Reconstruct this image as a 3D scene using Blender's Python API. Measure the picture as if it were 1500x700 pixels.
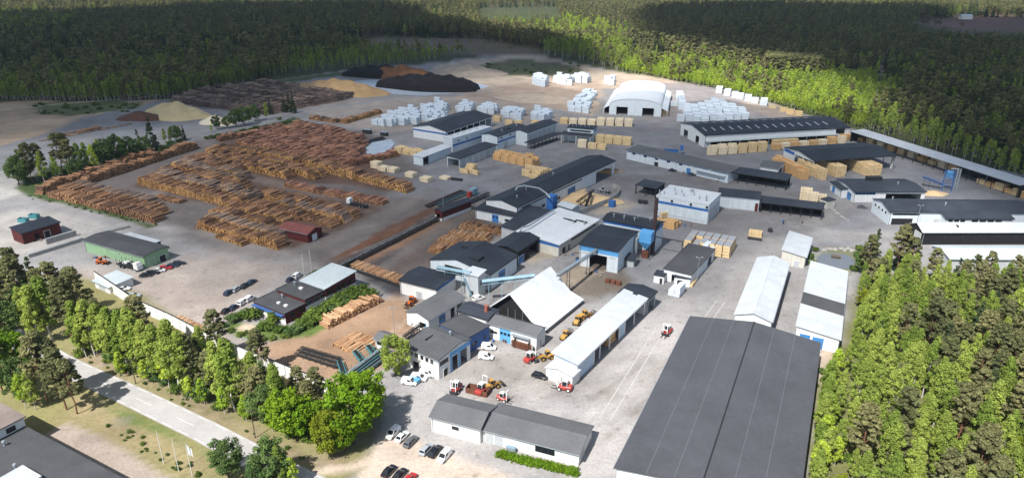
import bpy, math, random
import numpy as np
from mathutils import Vector, Matrix

# ---------------------------------------------------------------- camera
F_PX, CAM_H, HORIZON = 1030.0, 106.0, -70.0
PITCH = math.atan((350.0-HORIZON)/F_PX)
scene = bpy.context.scene
for o in list(bpy.data.objects): bpy.data.objects.remove(o)
COL = scene.collection
cam_data = bpy.data.cameras.new('camera'); cam = bpy.data.objects.new('camera', cam_data); COL.objects.link(cam)
cam.location = (0, 0, CAM_H); cam.rotation_euler = (math.pi/2-PITCH, 0, 0)
cam_data.sensor_width = 36.0; cam_data.lens = 36.0*F_PX/1500.0
cam_data.clip_start = 1.0; cam_data.clip_end = 30000.0
scene.camera = cam
# ---------------------------------------------------------------- sky and sun
SUN_EL, SHADOW_AZ = math.radians(52), math.radians(34)      # shadows fall towards this heading (from +Y, clockwise)
world = bpy.data.worlds.new('World'); scene.world = world; world.use_nodes = True
wn = world.node_tree.nodes; wl = world.node_tree.links
sky = wn.new('ShaderNodeTexSky'); sky.sky_type = 'NISHITA'; sky.sun_disc = False
sky.sun_elevation = SUN_EL; sky.sun_rotation = SHADOW_AZ+math.pi
sky.air_density = 1.0; sky.dust_density = 1.0
wn['Background'].inputs['Strength'].default_value = 0.10
wl.new(sky.outputs[0], wn['Background'].inputs['Color'])
LIGHT_DIR = Vector((math.sin(SHADOW_AZ)*math.cos(SUN_EL), math.cos(SHADOW_AZ)*math.cos(SUN_EL), -math.sin(SUN_EL)))
sd = bpy.data.lights.new('sun', 'SUN'); sd.energy = 5.0; sd.angle = math.radians(0.53); sd.color = (1.0, 0.968, 0.925)
sun = bpy.data.objects.new('sun', sd); COL.objects.link(sun); sun.location = (-60, -60, 300)
sun.rotation_euler = LIGHT_DIR.to_track_quat('-Z', 'Y').to_euler()
scene.view_settings.view_transform = 'Standard'; scene.view_settings.look = 'None'
scene.view_settings.gamma = 1.0; scene.view_settings.use_curve_mapping = False
scene.view_settings.exposure = 0.75

# ---------------------------------------------------------------- pixels of the photograph <-> the ground
CP, SP = math.cos(PITCH), math.sin(PITCH)
def P(px, py, z=0.0):
    a = (px-750)/F_PX; b = -(py-350)/F_PX
    t = (z-CAM_H)/(-SP+b*CP)
    return Vector((a*t, (CP+b*SP)*t, z))
def to_px(x, y, z=0.0):
    dz = z-CAM_H
    d = y*CP-dz*SP; u = y*SP+dz*CP
    return 750+F_PX*x/d, 350-F_PX*u/d
def az_of(a, b): return math.atan2(b[0]-a[0], b[1]-a[1])
R = math.radians
RNG = random.Random(11); NR = np.random.default_rng(5)

# ---------------------------------------------------------------- materials
M = {}
def nt(name):
    m = bpy.data.materials.new(name); m.use_nodes = True
    return m, m.node_tree.nodes, m.node_tree.links, m.node_tree.nodes['Principled BSDF']
def ramp2(n, l, fac, c0, c1, p0=0.3, p1=0.7):
    r = n.new('ShaderNodeValToRGB'); e = r.color_ramp.elements
    e[0].position = p0; e[0].color = (*c0, 1); e[1].position = p1; e[1].color = (*c1, 1)
    l.new(fac, r.inputs[0]); return r.outputs[0]
def mul(n, l, a, b, fac=1.0, mode='MULTIPLY'):
    x = n.new('ShaderNodeMix'); x.data_type = 'RGBA'; x.blend_type = mode; x.inputs[0].default_value = fac
    for s, v in ((6, a), (7, b)):
        if isinstance(v, tuple): x.inputs[s].default_value = (*v, 1)
        else: l.new(v, x.inputs[s])
    return x.outputs[2]
def noise(n, l, vec, scale, detail=4, rough=0.6):
    t = n.new('ShaderNodeTexNoise'); t.inputs['Scale'].default_value = scale
    t.inputs['Detail'].default_value = detail; t.inputs['Roughness'].default_value = rough
    l.new(vec, t.inputs['Vector']); return t.outputs['Fac']
def surf(key, color, rough=0.8, var=0.18, scale=0.35, fine=3.0, seam=0.0, seam_amt=0.25, axis='x', metal=0.0, bump=0.0, spec=0.3, streak=0.0):
    """painted or weathered surface: broad stains, fine grain and, with seam > 0, sheet joints every `seam` metres"""
    m, n, l, b = nt(key)
    tc = n.new('ShaderNodeTexCoord').outputs['Object']
    lo = tuple(c*(1-var) for c in color); hi = tuple(min(1, c*(1+var)) for c in color)
    c = ramp2(n, l, noise(n, l, tc, scale, 5, 0.65), lo, hi)
    c = mul(n, l, c, ramp2(n, l, noise(n, l, tc, fine, 3), (0.86,)*3, (1.0,)*3), 1.0)
    if streak:
        mp = n.new('ShaderNodeMapping'); mp.inputs['Scale'].default_value = (1.6, 1.6, 0.12); l.new(tc, mp.inputs[0])
        c = mul(n, l, c, ramp2(n, l, noise(n, l, mp.outputs[0], 1.0, 4), (1-streak,)*3, (1.0,)*3, 0.25, 0.55))
    if seam:
        sp = n.new('ShaderNodeSeparateXYZ'); l.new(tc, sp.inputs[0])
        a = n.new('ShaderNodeMath'); a.operation = 'ADD'; l.new(sp.outputs[0], a.inputs[0])
        if axis == 'xy': l.new(sp.outputs[1], a.inputs[1])
        elif axis == 'z':
            l.new(sp.outputs[2], a.inputs[0]); a.inputs[1].default_value = 0
        elif axis == 'y':
            l.new(sp.outputs[1], a.inputs[0]); a.inputs[1].default_value = 0
        else: a.inputs[1].default_value = 0.013
        p = n.new('ShaderNodeMath'); p.operation = 'PINGPONG'; p.inputs[1].default_value = seam/2; l.new(a.outputs[0], p.inputs[0])
        q = n.new('ShaderNodeMapRange'); q.inputs[1].default_value = 0.0; q.inputs[2].default_value = seam*0.12
        q.inputs[3].default_value = 1-seam_amt; q.inputs[4].default_value = 1.0; l.new(p.outputs[0], q.inputs[0])
        c = mul(n, l, c, q.outputs[0])
        bp = n.new('ShaderNodeBump'); bp.inputs['Strength'].default_value = 0.35; bp.inputs['Distance'].default_value = 0.05
        l.new(p.outputs[0], bp.inputs['Height']); l.new(bp.outputs[0], b.inputs['Normal'])
    elif bump:
        bp = n.new('ShaderNodeBump'); bp.inputs['Strength'].default_value = bump; bp.inputs['Distance'].default_value = 0.15
        l.new(noise(n, l, tc, fine, 4), bp.inputs['Height']); l.new(bp.outputs[0], b.inputs['Normal'])
    l.new(c, b.inputs['Base Color'])
    b.inputs['Roughness'].default_value = rough; b.inputs['Metallic'].default_value = metal
    b.inputs['Specular IOR Level'].default_value = spec
    M[key] = m; return m
# walls
surf('wall_white', (0.68, 0.69, 0.68), 0.7, 0.06, 0.3, 2, 0.55, 0.10, 'xy', streak=0.12)
surf('wall_plaster', (0.70, 0.69, 0.655), 0.85, 0.05, 0.25, 2, streak=0.08)
surf('wall_pale', (0.60, 0.655, 0.68), 0.65, 0.08, 0.3, 2, 1.2, 0.14, 'xy', streak=0.14)
surf('wall_grey', (0.44, 0.46, 0.465), 0.8, 0.1, 0.3, 2, 0.9, 0.12, 'xy', streak=0.15)
surf('wall_cream', (0.56, 0.54, 0.47), 0.8, 0.1, 0.4, 2, 1.5, 0.12, 'xy', streak=0.18)
surf('wall_blue', (0.045, 0.115, 0.30), 0.6, 0.12, 0.4, 2, 0.5, 0.16, 'xy', streak=0.1)
surf('wall_red', (0.090, 0.016, 0.015), 0.85, 0.16, 0.5, 3, 0.3, 0.28, 'xy')
surf('wall_green', (0.27, 0.42, 0.25), 0.75, 0.07, 0.4, 2, 0.45, 0.12, 'xy', streak=0.1)
surf('wall_dark', (0.013, 0.013, 0.015), 0.85, 0.2, 0.5, 3, 0.4, 0.3, 'xy')
surf('concrete', (0.33, 0.32, 0.30), 0.9, 0.16, 0.5, 3, streak=0.15)
# roofs
surf('roof_dark', (0.032, 0.038, 0.050), 0.75, 0.28, 0.10, 1.5, 0.6, 0.16, 'x')
surf('roof_black', (0.021, 0.026, 0.036), 0.7, 0.3, 0.12, 1.5, 0.8, 0.15, 'x')
surf('roof_felt', (0.060, 0.062, 0.066), 0.92, 0.2, 0.12, 1.5, 1.0, 0.10, 'x')
surf('roof_grey', (0.105, 0.107, 0.112), 0.85, 0.13, 0.14, 1.5, 0.7, 0.10, 'x')
surf('roof_seamed', (0.085, 0.087, 0.090), 0.6, 0.16, 0.2, 1.5, 1.15, 0.5, 'x')
surf('roof_white', (0.45, 0.475, 0.495), 0.55, 0.10, 0.22, 1.5, 0.75, 0.12, 'x')
surf('roof_silver', (0.44, 0.49, 0.50), 0.5, 0.07, 0.15, 1.5, 0.5, 0.12, 'x')
surf('roof_red', (0.17, 0.055, 0.045), 0.75, 0.18, 0.3, 2, 0.5, 0.2, 'x')
surf('roof_joint', (0.125, 0.130, 0.142), 0.6, 0.1)
surf('roof_brown', (0.20, 0.165, 0.145), 0.9, 0.2, 0.2, 2)
surf('roof_white_lifted', (0.60, 0.62, 0.635), 0.5, 0.09, 0.22, 1.5, 0.75, 0.10, 'x')  # roof white, lightened in the colour to offset cloud shade and grazing sun
surf('membrane', (0.70, 0.72, 0.74), 0.5, 0.03, 0.1, 1)
surf('roof_hall', (0.068, 0.070, 0.077), 0.6, 0.17, 0.09, 1.0, 1.05, 0.14, 'x', spec=0.35)
# trim, metal, doors
surf('trim_white', (0.68, 0.67, 0.63), 0.6, 0.05)
surf('trim_dark', (0.02, 0.021, 0.024), 0.6, 0.1)
surf('trim_blue', (0.035, 0.13, 0.36), 0.55, 0.1)
surf('blue_light', (0.10, 0.32, 0.60), 0.5, 0.12, 0.5)
surf('door_blue', (0.05, 0.20, 0.46), 0.5, 0.1, 0.5, 2, 0.6, 0.15, 'z')
surf('door_grey', (0.40, 0.42, 0.43), 0.6, 0.08, 0.5, 2, 0.5, 0.12, 'z')
surf('door_paleblue', (0.42, 0.55, 0.66), 0.5, 0.08, 0.5, 2, 0.8, 0.12, 'z')
surf('skylight', (0.30, 0.33, 0.36), 0.35, 0.1)
surf('galvanised', (0.34, 0.38, 0.40), 0.45, 0.15, 0.8, 3, metal=0.35)
surf('steel_dark', (0.030, 0.030, 0.032), 0.6, 0.2, 0.8)
surf('steel_teal', (0.06, 0.22, 0.24), 0.55, 0.2, 0.8)
surf('steel_bluegrey', (0.20, 0.31, 0.37), 0.5, 0.15, 0.6)
surf('rust', (0.13, 0.052, 0.030), 0.85, 0.3, 0.8)
surf('chimney_brown', (0.055, 0.030, 0.028), 0.6, 0.15, 0.6)
surf('brick', (0.26, 0.085, 0.055), 0.9, 0.15, 1.5)
surf('rubber', (0.012, 0.012, 0.013), 0.85, 0.2)
surf('asphalt_road', (0.37, 0.355, 0.345), 0.92, 0.12, 0.15, 2.5)
surf('paint_line', (0.56, 0.54, 0.51), 0.8, 0.12, 0.8)
surf('paint_worn', (0.41, 0.395, 0.38), 0.85, 0.15, 0.6)
m, n, l, b = nt('glass'); b.inputs['Base Color'].default_value = (0.012, 0.016, 0.02, 1); b.inputs['Roughness'].default_value = 0.12
b.inputs['Specular IOR Level'].default_value = 0.6; M['glass'] = m
m, n, l, b = nt('water'); b.inputs['Base Color'].default_value = (0.13, 0.14, 0.15, 1); b.inputs['Roughness'].default_value = 0.08  # base colour paled to stand in for reflected sky
tcw = n.new('ShaderNodeTexCoord').outputs['Object']; bpw = n.new('ShaderNodeBump'); bpw.inputs['Strength'].default_value = 0.08
l.new(noise(n, l, tcw, 1.2, 3), bpw.inputs['Height']); l.new(bpw.outputs[0], b.inputs['Normal']); M['water'] = m
for k, c, r_ in (('car_white', (0.72, 0.72, 0.70), 0.25), ('car_black', (0.012, 0.013, 0.016), 0.2), ('car_silver', (0.33, 0.35, 0.37), 0.28),
              ('car_grey', (0.10, 0.105, 0.11), 0.28), ('car_red', (0.42, 0.02, 0.02), 0.28), ('car_blue', (0.02, 0.035, 0.07), 0.25),
              ('machine_yellow', (0.42, 0.235, 0.05), 0.45), ('machine_red', (0.36, 0.04, 0.03), 0.4), ('machine_orange', (0.60, 0.13, 0.02), 0.5),
              ('lamp_glass', (0.6, 0.6, 0.58), 0.2), ('lamp_red', (0.35, 0.01, 0.01), 0.3)):
    surf(k, c, r_, 0.08, 0.8, 4, spec=0.5)
# timber
def bark(key, c0, c1):
    m, n, l, b = nt(key)
    at = n.new('ShaderNodeAttribute'); at.attribute_name = 'tint'
    tc = n.new('ShaderNodeTexCoord').outputs['Object']
    c = ramp2(n, l, at.outputs['Fac'], c0, c1, 0.0, 1.0)
    c = mul(n, l, c, ramp2(n, l, noise(n, l, tc, 2.0, 3), (0.6,)*3, (1.15,)*3))
    l.new(c, b.inputs['Base Color']); b.inputs['Roughness'].default_value = 0.9; M[key] = m
bark('bark_brown', (0.10, 0.050, 0.029), (0.47, 0.250, 0.122))
bark('bark_red', (0.13, 0.055, 0.034), (0.55, 0.27, 0.165))
bark('bark_grey', (0.11, 0.076, 0.060), (0.42, 0.285, 0.200))
bark('bark_pale', (0.32, 0.16, 0.075), (0.60, 0.39, 0.22))
bark('end_orange', (0.34, 0.155, 0.045), (0.85, 0.50, 0.18))
bark('end_grey', (0.07, 0.055, 0.055), (0.24, 0.18, 0.16))
bark('end_pale', (0.40, 0.19, 0.08), (0.62, 0.40, 0.20))
bark('end_brown', (0.22, 0.105, 0.055), (0.60, 0.33, 0.16))
surf('timber', (0.72, 0.53, 0.28), 0.8, 0.14, 0.8, 4, 0.16, 0.22, 'z')
surf('timber_pale', (0.80, 0.66, 0.45), 0.8, 0.10, 0.8, 4, 0.16, 0.18, 'z')
surf('timber_orange', (0.66, 0.40, 0.175), 0.8, 0.16, 0.8, 4, 0.16, 0.25, 'z')
surf('timber_old', (0.30, 0.255, 0.215), 0.85, 0.14, 0.8, 4, 0.16, 0.25, 'z')
surf('wrap_white', (0.58, 0.64, 0.69), 0.4, 0.05, 0.7, 3, bump=0.25)
surf('bearer', (0.13, 0.09, 0.06), 0.9, 0.2, 1)
surf('sheet_grey', (0.30, 0.31, 0.33), 0.5, 0.12, 0.6)
surf('heap_yellow', (0.60, 0.47, 0.25), 0.95, 0.10, 0.15, 1.5, bump=0.5)
surf('heap_pale', (0.66, 0.58, 0.42), 0.95, 0.08, 0.15, 1.5, bump=0.5)
surf('heap_tan', (0.42, 0.27, 0.13), 0.95, 0.18, 0.12, 1.2, bump=0.6)
surf('heap_sand', (0.40, 0.325, 0.25), 0.95, 0.15, 0.2, 1.2, bump=0.6)
surf('heap_brown', (0.135, 0.065, 0.04), 0.95, 0.2, 0.2, 1.5, bump=0.6)
surf('heap_dark', (0.012, 0.010, 0.012), 0.95, 0.4, 0.15, 0.9, bump=0.9)
surf('heap_rustlog', (0.16, 0.075, 0.035), 0.95, 0.4, 0.15, 0.9, bump=0.9)
surf('sawdust', (0.60, 0.43, 0.24), 0.95, 0.14, 0.2, 2, bump=0.5)
surf('tarp_pale', (0.40, 0.46, 0.52), 0.4, 0.15, 0.2, 1.5, bump=0.3)
# plants
def leaf(key, c0, c1, trans=0.3):
    m, n, l, b = nt(key)
    n.remove(b); out = n['Material Output']
    oi = n.new('ShaderNodeObjectInfo')
    tc = n.new('ShaderNodeTexCoord').outputs['Object']
    at = n.new('ShaderNodeAttribute'); at.attribute_name = 'tint'
    c = ramp2(n, l, oi.outputs['Random'], c0, c1, 0.0, 1.0)
    c = mul(n, l, c, ramp2(n, l, at.outputs['Fac'], (0.62,)*3, (1.3,)*3, 0.0, 1.0))
    d = n.new('ShaderNodeBsdfDiffuse'); t = n.new('ShaderNodeBsdfTranslucent'); x = n.new('ShaderNodeMixShader')
    l.new(c, d.inputs[0]); l.new(mul(n, l, c, (1.25, 1.15, 0.7)), t.inputs[0]); x.inputs[0].default_value = trans
    l.new(d.outputs[0], x.inputs[1]); l.new(t.outputs[0], x.inputs[2]); l.new(x.outputs[0], out.inputs[0]); M[key] = m
leaf('leaf_birch', (0.195, 0.275, 0.052), (0.350, 0.420, 0.095), 0.42)
leaf('leaf_pine', (0.115, 0.128, 0.056), (0.245, 0.235, 0.105), 0.28)
leaf('leaf_spruce', (0.042, 0.066, 0.032), (0.072, 0.096, 0.042), 0.12)
leaf('leaf_maple', (0.130, 0.235, 0.016), (0.190, 0.290, 0.022), 0.35)
leaf('leaf_yellow', (0.170, 0.210, 0.020), (0.250, 0.275, 0.030), 0.35)
leaf('leaf_bush', (0.070, 0.120, 0.025), (0.150, 0.210, 0.040), 0.3)
leaf('leaf_young', (0.300, 0.430, 0.050), (0.480, 0.580, 0.085), 0.42)
leaf('leaf_dark', (0.060, 0.110, 0.036), (0.120, 0.180, 0.055), 0.25)
surf('trunk_pine', (0.20, 0.105, 0.062), 0.95, 0.3, 0.8)
surf('trunk_birch', (0.46, 0.43, 0.38), 0.9, 0.3, 1.5)
surf('trunk_dark', (0.085, 0.065, 0.05), 0.95, 0.3, 1)

# ---------------------------------------------------------------- helpers
class MB:
    """collects shapes, links them as ONE mesh object; sy = -1 mirrors y (building space -> local space)"""
    def __init__(s, sy=1): s.v = []; s.f = []; s.m = []; s.t = []; s.sy = sy
    def add(s, vs, fs, mi=0, tint=0.5):
        o = len(s.v); s.v += [(x, y*s.sy, z) for x, y, z in vs]
        for f in fs: s.f.append([i+o for i in f]); s.m.append(mi); s.t.append(tint)
    def box(s, x0, x1, y0, y1, z0, z1, mi=0, tint=0.5):
        s.add([(x0,y0,z0),(x1,y0,z0),(x1,y1,z0),(x0,y1,z0),(x0,y0,z1),(x1,y0,z1),(x1,y1,z1),(x0,y1,z1)],
              [(0,3,2,1),(4,5,6,7),(0,1,5,4),(1,2,6,5),(2,3,7,6),(3,0,4,7)], mi, tint)
    def hexa(s, b, t, mi=0):                      # two quads (bottom, top) of 4 points each
        s.add(list(b)+list(t), [(0,3,2,1),(4,5,6,7),(0,1,5,4),(1,2,6,5),(2,3,7,6),(3,0,4,7)], mi)
    def prism(s, poly, d0, d1, fn, mi=0):         # polygon (a,b) pushed from d0 to d1; fn(a,b,d) -> point
        k = len(poly)
        s.add([fn(a, b, d0) for a, b in poly]+[fn(a, b, d1) for a, b in poly],
              [list(range(k))[::-1], list(range(k, 2*k))]+[(i, (i+1) % k, k+(i+1) % k, k+i) for i in range(k)], mi)
    def cyl(s, p0, p1, r0, r1=None, k=8, mi=0, cap=None, tint=0.5):
        r1 = r0 if r1 is None else r1
        p0 = Vector(p0); p1 = Vector(p1); d = (p1-p0).normalized()
        a = d.orthogonal().normalized(); b = d.cross(a)
        vs = []
        for p, r in ((p0, r0), (p1, r1)):
            vs += [tuple(p+(a*math.cos(2*math.pi*i/k)+b*math.sin(2*math.pi*i/k))*r) for i in range(k)]
        s.add(vs, [(i, (i+1) % k, k+(i+1) % k, k+i) for i in range(k)], mi, tint)
        s.add(vs[:k], [list(range(k))[::-1]], mi if cap is None else cap, tint); s.add(vs[k:], [list(range(k))], mi if cap is None else cap, tint)
    def bar(s, p0, p1, w, h, mi=0):               # rectangular beam
        p0 = Vector(p0); p1 = Vector(p1); d = (p1-p0).normalized()
        sd_ = d.cross(Vector((0,0,1))); sd_ = sd_.normalized() if sd_.length > 1e-4 else Vector((1,0,0)); up = sd_.cross(d)
        c = [tuple(p+sd_*(w/2*i)+up*(h/2*j)) for p in (p0, p1) for i, j in ((-1,-1),(1,-1),(1,1),(-1,1))]
        s.add(c, [(0,3,2,1),(4,5,6,7),(0,1,5,4),(1,2,6,5),(2,3,7,6),(3,0,4,7)], mi)
    def mesh(s, name, mats, smooth=False):
        me = bpy.data.meshes.new(name); me.from_pydata(s.v, [], s.f)
        for m in (mats if isinstance(mats, (list, tuple)) else [mats]): me.materials.append(M[m] if isinstance(m, str) else m)
        me.polygons.foreach_set('material_index', s.m)
        if any(t != 0.5 for t in s.t):
            a = me.attributes.new('tint', 'FLOAT', 'FACE'); a.data.foreach_set('value', s.t)
        if smooth: me.polygons.foreach_set('use_smooth', [True]*len(s.f))
        me.update(); return me
    def build(s, name, mats, parent=None, smooth=False):
        return link(name, s.mesh(name, mats, smooth), parent)
def link(name, data, parent=None, loc=None, rz=0.0):
    o = bpy.data.objects.new(name, data); COL.objects.link(o)
    if parent is not None: o.parent = parent
    if loc is not None: o.location = loc
    if rz: o.rotation_euler = (0, 0, rz)
    return o
def tag(o, label, cat=None, group=None, kind=None):
    if label: o['label'] = label
    if cat: o['category'] = cat
    if group: o['group'] = group
    if kind: o['kind'] = kind
    return o
def thing(name, label, cat, loc, az=None, group=None):
    """an Empty at the base of a thing; az: heading of the local +x axis, clockwise from +Y"""
    o = link(name, None, None, loc); o.empty_display_size = 0.5
    if az is not None: o.rotation_euler = (0, 0, math.pi/2-az)
    return tag(o, label, cat, group)
def copy_thing(src, loc, az, label=None, group=None, scale=1.0):
    r = src.copy(); COL.objects.link(r); r.location = loc; r.rotation_euler = (0, 0, math.pi/2-az); r.scale = (scale,)*3
    if label: r['label'] = label
    if group: r['group'] = group
    for ch in src.children:
        c = ch.copy(); COL.objects.link(c); c.parent = r
        for g in ch.children:
            d = g.copy(); COL.objects.link(d); d.parent = c
    return r
# value noise for numpy
_perm = NR.random((256, 256))
def vnoise(x, y, s):
    x = x/s; y = y/s; xi = np.floor(x).astype(int); yi = np.floor(y).astype(int); fx = x-xi; fy = y-yi
    fx = fx*fx*(3-2*fx); fy = fy*fy*(3-2*fy)
    g = lambda i, j: _perm[i % 256, j % 256]
    return (g(xi, yi)*(1-fx)+g(xi+1, yi)*fx)*(1-fy)+(g(xi, yi+1)*(1-fx)+g(xi+1, yi+1)*fx)*fy-0.5
def fbm(x, y, s): return vnoise(x, y, s)+0.5*vnoise(x+31, y+7, s/2.1)+0.25*vnoise(x+5, y+77, s/4.3)
def sdist(X, Y, poly):
    """signed distance to a polygon, negative inside"""
    d = np.full(X.shape, 1e9); ins = np.zeros(X.shape, bool); k = len(poly)
    for i in range(k):
        ax, ay = poly[i]; bx, by = poly[(i+1) % k]
        ex, ey = bx-ax, by-ay; q = ex*ex+ey*ey+1e-9
        t = np.clip(((X-ax)*ex+(Y-ay)*ey)/q, 0, 1)
        d = np.minimum(d, np.hypot(X-ax-t*ex, Y-ay-t*ey))
        c = ((ay > Y) != (by > Y)) & (X < (bx-ax)*(Y-ay)/(by-ay+1e-12)+ax); ins ^= c
    return np.where(ins, -d, d)
def gpoly(pts): return [tuple(P(x, y)[:2]) for x, y in pts]
def in_px(px, py, poly): return sdist(px, py, poly) < 0

# ---------------------------------------------------------------- the ground: one sheet to the horizon, soil types in a colour attribute
def axis_lines(lo, hi, step, far_lo, far_hi):
    a = list(np.arange(lo, hi+step/2, step)); s = step; x = hi
    while x < far_hi: s *= 1.18; x += s; a.append(x)
    s = step; x = lo; pre = []
    while x > far_lo: s *= 1.18; x -= s; pre.append(x)
    return np.array(pre[::-1]+a)
gx = axis_lines(-300, 290, 1.6, -5000, 5000); gy = axis_lines(60, 620, 1.6, -500, 7000)
GX, GY = np.meshgrid(gx, gy); 
g_col = np.empty(GX.shape+(3,)); g_col[:] = (0.060, 0.070, 0.032)
GN1, GN2, GN3 = fbm(GX, GY, 26.0), fbm(GX+500, GY+91, 7.0), fbm(GX-77, GY+300, 120.0)
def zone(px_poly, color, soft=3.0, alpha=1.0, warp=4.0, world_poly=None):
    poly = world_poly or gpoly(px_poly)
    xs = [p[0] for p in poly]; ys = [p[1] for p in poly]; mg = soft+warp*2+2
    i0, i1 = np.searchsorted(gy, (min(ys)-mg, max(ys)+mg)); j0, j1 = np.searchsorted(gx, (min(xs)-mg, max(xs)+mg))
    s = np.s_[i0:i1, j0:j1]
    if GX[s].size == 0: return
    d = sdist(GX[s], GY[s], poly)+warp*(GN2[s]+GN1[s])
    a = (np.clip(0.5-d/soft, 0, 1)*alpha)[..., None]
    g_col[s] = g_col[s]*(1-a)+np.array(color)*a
def strip(px_pts, width, color, soft=1.5, alpha=1.0, warp=0.8):
    """a worn track: a band of the given width along a line"""
    pts = [P(x, y) for x, y in px_pts]; left, right = [], []
    for i, p in enumerate(pts):
        d = (pts[min(i+1, len(pts)-1)]-pts[max(i-1, 0)]); nrm = Vector((-d.y, d.x, 0)).normalized()*width/2
        left.append(tuple((p+nrm)[:2])); right.append(tuple((p-nrm)[:2]))
    zone(None, color, soft, alpha, warp, left+right[::-1])
SITE = [(-120,430),(-120,185),(0,158),(120,150),(235,146),(400,118),(500,104),(640,92),(700,84),(775,80),(905,105),(1060,134),(1125,152),(1200,172),(1255,191),(1400,236),(1600,310),(1600,405),(1310,405),(1262,405),(1246,500),(1214,520),(1205,760),(400,760),(520,690),(548,655),(560,600),(500,575),(330,506),(200,430),(110,400),(20,432)]
zone(SITE, (0.260, 0.252, 0.250), 4, 1, 2)
# far openings in the forest
zone([(1335,29),(1420,26),(1520,28),(1520,49),(1440,47),(1345,40)], (0.20, 0.115, 0.09), 8, 1, 4)
zone([(715,14),(805,12),(810,16.5),(718,18)], (0.26, 0.21, 0.14), 10, 1, 8)
zone([(470,66),(560,54),(700,58),(800,74),(790,86),(690,80),(560,74)], (0.17, 0.135, 0.095), 12, 1, 14)
zone([(900,84),(960,82),(1100,104),(1240,114),(1330,128),(1262,190),(1120,150),(1060,132),(905,104)], (0.10, 0.125, 0.035), 6, 1, 4)
strip([(1296,84),(1288,92),(1289,104),(1292,114)], 7, (0.40, 0.33, 0.26), 3)
# left meadow, sand and quarry
zone([(-120,205),(-120,160),(60,147),(150,152),(235,146),(200,158),(120,172),(40,205)], (0.46, 0.335, 0.225), 6, 1, 5)
zone([(40,152),(120,147),(215,150),(200,160),(110,169),(60,168)], (0.095, 0.13, 0.045), 5, 0.9, 5)
zone([(-120,240),(-40,190),(60,172),(110,176),(60,196),(0,215)], (0.58, 0.42, 0.28), 6, 0.9, 4)
zone([(-120,262),(-60,228),(40,205),(160,188),(300,178),(310,192),(230,200),(90,228),(0,258)], (0.28, 0.275, 0.275), 4, 0.9, 3)
zone([(-120,285),(-50,250),(30,252),(60,262),(38,282),(-20,300)], (0.42, 0.40, 0.37), 4, 0.8, 2)
zone([(230,146),(300,132),(400,118),(500,106),(520,108),(420,122),(330,133),(260,146)], (0.085, 0.11, 0.045), 5, 1, 4)
zone([(640,98),(700,86),(780,82),(905,106),(960,112),(880,130),(870,170),(760,150),(690,132),(600,118)], (0.44, 0.355, 0.27), 6, 0.95, 5)
zone([(700,96),(770,86),(850,100),(860,110),(780,112),(705,110)], (0.115, 0.12, 0.055), 6, 0.95, 5)
zone([(640,146),(760,122),(890,118),(870,160),(760,160),(700,150)], (0.40, 0.305, 0.235), 6, 0.85, 5)
zone([(440,160),(520,146),(640,140),(800,150),(830,180),(700,178),(560,195),(500,186)], (0.37, 0.31, 0.26), 6, 0.7, 5)
strip([(330,182),(420,166),(500,155),(620,140),(720,132)], 9, (0.30, 0.29, 0.285), 3, .8, 2)
strip([(250,205),(300,190),(400,178)], 8, (0.30, 0.285, 0.28), 3, .6, 2)
strip([(10,161),(90,152),(160,147),(240,140)], 6, (0.46, 0.39, 0.31), 3, .8, 2)
strip([(640,98),(690,88),(740,84),(800,83)], 8, (0.50, 0.42, 0.33), 4, .9, 3)
zone([(905,108),(970,114),(1010,124),(950,136),(880,128)], (0.50, 0.40, 0.31), 6, 0.9, 4)
zone([(960,122),(1020,122),(1130,150),(1160,166),(1120,170),(1000,178),(965,170)], (0.30, 0.27, 0.265), 5, 0.9, 3)
zone([(1080,146),(1130,152),(1190,170),(1140,174),(1090,160)], (0.38, 0.31, 0.25), 4, 0.8, 3)
# log yard: soil mixed with bark
zone([(60,284),(150,250),(290,205),(430,176),(545,196),(640,250),(735,292),(640,372),(560,412),(420,385),(290,352),(180,322)], (0.135, 0.116, 0.108), 9, 0.9, 5)
zone([(320,206),(425,180),(530,200),(600,285),(420,260)], (0.120, 0.070, 0.050), 6, 0.85, 4)
for bp in ([(196,273),(310,222),(440,244),(470,268),(430,266),(350,309)], [(284,337),(340,306),(410,276),(560,302),(520,326),(490,339),(408,370)], [(64,291),(98,274),(234,306),(238,318),(226,332)], [(246,150),(372,124),(512,146),(386,170)]): zone(bp, (0.115, 0.070, 0.050), 4, 0.8, 3)
zone([(485,388),(640,318),(735,292),(760,330),(650,395),(590,425)], (0.105, 0.080, 0.068), 6, 0.85, 4)
zone([(487,378),(556,338),(632,304),(636,310),(560,348),(492,384)], (0.120, 0.058, 0.035), 3, 0.9, 2)
zone([(505,392),(585,350),(640,322),(652,326),(590,362),(520,398)], (0.27, 0.155, 0.09), 3, 0.75, 3)
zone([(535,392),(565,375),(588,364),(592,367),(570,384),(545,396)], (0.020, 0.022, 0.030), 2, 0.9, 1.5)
zone([(555,404),(600,424),(588,440),(556,428),(536,410)], (0.024, 0.024, 0.030), 3, 0.85, 2)
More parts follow.
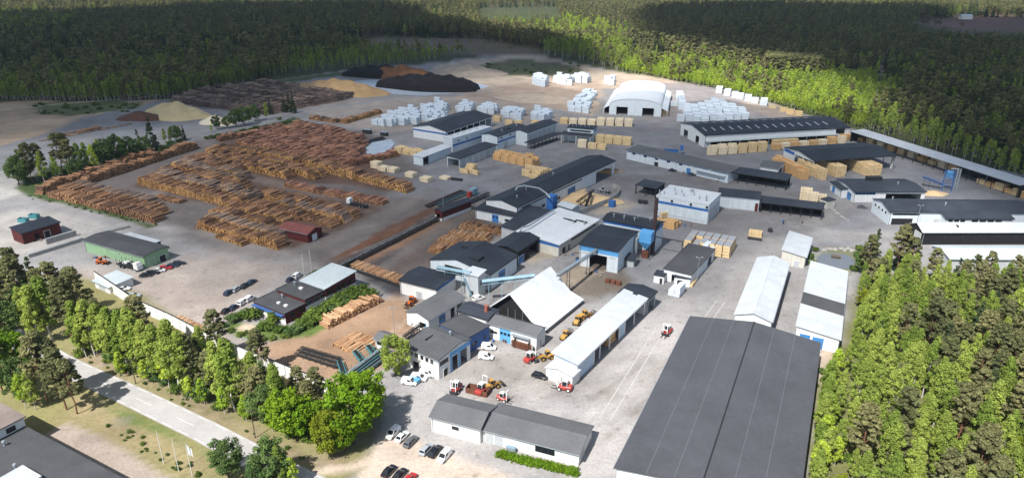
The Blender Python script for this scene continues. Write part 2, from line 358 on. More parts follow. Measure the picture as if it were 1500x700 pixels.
# shaded mill yard, asphalt
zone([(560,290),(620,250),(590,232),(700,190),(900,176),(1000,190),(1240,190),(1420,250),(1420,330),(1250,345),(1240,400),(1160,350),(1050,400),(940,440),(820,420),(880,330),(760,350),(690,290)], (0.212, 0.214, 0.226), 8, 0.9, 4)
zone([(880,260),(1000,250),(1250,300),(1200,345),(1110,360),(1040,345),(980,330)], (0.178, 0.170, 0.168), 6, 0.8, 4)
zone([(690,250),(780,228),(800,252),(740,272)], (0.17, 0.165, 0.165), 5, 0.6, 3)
zone([(800,420),(860,372),(905,390),(930,420),(880,436),(840,440)], (0.135, 0.110, 0.085), 4, 0.9, 4)
zone([(806,410),(850,388),(880,398),(845,424)], (0.40, 0.33, 0.24), 4, 0.55, 5)
zone([(745,380),(800,360),(830,366),(780,392)], (0.40, 0.33, 0.23), 3, 0.6, 4)
zone([(905,290),(950,300),(900,316),(870,318),(860,308)], (0.46, 0.37, 0.26), 4, 0.5, 4)
# beige gravel in front of the offices
zone([(60,425),(120,388),(215,392),(262,375),(330,368),(430,392),(400,416),(330,470),(262,478),(160,420)], (0.37, 0.315, 0.275), 14, 0.95, 4)
zone([(-20,330),(20,305),(120,315),(190,340),(120,350),(40,372),(-30,380)], (0.40, 0.375, 0.345), 6, 0.8, 3)
zone([(40,260),(150,296),(280,338),(420,385),(480,400),(440,372),(300,335),(250,345),(120,312),(20,282)], (0.33, 0.31, 0.295), 5, 0.6, 2)
zone([(18,276),(40,262),(66,264),(150,300),(232,331),(216,334),(120,306),(40,288)], (0.060, 0.090, 0.030), 2.0, 1, 1.2)
zone([(40,262),(70,246),(110,240),(190,226),(270,204),(276,212),(200,236),(120,258),(66,270)], (0.055, 0.075, 0.030), 2.5, .95, 1.5)
zone([(300,204),(330,196),(400,182),(430,172),(440,177),(400,188),(330,203)], (0.055, 0.080, 0.030), 2.0, .95, 1.2)
zone([(330,492),(385,505),(470,475),(575,432),(615,440),(600,484),(560,540),(500,572),(405,532)], (0.33, 0.215, 0.135), 5, 0.95, 3)
zone([(470,500),(560,478),(590,500),(540,556),(500,560)], (0.22, 0.14, 0.09), 4, 0.7, 3)
zone([(323,476),(345,470),(390,480),(445,476),(480,458),(520,432),(548,440),(500,472),(455,492),(400,498),(350,496)], (0.11, 0.165, 0.04), 2, 1, 1)
zone([(344,482),(358,473),(382,478),(370,490)], (0.52, 0.42, 0.31), 1.5, 1, 0.5)
# sunlit concrete apron and car park at the front
zone([(560,612),(600,570),(700,480),(800,446),(860,452),(940,432),(1015,440),(1080,478),(1010,470),(905,690),(905,760),(640,760),(545,660)], (0.340, 0.325, 0.317), 6, 0.95, 2)
zone([(850,600),(960,470),(1012,466),(903,690),(840,700)], (0.41, 0.39, 0.378), 5, 0.8, 2)
zone([(640,540),(690,500),(790,520),(830,560),(720,590)], (0.30, 0.275, 0.25), 6, 0.7, 4)
zone([(520,700),(545,656),(565,628),(640,655),(735,690),(800,730),(500,760)], (0.50, 0.415, 0.34), 2.5, 0.95, 1)
zone([(1196,512),(1226,512),(1212,560),(1196,600)], (0.46, 0.37, 0.28), 2, 0.9, 1)
zone([(1190,560),(1225,545),(1235,500),(1262,420),(1300,400),(1560,410),(1700,760),(1180,760)], (0.16, 0.165, 0.065), 5, 1, 3)
zone([(1196,366),(1262,362),(1275,392),(1240,404),(1190,384)], (0.13, 0.135, 0.07), 4, 0.9, 2)
# verges by the road, bottom left
zone([(-120,440),(20,432),(110,400),(200,430),(330,510),(500,580),(556,612),(545,656),(500,720),(300,760),(-120,760)], (0.205, 0.190, 0.085), 4, 1, 2)
zone([(95,500),(130,503),(250,570),(400,640),(505,672),(490,690),(440,684),(360,645),(230,578),(110,528)], (0.25, 0.195, 0.13), 4, 0.95, 2.5)
zone([(110,560),(190,600),(300,650),(330,690),(270,700),(190,665),(80,620)], (0.275, 0.220, 0.125), 5, 0.85, 4)
bl = random.Random(8)
for _ in range(90):
    t_, s_ = bl.random(), bl.uniform(2, 9); x_, y_ = (bl.uniform(90, 330), bl.uniform(560, 700)) if bl.random() < .6 else (120+t_*340, 524+t_*150+bl.uniform(-10, 8))
    zone([(x_-s_, y_), (x_-s_*.3, y_-s_*.45), (x_+s_, y_-s_*.1), (x_+s_*.4, y_+s_*.5)], bl.choice(((0.10,0.07,0.045),(0.09,0.12,0.03),(0.30,0.25,0.13),(0.33,0.27,0.17),(0.12,0.15,0.045))), 1.6, bl.uniform(.35, .8), 1.2)
zone([(160,590),(250,628),(330,672),(326,680),(240,640),(150,600)], (0.09, 0.145, 0.03), 2, 0.8, 1.5)
strip([(72,632),(110,650),(160,678),(240,730)], 9, (0.33, 0.275, 0.235), 1.2, 1, 0.3)
strip([(-40,596),(60,655),(120,692)], 3, (0.26, 0.20, 0.12), 2, 0.8)
strip([(455,694),(480,688),(515,684),(540,672)], 2.6, (0.45, 0.37, 0.29), 1, 1, 0.5)
# wheel tracks
trk = random.Random(4)
for pts, w, c, a in (([(545,400),(620,352),(700,300),(760,262),(870,205)], 7, (0.20,0.185,0.17), .5), ([(300,360),(420,375),(520,340),(640,275)], 8, (0.215,0.19,0.17), .5),
                     ([(190,300),(330,240),(300,205),(250,190)], 7, (0.225,0.205,0.19), .55), ([(345,256),(470,282),(600,300)], 8, (0.215,0.18,0.155), .55),
                     ([(560,255),(700,262),(850,215),(960,190)], 9, (0.25,0.245,0.245), .6), ([(1240,345),(1190,330),(1230,300),(1250,270),(1300,255)], 9, (0.285,0.275,0.265), .7),
                     ([(1060,470),(1110,360),(1200,345),(1330,345)], 11, (0.29,0.275,0.265), .6), ([(985,440),(1045,380),(1110,345)], 10, (0.25,0.24,0.235), .5),
                     ([(960,190),(985,160),(1000,130)], 12, (0.28,0.25,0.245), .6), ([(700,590),(820,575),(900,520)], 5, (0.27,0.25,0.235), .5),
                     ([(640,560),(720,540),(800,560),(860,600)], 2.2, (0.22,0.205,0.19), .5), ([(880,600),(930,540),(975,470)], 2.0, (0.30,0.28,0.26), .5)):
    strip(pts, w, c, 4, a, 1.5)
for _ in range(420):
    x_, y_ = bl.uniform(120, 1240), 700-480*bl.random()**.8; s_ = bl.uniform(2, 9)*(.4+(y_-60)/500)
    zone([(x_-s_, y_), (x_-s_*.3, y_-s_*.4), (x_+s_*1.2, y_-s_*.1), (x_+s_*.4, y_+s_*.45)], bl.choice(((0.13,0.115,0.10),(0.17,0.155,0.145),(0.30,0.27,0.24),(0.38,0.34,0.30),(0.20,0.15,0.11))), 2.2, bl.uniform(.15, .45), 2.0)
for _ in range(46):
    x_, y_ = bl.uniform(560, 1000), bl.uniform(440, 690); a_ = bl.uniform(-.9, .9); k_ = bl.uniform(25, 80); pts_ = [(x_+k_*t_, y_-k_*t_*(.55+a_*.5)+6*math.sin(t_*3+a_*9)) for t_ in (0, .25, .5, .75, 1)]
    strip(pts_, bl.uniform(.7, 1.6), bl.choice(((0.19,0.175,0.16),(0.23,0.21,0.195),(0.42,0.39,0.36))), 1.2, bl.uniform(.25, .5), .3)
g_col *= (1+0.22*GN1+0.16*GN2+0.10*GN3)[..., None]
ny, nx = GX.shape
gm = bpy.data.meshes.new('ground')
gv = np.stack([GX, GY, np.zeros_like(GX)], -1).reshape(-1, 3)
ii = (np.arange(ny-1)[:, None]*nx+np.arange(nx-1)[None]).reshape(-1)
gf = np.stack([ii, ii+1, ii+nx+1, ii+nx], -1)
def np_mesh(me, v, f, k):
    me.vertices.add(len(v)); me.vertices.foreach_set('co', np.asarray(v, np.float32).reshape(-1))
    me.loops.add(len(f)*k); me.loops.foreach_set('vertex_index', np.asarray(f, np.int32).reshape(-1))
    me.polygons.add(len(f)); me.polygons.foreach_set('loop_start', np.arange(0, len(f)*k, k, dtype=np.int32))
    me.update(calc_edges=True); me.validate()
np_mesh(gm, gv, gf, 4)
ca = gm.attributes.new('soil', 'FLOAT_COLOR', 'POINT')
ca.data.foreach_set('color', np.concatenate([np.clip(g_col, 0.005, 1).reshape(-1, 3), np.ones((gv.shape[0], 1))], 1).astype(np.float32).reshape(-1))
m, n, l, b = nt('ground_soil')
at = n.new('ShaderNodeAttribute'); at.attribute_name = 'soil'
tc = n.new('ShaderNodeTexCoord').outputs['Object']
c = mul(n, l, at.outputs['Color'], ramp2(n, l, noise(n, l, tc, 0.09, 6, 0.7), (0.80,)*3, (1.14,)*3, 0.3, 0.7))
c = mul(n, l, c, ramp2(n, l, noise(n, l, tc, 1.3, 6, 0.85), (0.66, 0.65, 0.64), (1.14,)*3, 0.3, 0.68))
c = mul(n, l, c, ramp2(n, l, noise(n, l, tc, 0.45, 3, 0.5), (0.72, 0.71, 0.70), (1.0,)*3, 0.25, 0.42))
l.new(c, b.inputs['Base Color']); b.inputs['Roughness'].default_value = 0.95; b.inputs['Specular IOR Level'].default_value = 0.15
gm.materials.append(m)
tag(link('ground', gm), 'gravel, asphalt and bark-strewn yard with surrounding forest floor', kind='structure')

def ribbon(name, px_pts, width, mat, z, label=None, parent=None, dash=None, offset=0.0):
    """a flat band along a line on the ground (a road, a painted line)"""
    pts = [P(x, y) for x, y in px_pts]; b_ = MB(); fine = []
    for i in range(len(pts)-1):
        k = max(1, int((pts[i+1]-pts[i]).length/2))
        fine += [pts[i].lerp(pts[i+1], j/k) for j in range(k)]
    fine.append(pts[-1]); L, Rr = [], []
    for i, p in enumerate(fine):
        d = fine[min(i+1, len(fine)-1)]-fine[max(i-1, 0)]; nn = Vector((-d.y, d.x, 0)).normalized()
        q = p+nn*offset; L.append((*(q+nn*width/2)[:2], z)); Rr.append((*(q-nn*width/2)[:2], z))
    for i in range(len(fine)-1):
        if dash and (i % (dash[0]+dash[1])) >= dash[0]: continue
        b_.add([L[i], Rr[i], Rr[i+1], L[i+1]], [(0, 1, 2, 3)])
    o = b_.build(name, mat, parent)
    if not parent: tag(o, label, kind='structure')
    return o
RD = [(10,488),(100,537),(200,583),(300,631),(385,676),(455,711),(560,766)]
road = ribbon('road', RD, 7.0, 'asphalt_road', 0.03, 'pale two-lane asphalt road at bottom left')
for off, dash in ((3.0, (2, 1)), (-3.0, (2, 1)), (0.0, (3, 5))): ribbon('road_marking', RD, 0.2, 'paint_line', 0.04, parent=road, dash=dash, offset=off)
for pts in ([(878,612),(962,478)], [(893,616),(972,486)], [(1028,470),(1050,440)], [(1040,473),(1062,442)]):
    tag(ribbon('lane_marking', pts, 0.26, 'paint_worn', 0.02), 'worn white lane line painted on the apron', kind='structure')

# ---------------------------------------------------------------- buildings
def frame(A, B, C, h, hC=None, L=None, W=None, az=None):
    a = P(*A, h); 
    if B is not None:
        b_ = P(*B, h); az = az_of(a, b_) if az is None else az; L = (b_-a).length if L is None else L
    u = Vector((math.sin(az), math.cos(az), 0)); v = Vector((-u.y, u.x, 0)); sy = 1
    if C is not None:
        w = (P(*C, h if hC is None else hC)-a).dot(v); sy = 1 if w > 0 else -1
        W = abs(w) if W is None else W
    elif W < 0: W = -W; sy = -1
    return Vector((a.x, a.y, 0)), az, L, W, sy
def bld(name, label, cat, A, B, C, h, roof=('flat', 0.25), wall='wall_pale', rmat='roof_dark', feats=(), ov=0.45, L=None, W=None, az=None, skip='', vents=(), band=None, plinth=None, group=None, gable_mat=None):
    """a building in its own space: s along A->B, v across towards C, z up.
    sides: S = the A-B side, N = the opposite one, A / B = the ends. feats: (side, kind, t0, t1, z0, z1, material)"""
    kind, rise = roof[0], roof[1]; rp = roof[2] if len(roof) > 2 else 0.5
    hN = h+rise if kind == 'mono' else h
    org, az, L, W, sy = frame(A, B, C, h, hN, L, W, az)
    T = thing(name, label, cat, org, az, group)
    th = 0.22
    if kind == 'gable': prof = [(0, h), (W*rp, h+rise), (W, h)]
    elif kind == 'mono': prof = [(0, h), (W, h+rise)]
    elif kind == 'arch':
        prof = [(W*(0.5-0.5*math.cos(math.pi*i/14)), h+rise*math.sin(math.pi*i/14)**0.85) for i in range(15)]
    elif kind == 'hip': prof = [(0, h), (W, h)]
    else: prof = [(0, h+0.02), (W, h+0.02)]
    wall_bm = MB(sy); made = False
    def top(side): return h if side in 'SAB' else hN
    for side in 'SNAB':
        if side in skip: continue
        ln = L if side in 'SN' else W
        lo, hi = (0, L) if side in 'SN' else (th, W-th)
        hh = top(side)
        ops = [(f[2]*ln, f[3]*ln, f[4], f[5]) for f in feats if f[0] == side and f[1] == 'open']
        xs = sorted({lo, hi, *[min(max(q, lo), hi) for o_ in ops for q in o_[:2]]}); zs = sorted({0, hh, *[min(q, hh) for o_ in ops for q in o_[2:]]})
        for i in range(len(xs)-1):
            for j in range(len(zs)-1):
                cx, cz = (xs[i]+xs[i+1])/2, (zs[j]+zs[j+1])/2
                if xs[i+1]-xs[i] < 1e-3 or zs[j+1]-zs[j] < 1e-3 or any(o_[0] < cx < o_[1] and o_[2] < cz < o_[3] for o_ in ops): continue
                y0, y1 = (0, th) if side in 'SA' else ((W-th, W) if side == 'N' else (L-th, L))
                if side in 'SN': wall_bm.box(xs[i], xs[i+1], y0, y1, zs[j], zs[j+1])
                else: wall_bm.box(y0, y1, xs[i], xs[i+1], zs[j], zs[j+1])
        made = True
        if side in 'AB' and kind in ('gable', 'mono', 'arch'):
            poly = [(th, h)]+[(min(max(p[0], th), W-th), p[1]-0.02) for p in prof if p[1] > h+0.03]+[(W-th, h)]
            d0, d1 = (0.0, th) if side == 'A' else (L-th, L)
            if gable_mat:
                g_ = MB(sy); g_.prism(poly, d0-0.02, d1+0.02, lambda p, q, d: (d, p, q)); g_.build('gable', gable_mat, T)
            else: wall_bm.prism(poly, d0, d1, lambda p, q, d: (d, p, q))
    if made: wall_bm.build('wall', wall, T)
    if plinth:
        pb = MB(sy); pb.box(-0.06, L+0.06, -0.06, W+0.06, 0, plinth[0]); pb.build('plinth', plinth[1], T)
    # roof
    rb = MB(sy); t = 0.2
    if kind == 'hip':
        e0 = (-ov, -ov); e1 = (L+ov, W+ov); k_ = min(W/2, L*0.32)
        bpts = [(e0[0], e0[1], h), (e1[0], e0[1], h), (e1[0], e1[1], h), (e0[0], e1[1], h)]
        rb.add(bpts+[(k_, W/2, h+rise), (L-k_, W/2, h+rise)], [(3,2,1,0), (0,1,5,4), (1,2,5), (2,3,4,5), (3,0,4)])
    elif kind == 'flat':
        rb.box(-ov, L+ov, -ov, W+ov, h+0.02, h+0.02+t)
        for x0, x1, y0, y1 in ((-ov, L+ov, -ov, -ov+.25), (-ov, L+ov, W+ov-.25, W+ov), (-ov, -ov+.25, -ov+.25, W+ov-.25), (L+ov-.25, L+ov, -ov+.25, W+ov-.25)):
            rb.box(x0, x1, y0, y1, h+.02+t, h+.02+t+rise*0.6)
    else:
        def ext(p, q, d):                       # carry the line q->p on by d
            e = Vector((p[0]-q[0], p[1]-q[1])).normalized()*d; return (p[0]+e.x, p[1]+e.y)
        lower = [ext(prof[0], prof[1], ov)]+prof[1:-1]+[ext(prof[-1], prof[-2], ov)]
        for i in range(len(lower)-1):
            (a0, z0), (a1, z1) = lower[i], lower[i+1]
            rb.prism([(a0, z0+0.03), (a1, z1+0.03), (a1, z1+0.03+t), (a0, z0+0.03+t)], -ov, L+ov, lambda p, q, d: (d, p, q))
    r_ = rb.build('roof', rmat, T, smooth=False)
    if kind == 'gable':
        rc = MB(sy); y = W*rp; z = h+rise+0.03+t
        rc.hexa([(-ov-.03, y-.3, z-.13), (L+ov+.03, y-.3, z-.13), (L+ov+.03, y+.3, z-.13), (-ov-.03, y+.3, z-.13)],
                [(-ov-.03, y-.12, z+.06), (L+ov+.03, y-.12, z+.06), (L+ov+.03, y+.12, z+.06), (-ov-.03, y+.12, z+.06)]); rc.build('ridge_cap', rmat, r_)
    if kind in ('gable', 'mono'):               # gutter with a downpipe on the S eave
        gt = MB(sy); gt.box(-ov, L+ov, -ov-0.17, -ov-0.02, h-0.16, h-0.02); gt.box(0.3, 0.42, -0.16, -0.03, 0, h-0.16); gt.box(0.3, 0.42, -ov-.1, -0.03, h-0.26, h-0.16)
        gt.build('gutter', 'trim_dark' if 'dark' in rmat or 'black' in rmat else 'galvanised', T)
    def zroof(y):
        if kind == 'flat': return h+0.2
        for i in range(len(prof)-1):
            if prof[i][0] <= y <= prof[i+1][0]:
                f = (y-prof[i][0])/max(1e-6, prof[i+1][0]-prof[i][0]); return prof[i][1]+f*(prof[i+1][1]-prof[i][1])+0.2
        return h+0.2
    for vt in vents:                            # (s, v as fractions, kind[, size...])
        x, y = vt[0]*L, vt[1]*W; z = zroof(y); k_ = vt[2]; vb = MB(sy)
        if k_ == 'pipe': vb.cyl((x, y*1, z-.25), (x, y, z+1.1), 0.22, 0.22, 8); vb.cyl((x, y, z+1.1), (x, y, z+1.35), 0.42, 0.3, 8); vb.build('roof_vent', 'galvanised', r_)
        elif k_ == 'box': w_, d_, hh = vt[3:6]; vb.box(x-w_/2, x+w_/2, y-d_/2, y+d_/2, z-.4, z+hh); vb.build('roof_hatch', vt[6] if len(vt) > 6 else 'trim_dark', r_)
        elif k_ == 'chimney': vb.box(x-.5, x+.5, y-.5, y+.5, z-.4, z+1.8); vb.box(x-.6, x+.6, y-.6, y+.6, z+1.8, z+1.95); vb.build('chimney', vt[3] if len(vt) > 3 else 'brick', r_)
        elif k_ == 'sky':
            w_, d_ = vt[3:5]; z0, z1 = zroof(y-d_/2), zroof(y+d_/2)
            vb.hexa([(x-w_/2, y-d_/2, z0-.05), (x+w_/2, y-d_/2, z0-.05), (x+w_/2, y+d_/2, z1-.05), (x-w_/2, y+d_/2, z1-.05)],
                    [(x-w_/2, y-d_/2, z0+.12), (x+w_/2, y-d_/2, z0+.12), (x+w_/2, y+d_/2, z1+.12), (x-w_/2, y+d_/2, z1+.12)]); vb.build('skylight', 'skylight', r_)
    # wall features
    def place(bm, side, t0, t1, z0, z1, d0, d1, mi=0):
        ln = L if side in 'SN' else W; a0, a1 = t0*ln, t1*ln
        if side == 'S': bm.box(a0, a1, -d1, -d0, z0, z1, mi)
        elif side == 'N': bm.box(a0, a1, W+d0, W+d1, z0, z1, mi)
        elif side == 'A': bm.box(-d1, -d0, a0, a1, z0, z1, mi)
        else: bm.box(L+d0, L+d1, a0, a1, z0, z1, mi)
    for f in feats:
        f = tuple(f) if len(f) > 5 else tuple(f)+(0,)
        side, k_, t0, t1, z0, z1 = f[:6]; mt = f[6] if len(f) > 6 else None
        ln = L if side in 'SN' else W
        if k_ == 'win':
            w_ = MB(sy); place(w_, side, t0, t1, z0, z1, 0.0, 0.05); wo = w_.build('window', mt or 'trim_white', T)
            e = 0.1/ln; nn = max(1, int((t1-t0)*ln/1.3)); pb = MB(sy)
            for i in range(nn):
                a = t0+(t1-t0)*i/nn; c_ = t0+(t1-t0)*(i+1)/nn; place(pb, side, a+e, c_-e, z0+.1, z1-.1, 0.05, 0.075)
            pb.build('pane', 'glass', wo)
        elif k_ == 'door':
            d_ = MB(sy); place(d_, side, t0, t1, z0, z1, 0.0, 0.06); do = d_.build('door', mt or 'door_grey', T)
            fb = MB(sy); e = 0.12/ln; place(fb, side, t0-e, t0, z0, z1+.12, 0, .1); place(fb, side, t1, t1+e, z0, z1+.12, 0, .1); place(fb, side, t0, t1, z1, z1+.12, 0, .1); fb.build('door_frame', 'trim_white', do)
            if (t1-t0)*ln > 3 and z1-z0 > 2.8 and mt in ('door_blue', 'blue_light', 'door_grey'):
                pb = MB(sy); nn = int((t1-t0)*ln/1.1)
                for i in range(nn): place(pb, side, t0+(t1-t0)*(i+.15)/nn, t0+(t1-t0)*(i+.85)/nn, z0+(z1-z0)*.55, z0+(z1-z0)*.75, .06, .08)
                pb.build('pane', 'glass', do)
        elif k_ == 'band': d_ = MB(sy); place(d_, side, t0, t1, z0, z1, 0.0, 0.03); d_.build('colour_band', mt or 'trim_blue', T)
        elif k_ == 'fan':
            fb = MB(sy); a = (t0+t1)/2*ln; r0 = (z1-z0)/2; zc = (z0+z1)/2
            pts = {'S': ((a, 0, zc), (a, -.3, zc)), 'N': ((a, W, zc), (a, W+.3, zc)), 'A': ((0, a, zc), (-.3, a, zc)), 'B': ((L, a, zc), (L+.3, a, zc))}[side]
            fb.cyl(pts[0], pts[1], r0, r0, 10); fb.build('wall_fan', 'steel_dark', T)
        elif k_ == 'canopy':                    # t0..t1, z0, depth
            cb = MB(sy); place(cb, side, t0, t1, z0, z0+0.18, 0.0, z1); cb.build('canopy', mt or 'roof_white', T)
        elif k_ == 'post':                      # posts on an open side, t0..t1 with spacing z0
            nn = max(1, round((t1-t0)*ln/z0)); hh = top(side)
            for i in range(nn+1):
                a = t0+(t1-t0)*i/nn; pb = MB(sy); e = 0.13/ln; place(pb, side, max(0, a-e), min(1, a+e), 0, hh, -0.3, -0.04); pb.build('post', mt or 'steel_dark', T)
    return T, org, az, L, W, sy
def bays(side, n, t0, t1, z0, z1, gap=0.06):
    w = (t1-t0)/n; return [(side, 'open', t0+w*(i+gap), t0+w*(i+1-gap), z0, z1) for i in range(n)]
def row(side, kind, n, t0, t1, fill, z0, z1, mt=None):
    w = (t1-t0)/n; return [(side, kind, t0+w*(i+.5-fill/2), t0+w*(i+.5+fill/2), z0, z1, mt) for i in range(n)]

# --- front: the great dark hall, garages, workshop court
T, org, az, L, W, sy = bld('storage_hall', 'huge storage hall with dark ribbed low-pitched roof in the right foreground', 'warehouse', (904,684), (1013,465), (1200,498), 7.0, ('gable', 2.2), 'wall_white', 'roof_hall',
    [('A','open',.09,.30,0,5.2), ('A','door',.55,.75,0,5.2,'door_blue'), ('S','win',.2,.8,5.2,6.2), *row('N','door',3,.1,.9,.3,0,5,'door_grey')], ov=0.6)
sb = [c for c in T.children if c.name.startswith('roof')][0]
for fr in (.18, .34, .66, .82):
    y = W*fr; z = 7+2.2*(1-abs(fr-.5)*2)+.25; q = MB(sy); q.box(-.5, L+.5, y-.06, y+.06, z-.06, z+.03); q.build('sheet_joint', 'roof_joint', sb)
q = MB(sy); q.box(-.6, L+.6, W/2-.16, W/2+.16, 9.42, 9.5); q.build('ridge_vent', 'trim_dark', sb)
bld('garage', 'white plastered garage with dark roof, the taller left half of the pair', 'garage', (631.4,609), (703,627), (728,595.5), 4.4, ('gable', 1.5, .45), 'wall_plaster', 'roof_grey',
    [('S','win',.42,.58,2.1,3.3), ('N','door',.3,.6,0,3.4,'door_grey'), ('A','door',.4,.6,0,2.4,'door_grey')])
bld('garage', 'white plastered garage with dark roof and hedge along its long front', 'garage', (706.8,627.3), (848,664), (873,625.7), 3.6, ('gable', 1.3, .45), 'wall_plaster', 'roof_grey',
    [('S','door',.03,.12,0,2.9,'door_grey'), ('S','door',.13,.22,0,2.9,'door_grey'), ('S','win',.56,.76,1.2,2.8,'trim_dark'), ('B','door',.1,.4,0,2.6,'door_grey'), ('B','band',0,1,0,.5,'concrete'), ('N','door',.3,.5,0,3,'door_grey')], vents=())
bld('workshop', 'two-storey white workshop with seamed grey roof and two open blue doorways', 'workshop', (593,506), (642,527), (685,496), 6.2, ('gable', 1.2, .72), 'wall_plaster', 'roof_seamed',
    [*row('S','win',2,.12,.42,.7,4.1,5.3,'trim_dark'), *row('S','win',3,.44,.88,.6,4.1,5.3,'trim_dark'), ('S','win',.5,.75,1.0,1.6,'trim_dark'), ('S','open',.22,.4,0,2.6),
     ('B','open',.42,.6,0,4.4), ('B','open',.68,.9,0,4.6), ('B','band',.35,1,4.7,6.0,'blue_light'), ('B','band',.61,.67,0,4.7,'blue_light'), ('B','band',.36,.41,0,4.7,'blue_light'), ('B','win',.04,.3,3.9,5.2,'trim_dark'), ('B','door',.14,.26,0,2.2,'trim_dark')],
    vents=((.62,.78,'pipe'), (.3,.45,'box',.5,3,.3)))
bld('workshop', 'blue-walled workshop wing with flat dark felt roof', 'workshop', (686.5,494.5), (716,478), (671,463), 5.0, ('flat', .2), 'wall_blue', 'roof_felt',
    [('S','win',.15,.4,1.4,2.8,'trim_blue'), ('S','win',.7,.85,1.8,3.2,'trim_blue')], ov=.25)
bld('workshop', 'white block with dark roof and brick chimney behind the blue wing', 'workshop', (671.6,454), (714,467), (738,457), 6.0, ('gable', .6, .5), 'wall_plaster', 'roof_dark',
    [('S','band',0,1,5.3,5.9,'trim_white')], vents=((.8,.45,'chimney'),))
bld('garage', 'white workshop garage with big light-blue roller door and dark roof', 'garage', (714.5,471.8), (786,492), (799,480), 5.0, ('gable', .9, .62), 'wall_plaster', 'roof_grey',
    [('S','door',.25,.48,0,4.2,'blue_light'), ('S','door',.05,.2,1.9,2.7,'trim_dark'), ('S','canopy',.52,.88,3.6,1.1,'galvanised'), ('B','door',.35,.6,0,2.3,'door_grey')])
bld('warehouse', 'long white gabled store with dark roof and blue door, by the infeed', 'warehouse', (627.4,468), (680,436), (595,457), 4.4, ('gable', 1.3), 'wall_plaster', 'roof_grey',
    [('S','door',.27,.45,0,3.4,'door_blue'), ('S','open',.6,.72,0,3.4), ('S','open',.78,.95,0,3.4), ('A','open',.12,.42,.3,2.6), ('A','band',.1,.14,0,3,'blue_light')])
bld('warehouse', 'white block with broad dark roof beside the log transfer deck', 'warehouse', (585.6,410), (639,423), (667,403), 5.0, ('gable', .6), 'wall_plaster', 'roof_black',
    [('S','door',.45,.6,0,2.4,'door_grey'), ('B','band',0,1,4.0,5.0,'trim_blue'), ('A','open',.3,.7,0,3)])
bld('mill_building', 'big dark-roofed mill building with pale gable and two dark roof hatches', 'mill', (717.4,402), (757,374.5), (629.8,380.5), 6.0, ('gable', 2.6, .55), 'wall_pale', 'roof_black',
    [('S','door',.3,.55,0,4.6,'door_blue'), ('S','open',.38,.47,0,4.4), ('A','open',.45,.75,2.5,5.6), ('A','door',.82,.9,0,2.4,'door_grey')], vents=((.62,.66,'box',.9,5,.35), (.3,.36,'box',3.6,4,.7)))
bld('mill_building', 'lower dark-roofed mill wing joining the white-roofed workshop', 'mill', (757.5,368.5), (789,348.6), (726,357), 5.6, ('gable', 1.2, .4), 'wall_dark', 'roof_black',
    [('S','open',.55,.9,0,4.2), ('S','door',.05,.3,0,3,'door_blue')])
bld('mill_building', 'narrow dark-roofed link building beside the log stacks', 'mill', (762,339), (806,309), (742,342), 4.6, ('mono', .5), 'wall_grey', 'roof_dark', [('N','win',.2,.8,2,3)], W=8.5)
bld('workshop', 'white-roofed workshop with blue upper wall band in the mill yard', 'workshop', (818.6,358.6), (877,322), (761,337), 4.8, ('mono', 1.2), 'wall_cream', 'roof_white_lifted',
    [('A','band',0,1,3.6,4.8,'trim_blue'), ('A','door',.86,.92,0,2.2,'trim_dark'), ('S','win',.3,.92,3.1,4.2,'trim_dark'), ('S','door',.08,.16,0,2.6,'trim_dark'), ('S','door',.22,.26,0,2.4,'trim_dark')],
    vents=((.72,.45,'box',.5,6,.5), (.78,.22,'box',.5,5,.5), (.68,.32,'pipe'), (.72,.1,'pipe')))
bld('shed', 'small pale metal shed between blue cyclone and sawdust pit', 'shed', (818,300), (837.6,306), (847,301), 6.0, ('gable', .7), 'wall_grey', 'roof_silver')
bld('sawmill', 'very long dark-roofed sawmill building with white side wall and clerestory windows', 'sawmill', (757,303.7), (900.6,235.7), (712,293), 7.0, ('gable', 1.6), 'wall_white', 'roof_black',
    [('S','win',.04,.62,5.2,6.0,'wall_grey'), ('S','door',.47,.55,0,4.2,'door_blue'), ('S','open',.78,.97,0,5.4), ('B','open',.1,.9,0,5.4), ('A','band',0,1,6.5,7.0,'trim_white'), ('N','open',.8,.92,0,5), *row('S','win',5,.05,.42,.4,1.2,2.6,'trim_dark')], vents=((.08,.3,'pipe'),(.2,.45,'pipe'),(.5,.6,'pipe')))
bld('sawmill', 'low dark-roofed sawmill annex with blue door and two small windows', 'sawmill', (696.6,306), (771.4,320), (788.6,304), 4.3, ('mono', .7), 'wall_white', 'roof_black',
    [('S','door',.33,.46,0,3.4,'door_blue'), ('S','win',.58,.66,1.3,2.3,'trim_dark'), ('S','win',.75,.83,1.3,2.3,'trim_dark')])
# --- the kilns and halls in the middle distance
bld('timber_hall', 'grey-roofed gabled timber hall with blue stripe on its white gable', 'warehouse', (653.3,193), (720.6,170.6), (607.8,184.6), 6.6, ('gable', 2.3, .5), 'wall_white', 'roof_dark',
    [('A','band',0,1,4.4,5.4,'trim_blue'), *bays('S', 7, .03, .99, 0, 5.6)])
bld('drying_kiln', 'long kiln with white flat roof and blue band, left of the kilns', 'kiln', (662.6,204), (719.8,186.4), (646,202.5), 7.6, ('flat', .2), 'wall_pale', 'roof_white_lifted',
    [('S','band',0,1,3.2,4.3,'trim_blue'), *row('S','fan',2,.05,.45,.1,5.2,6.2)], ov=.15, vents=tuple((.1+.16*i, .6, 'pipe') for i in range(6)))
bld('shed', 'white-roofed open-ended shed with pale wall panels near the sorting belts', 'shed', (619,230.7), (660.8,215.2), (601.3,229), 4.6, ('mono', .3), 'wall_pale', 'roof_white_lifted', [('S','open',.02,.2,0,4.1)])
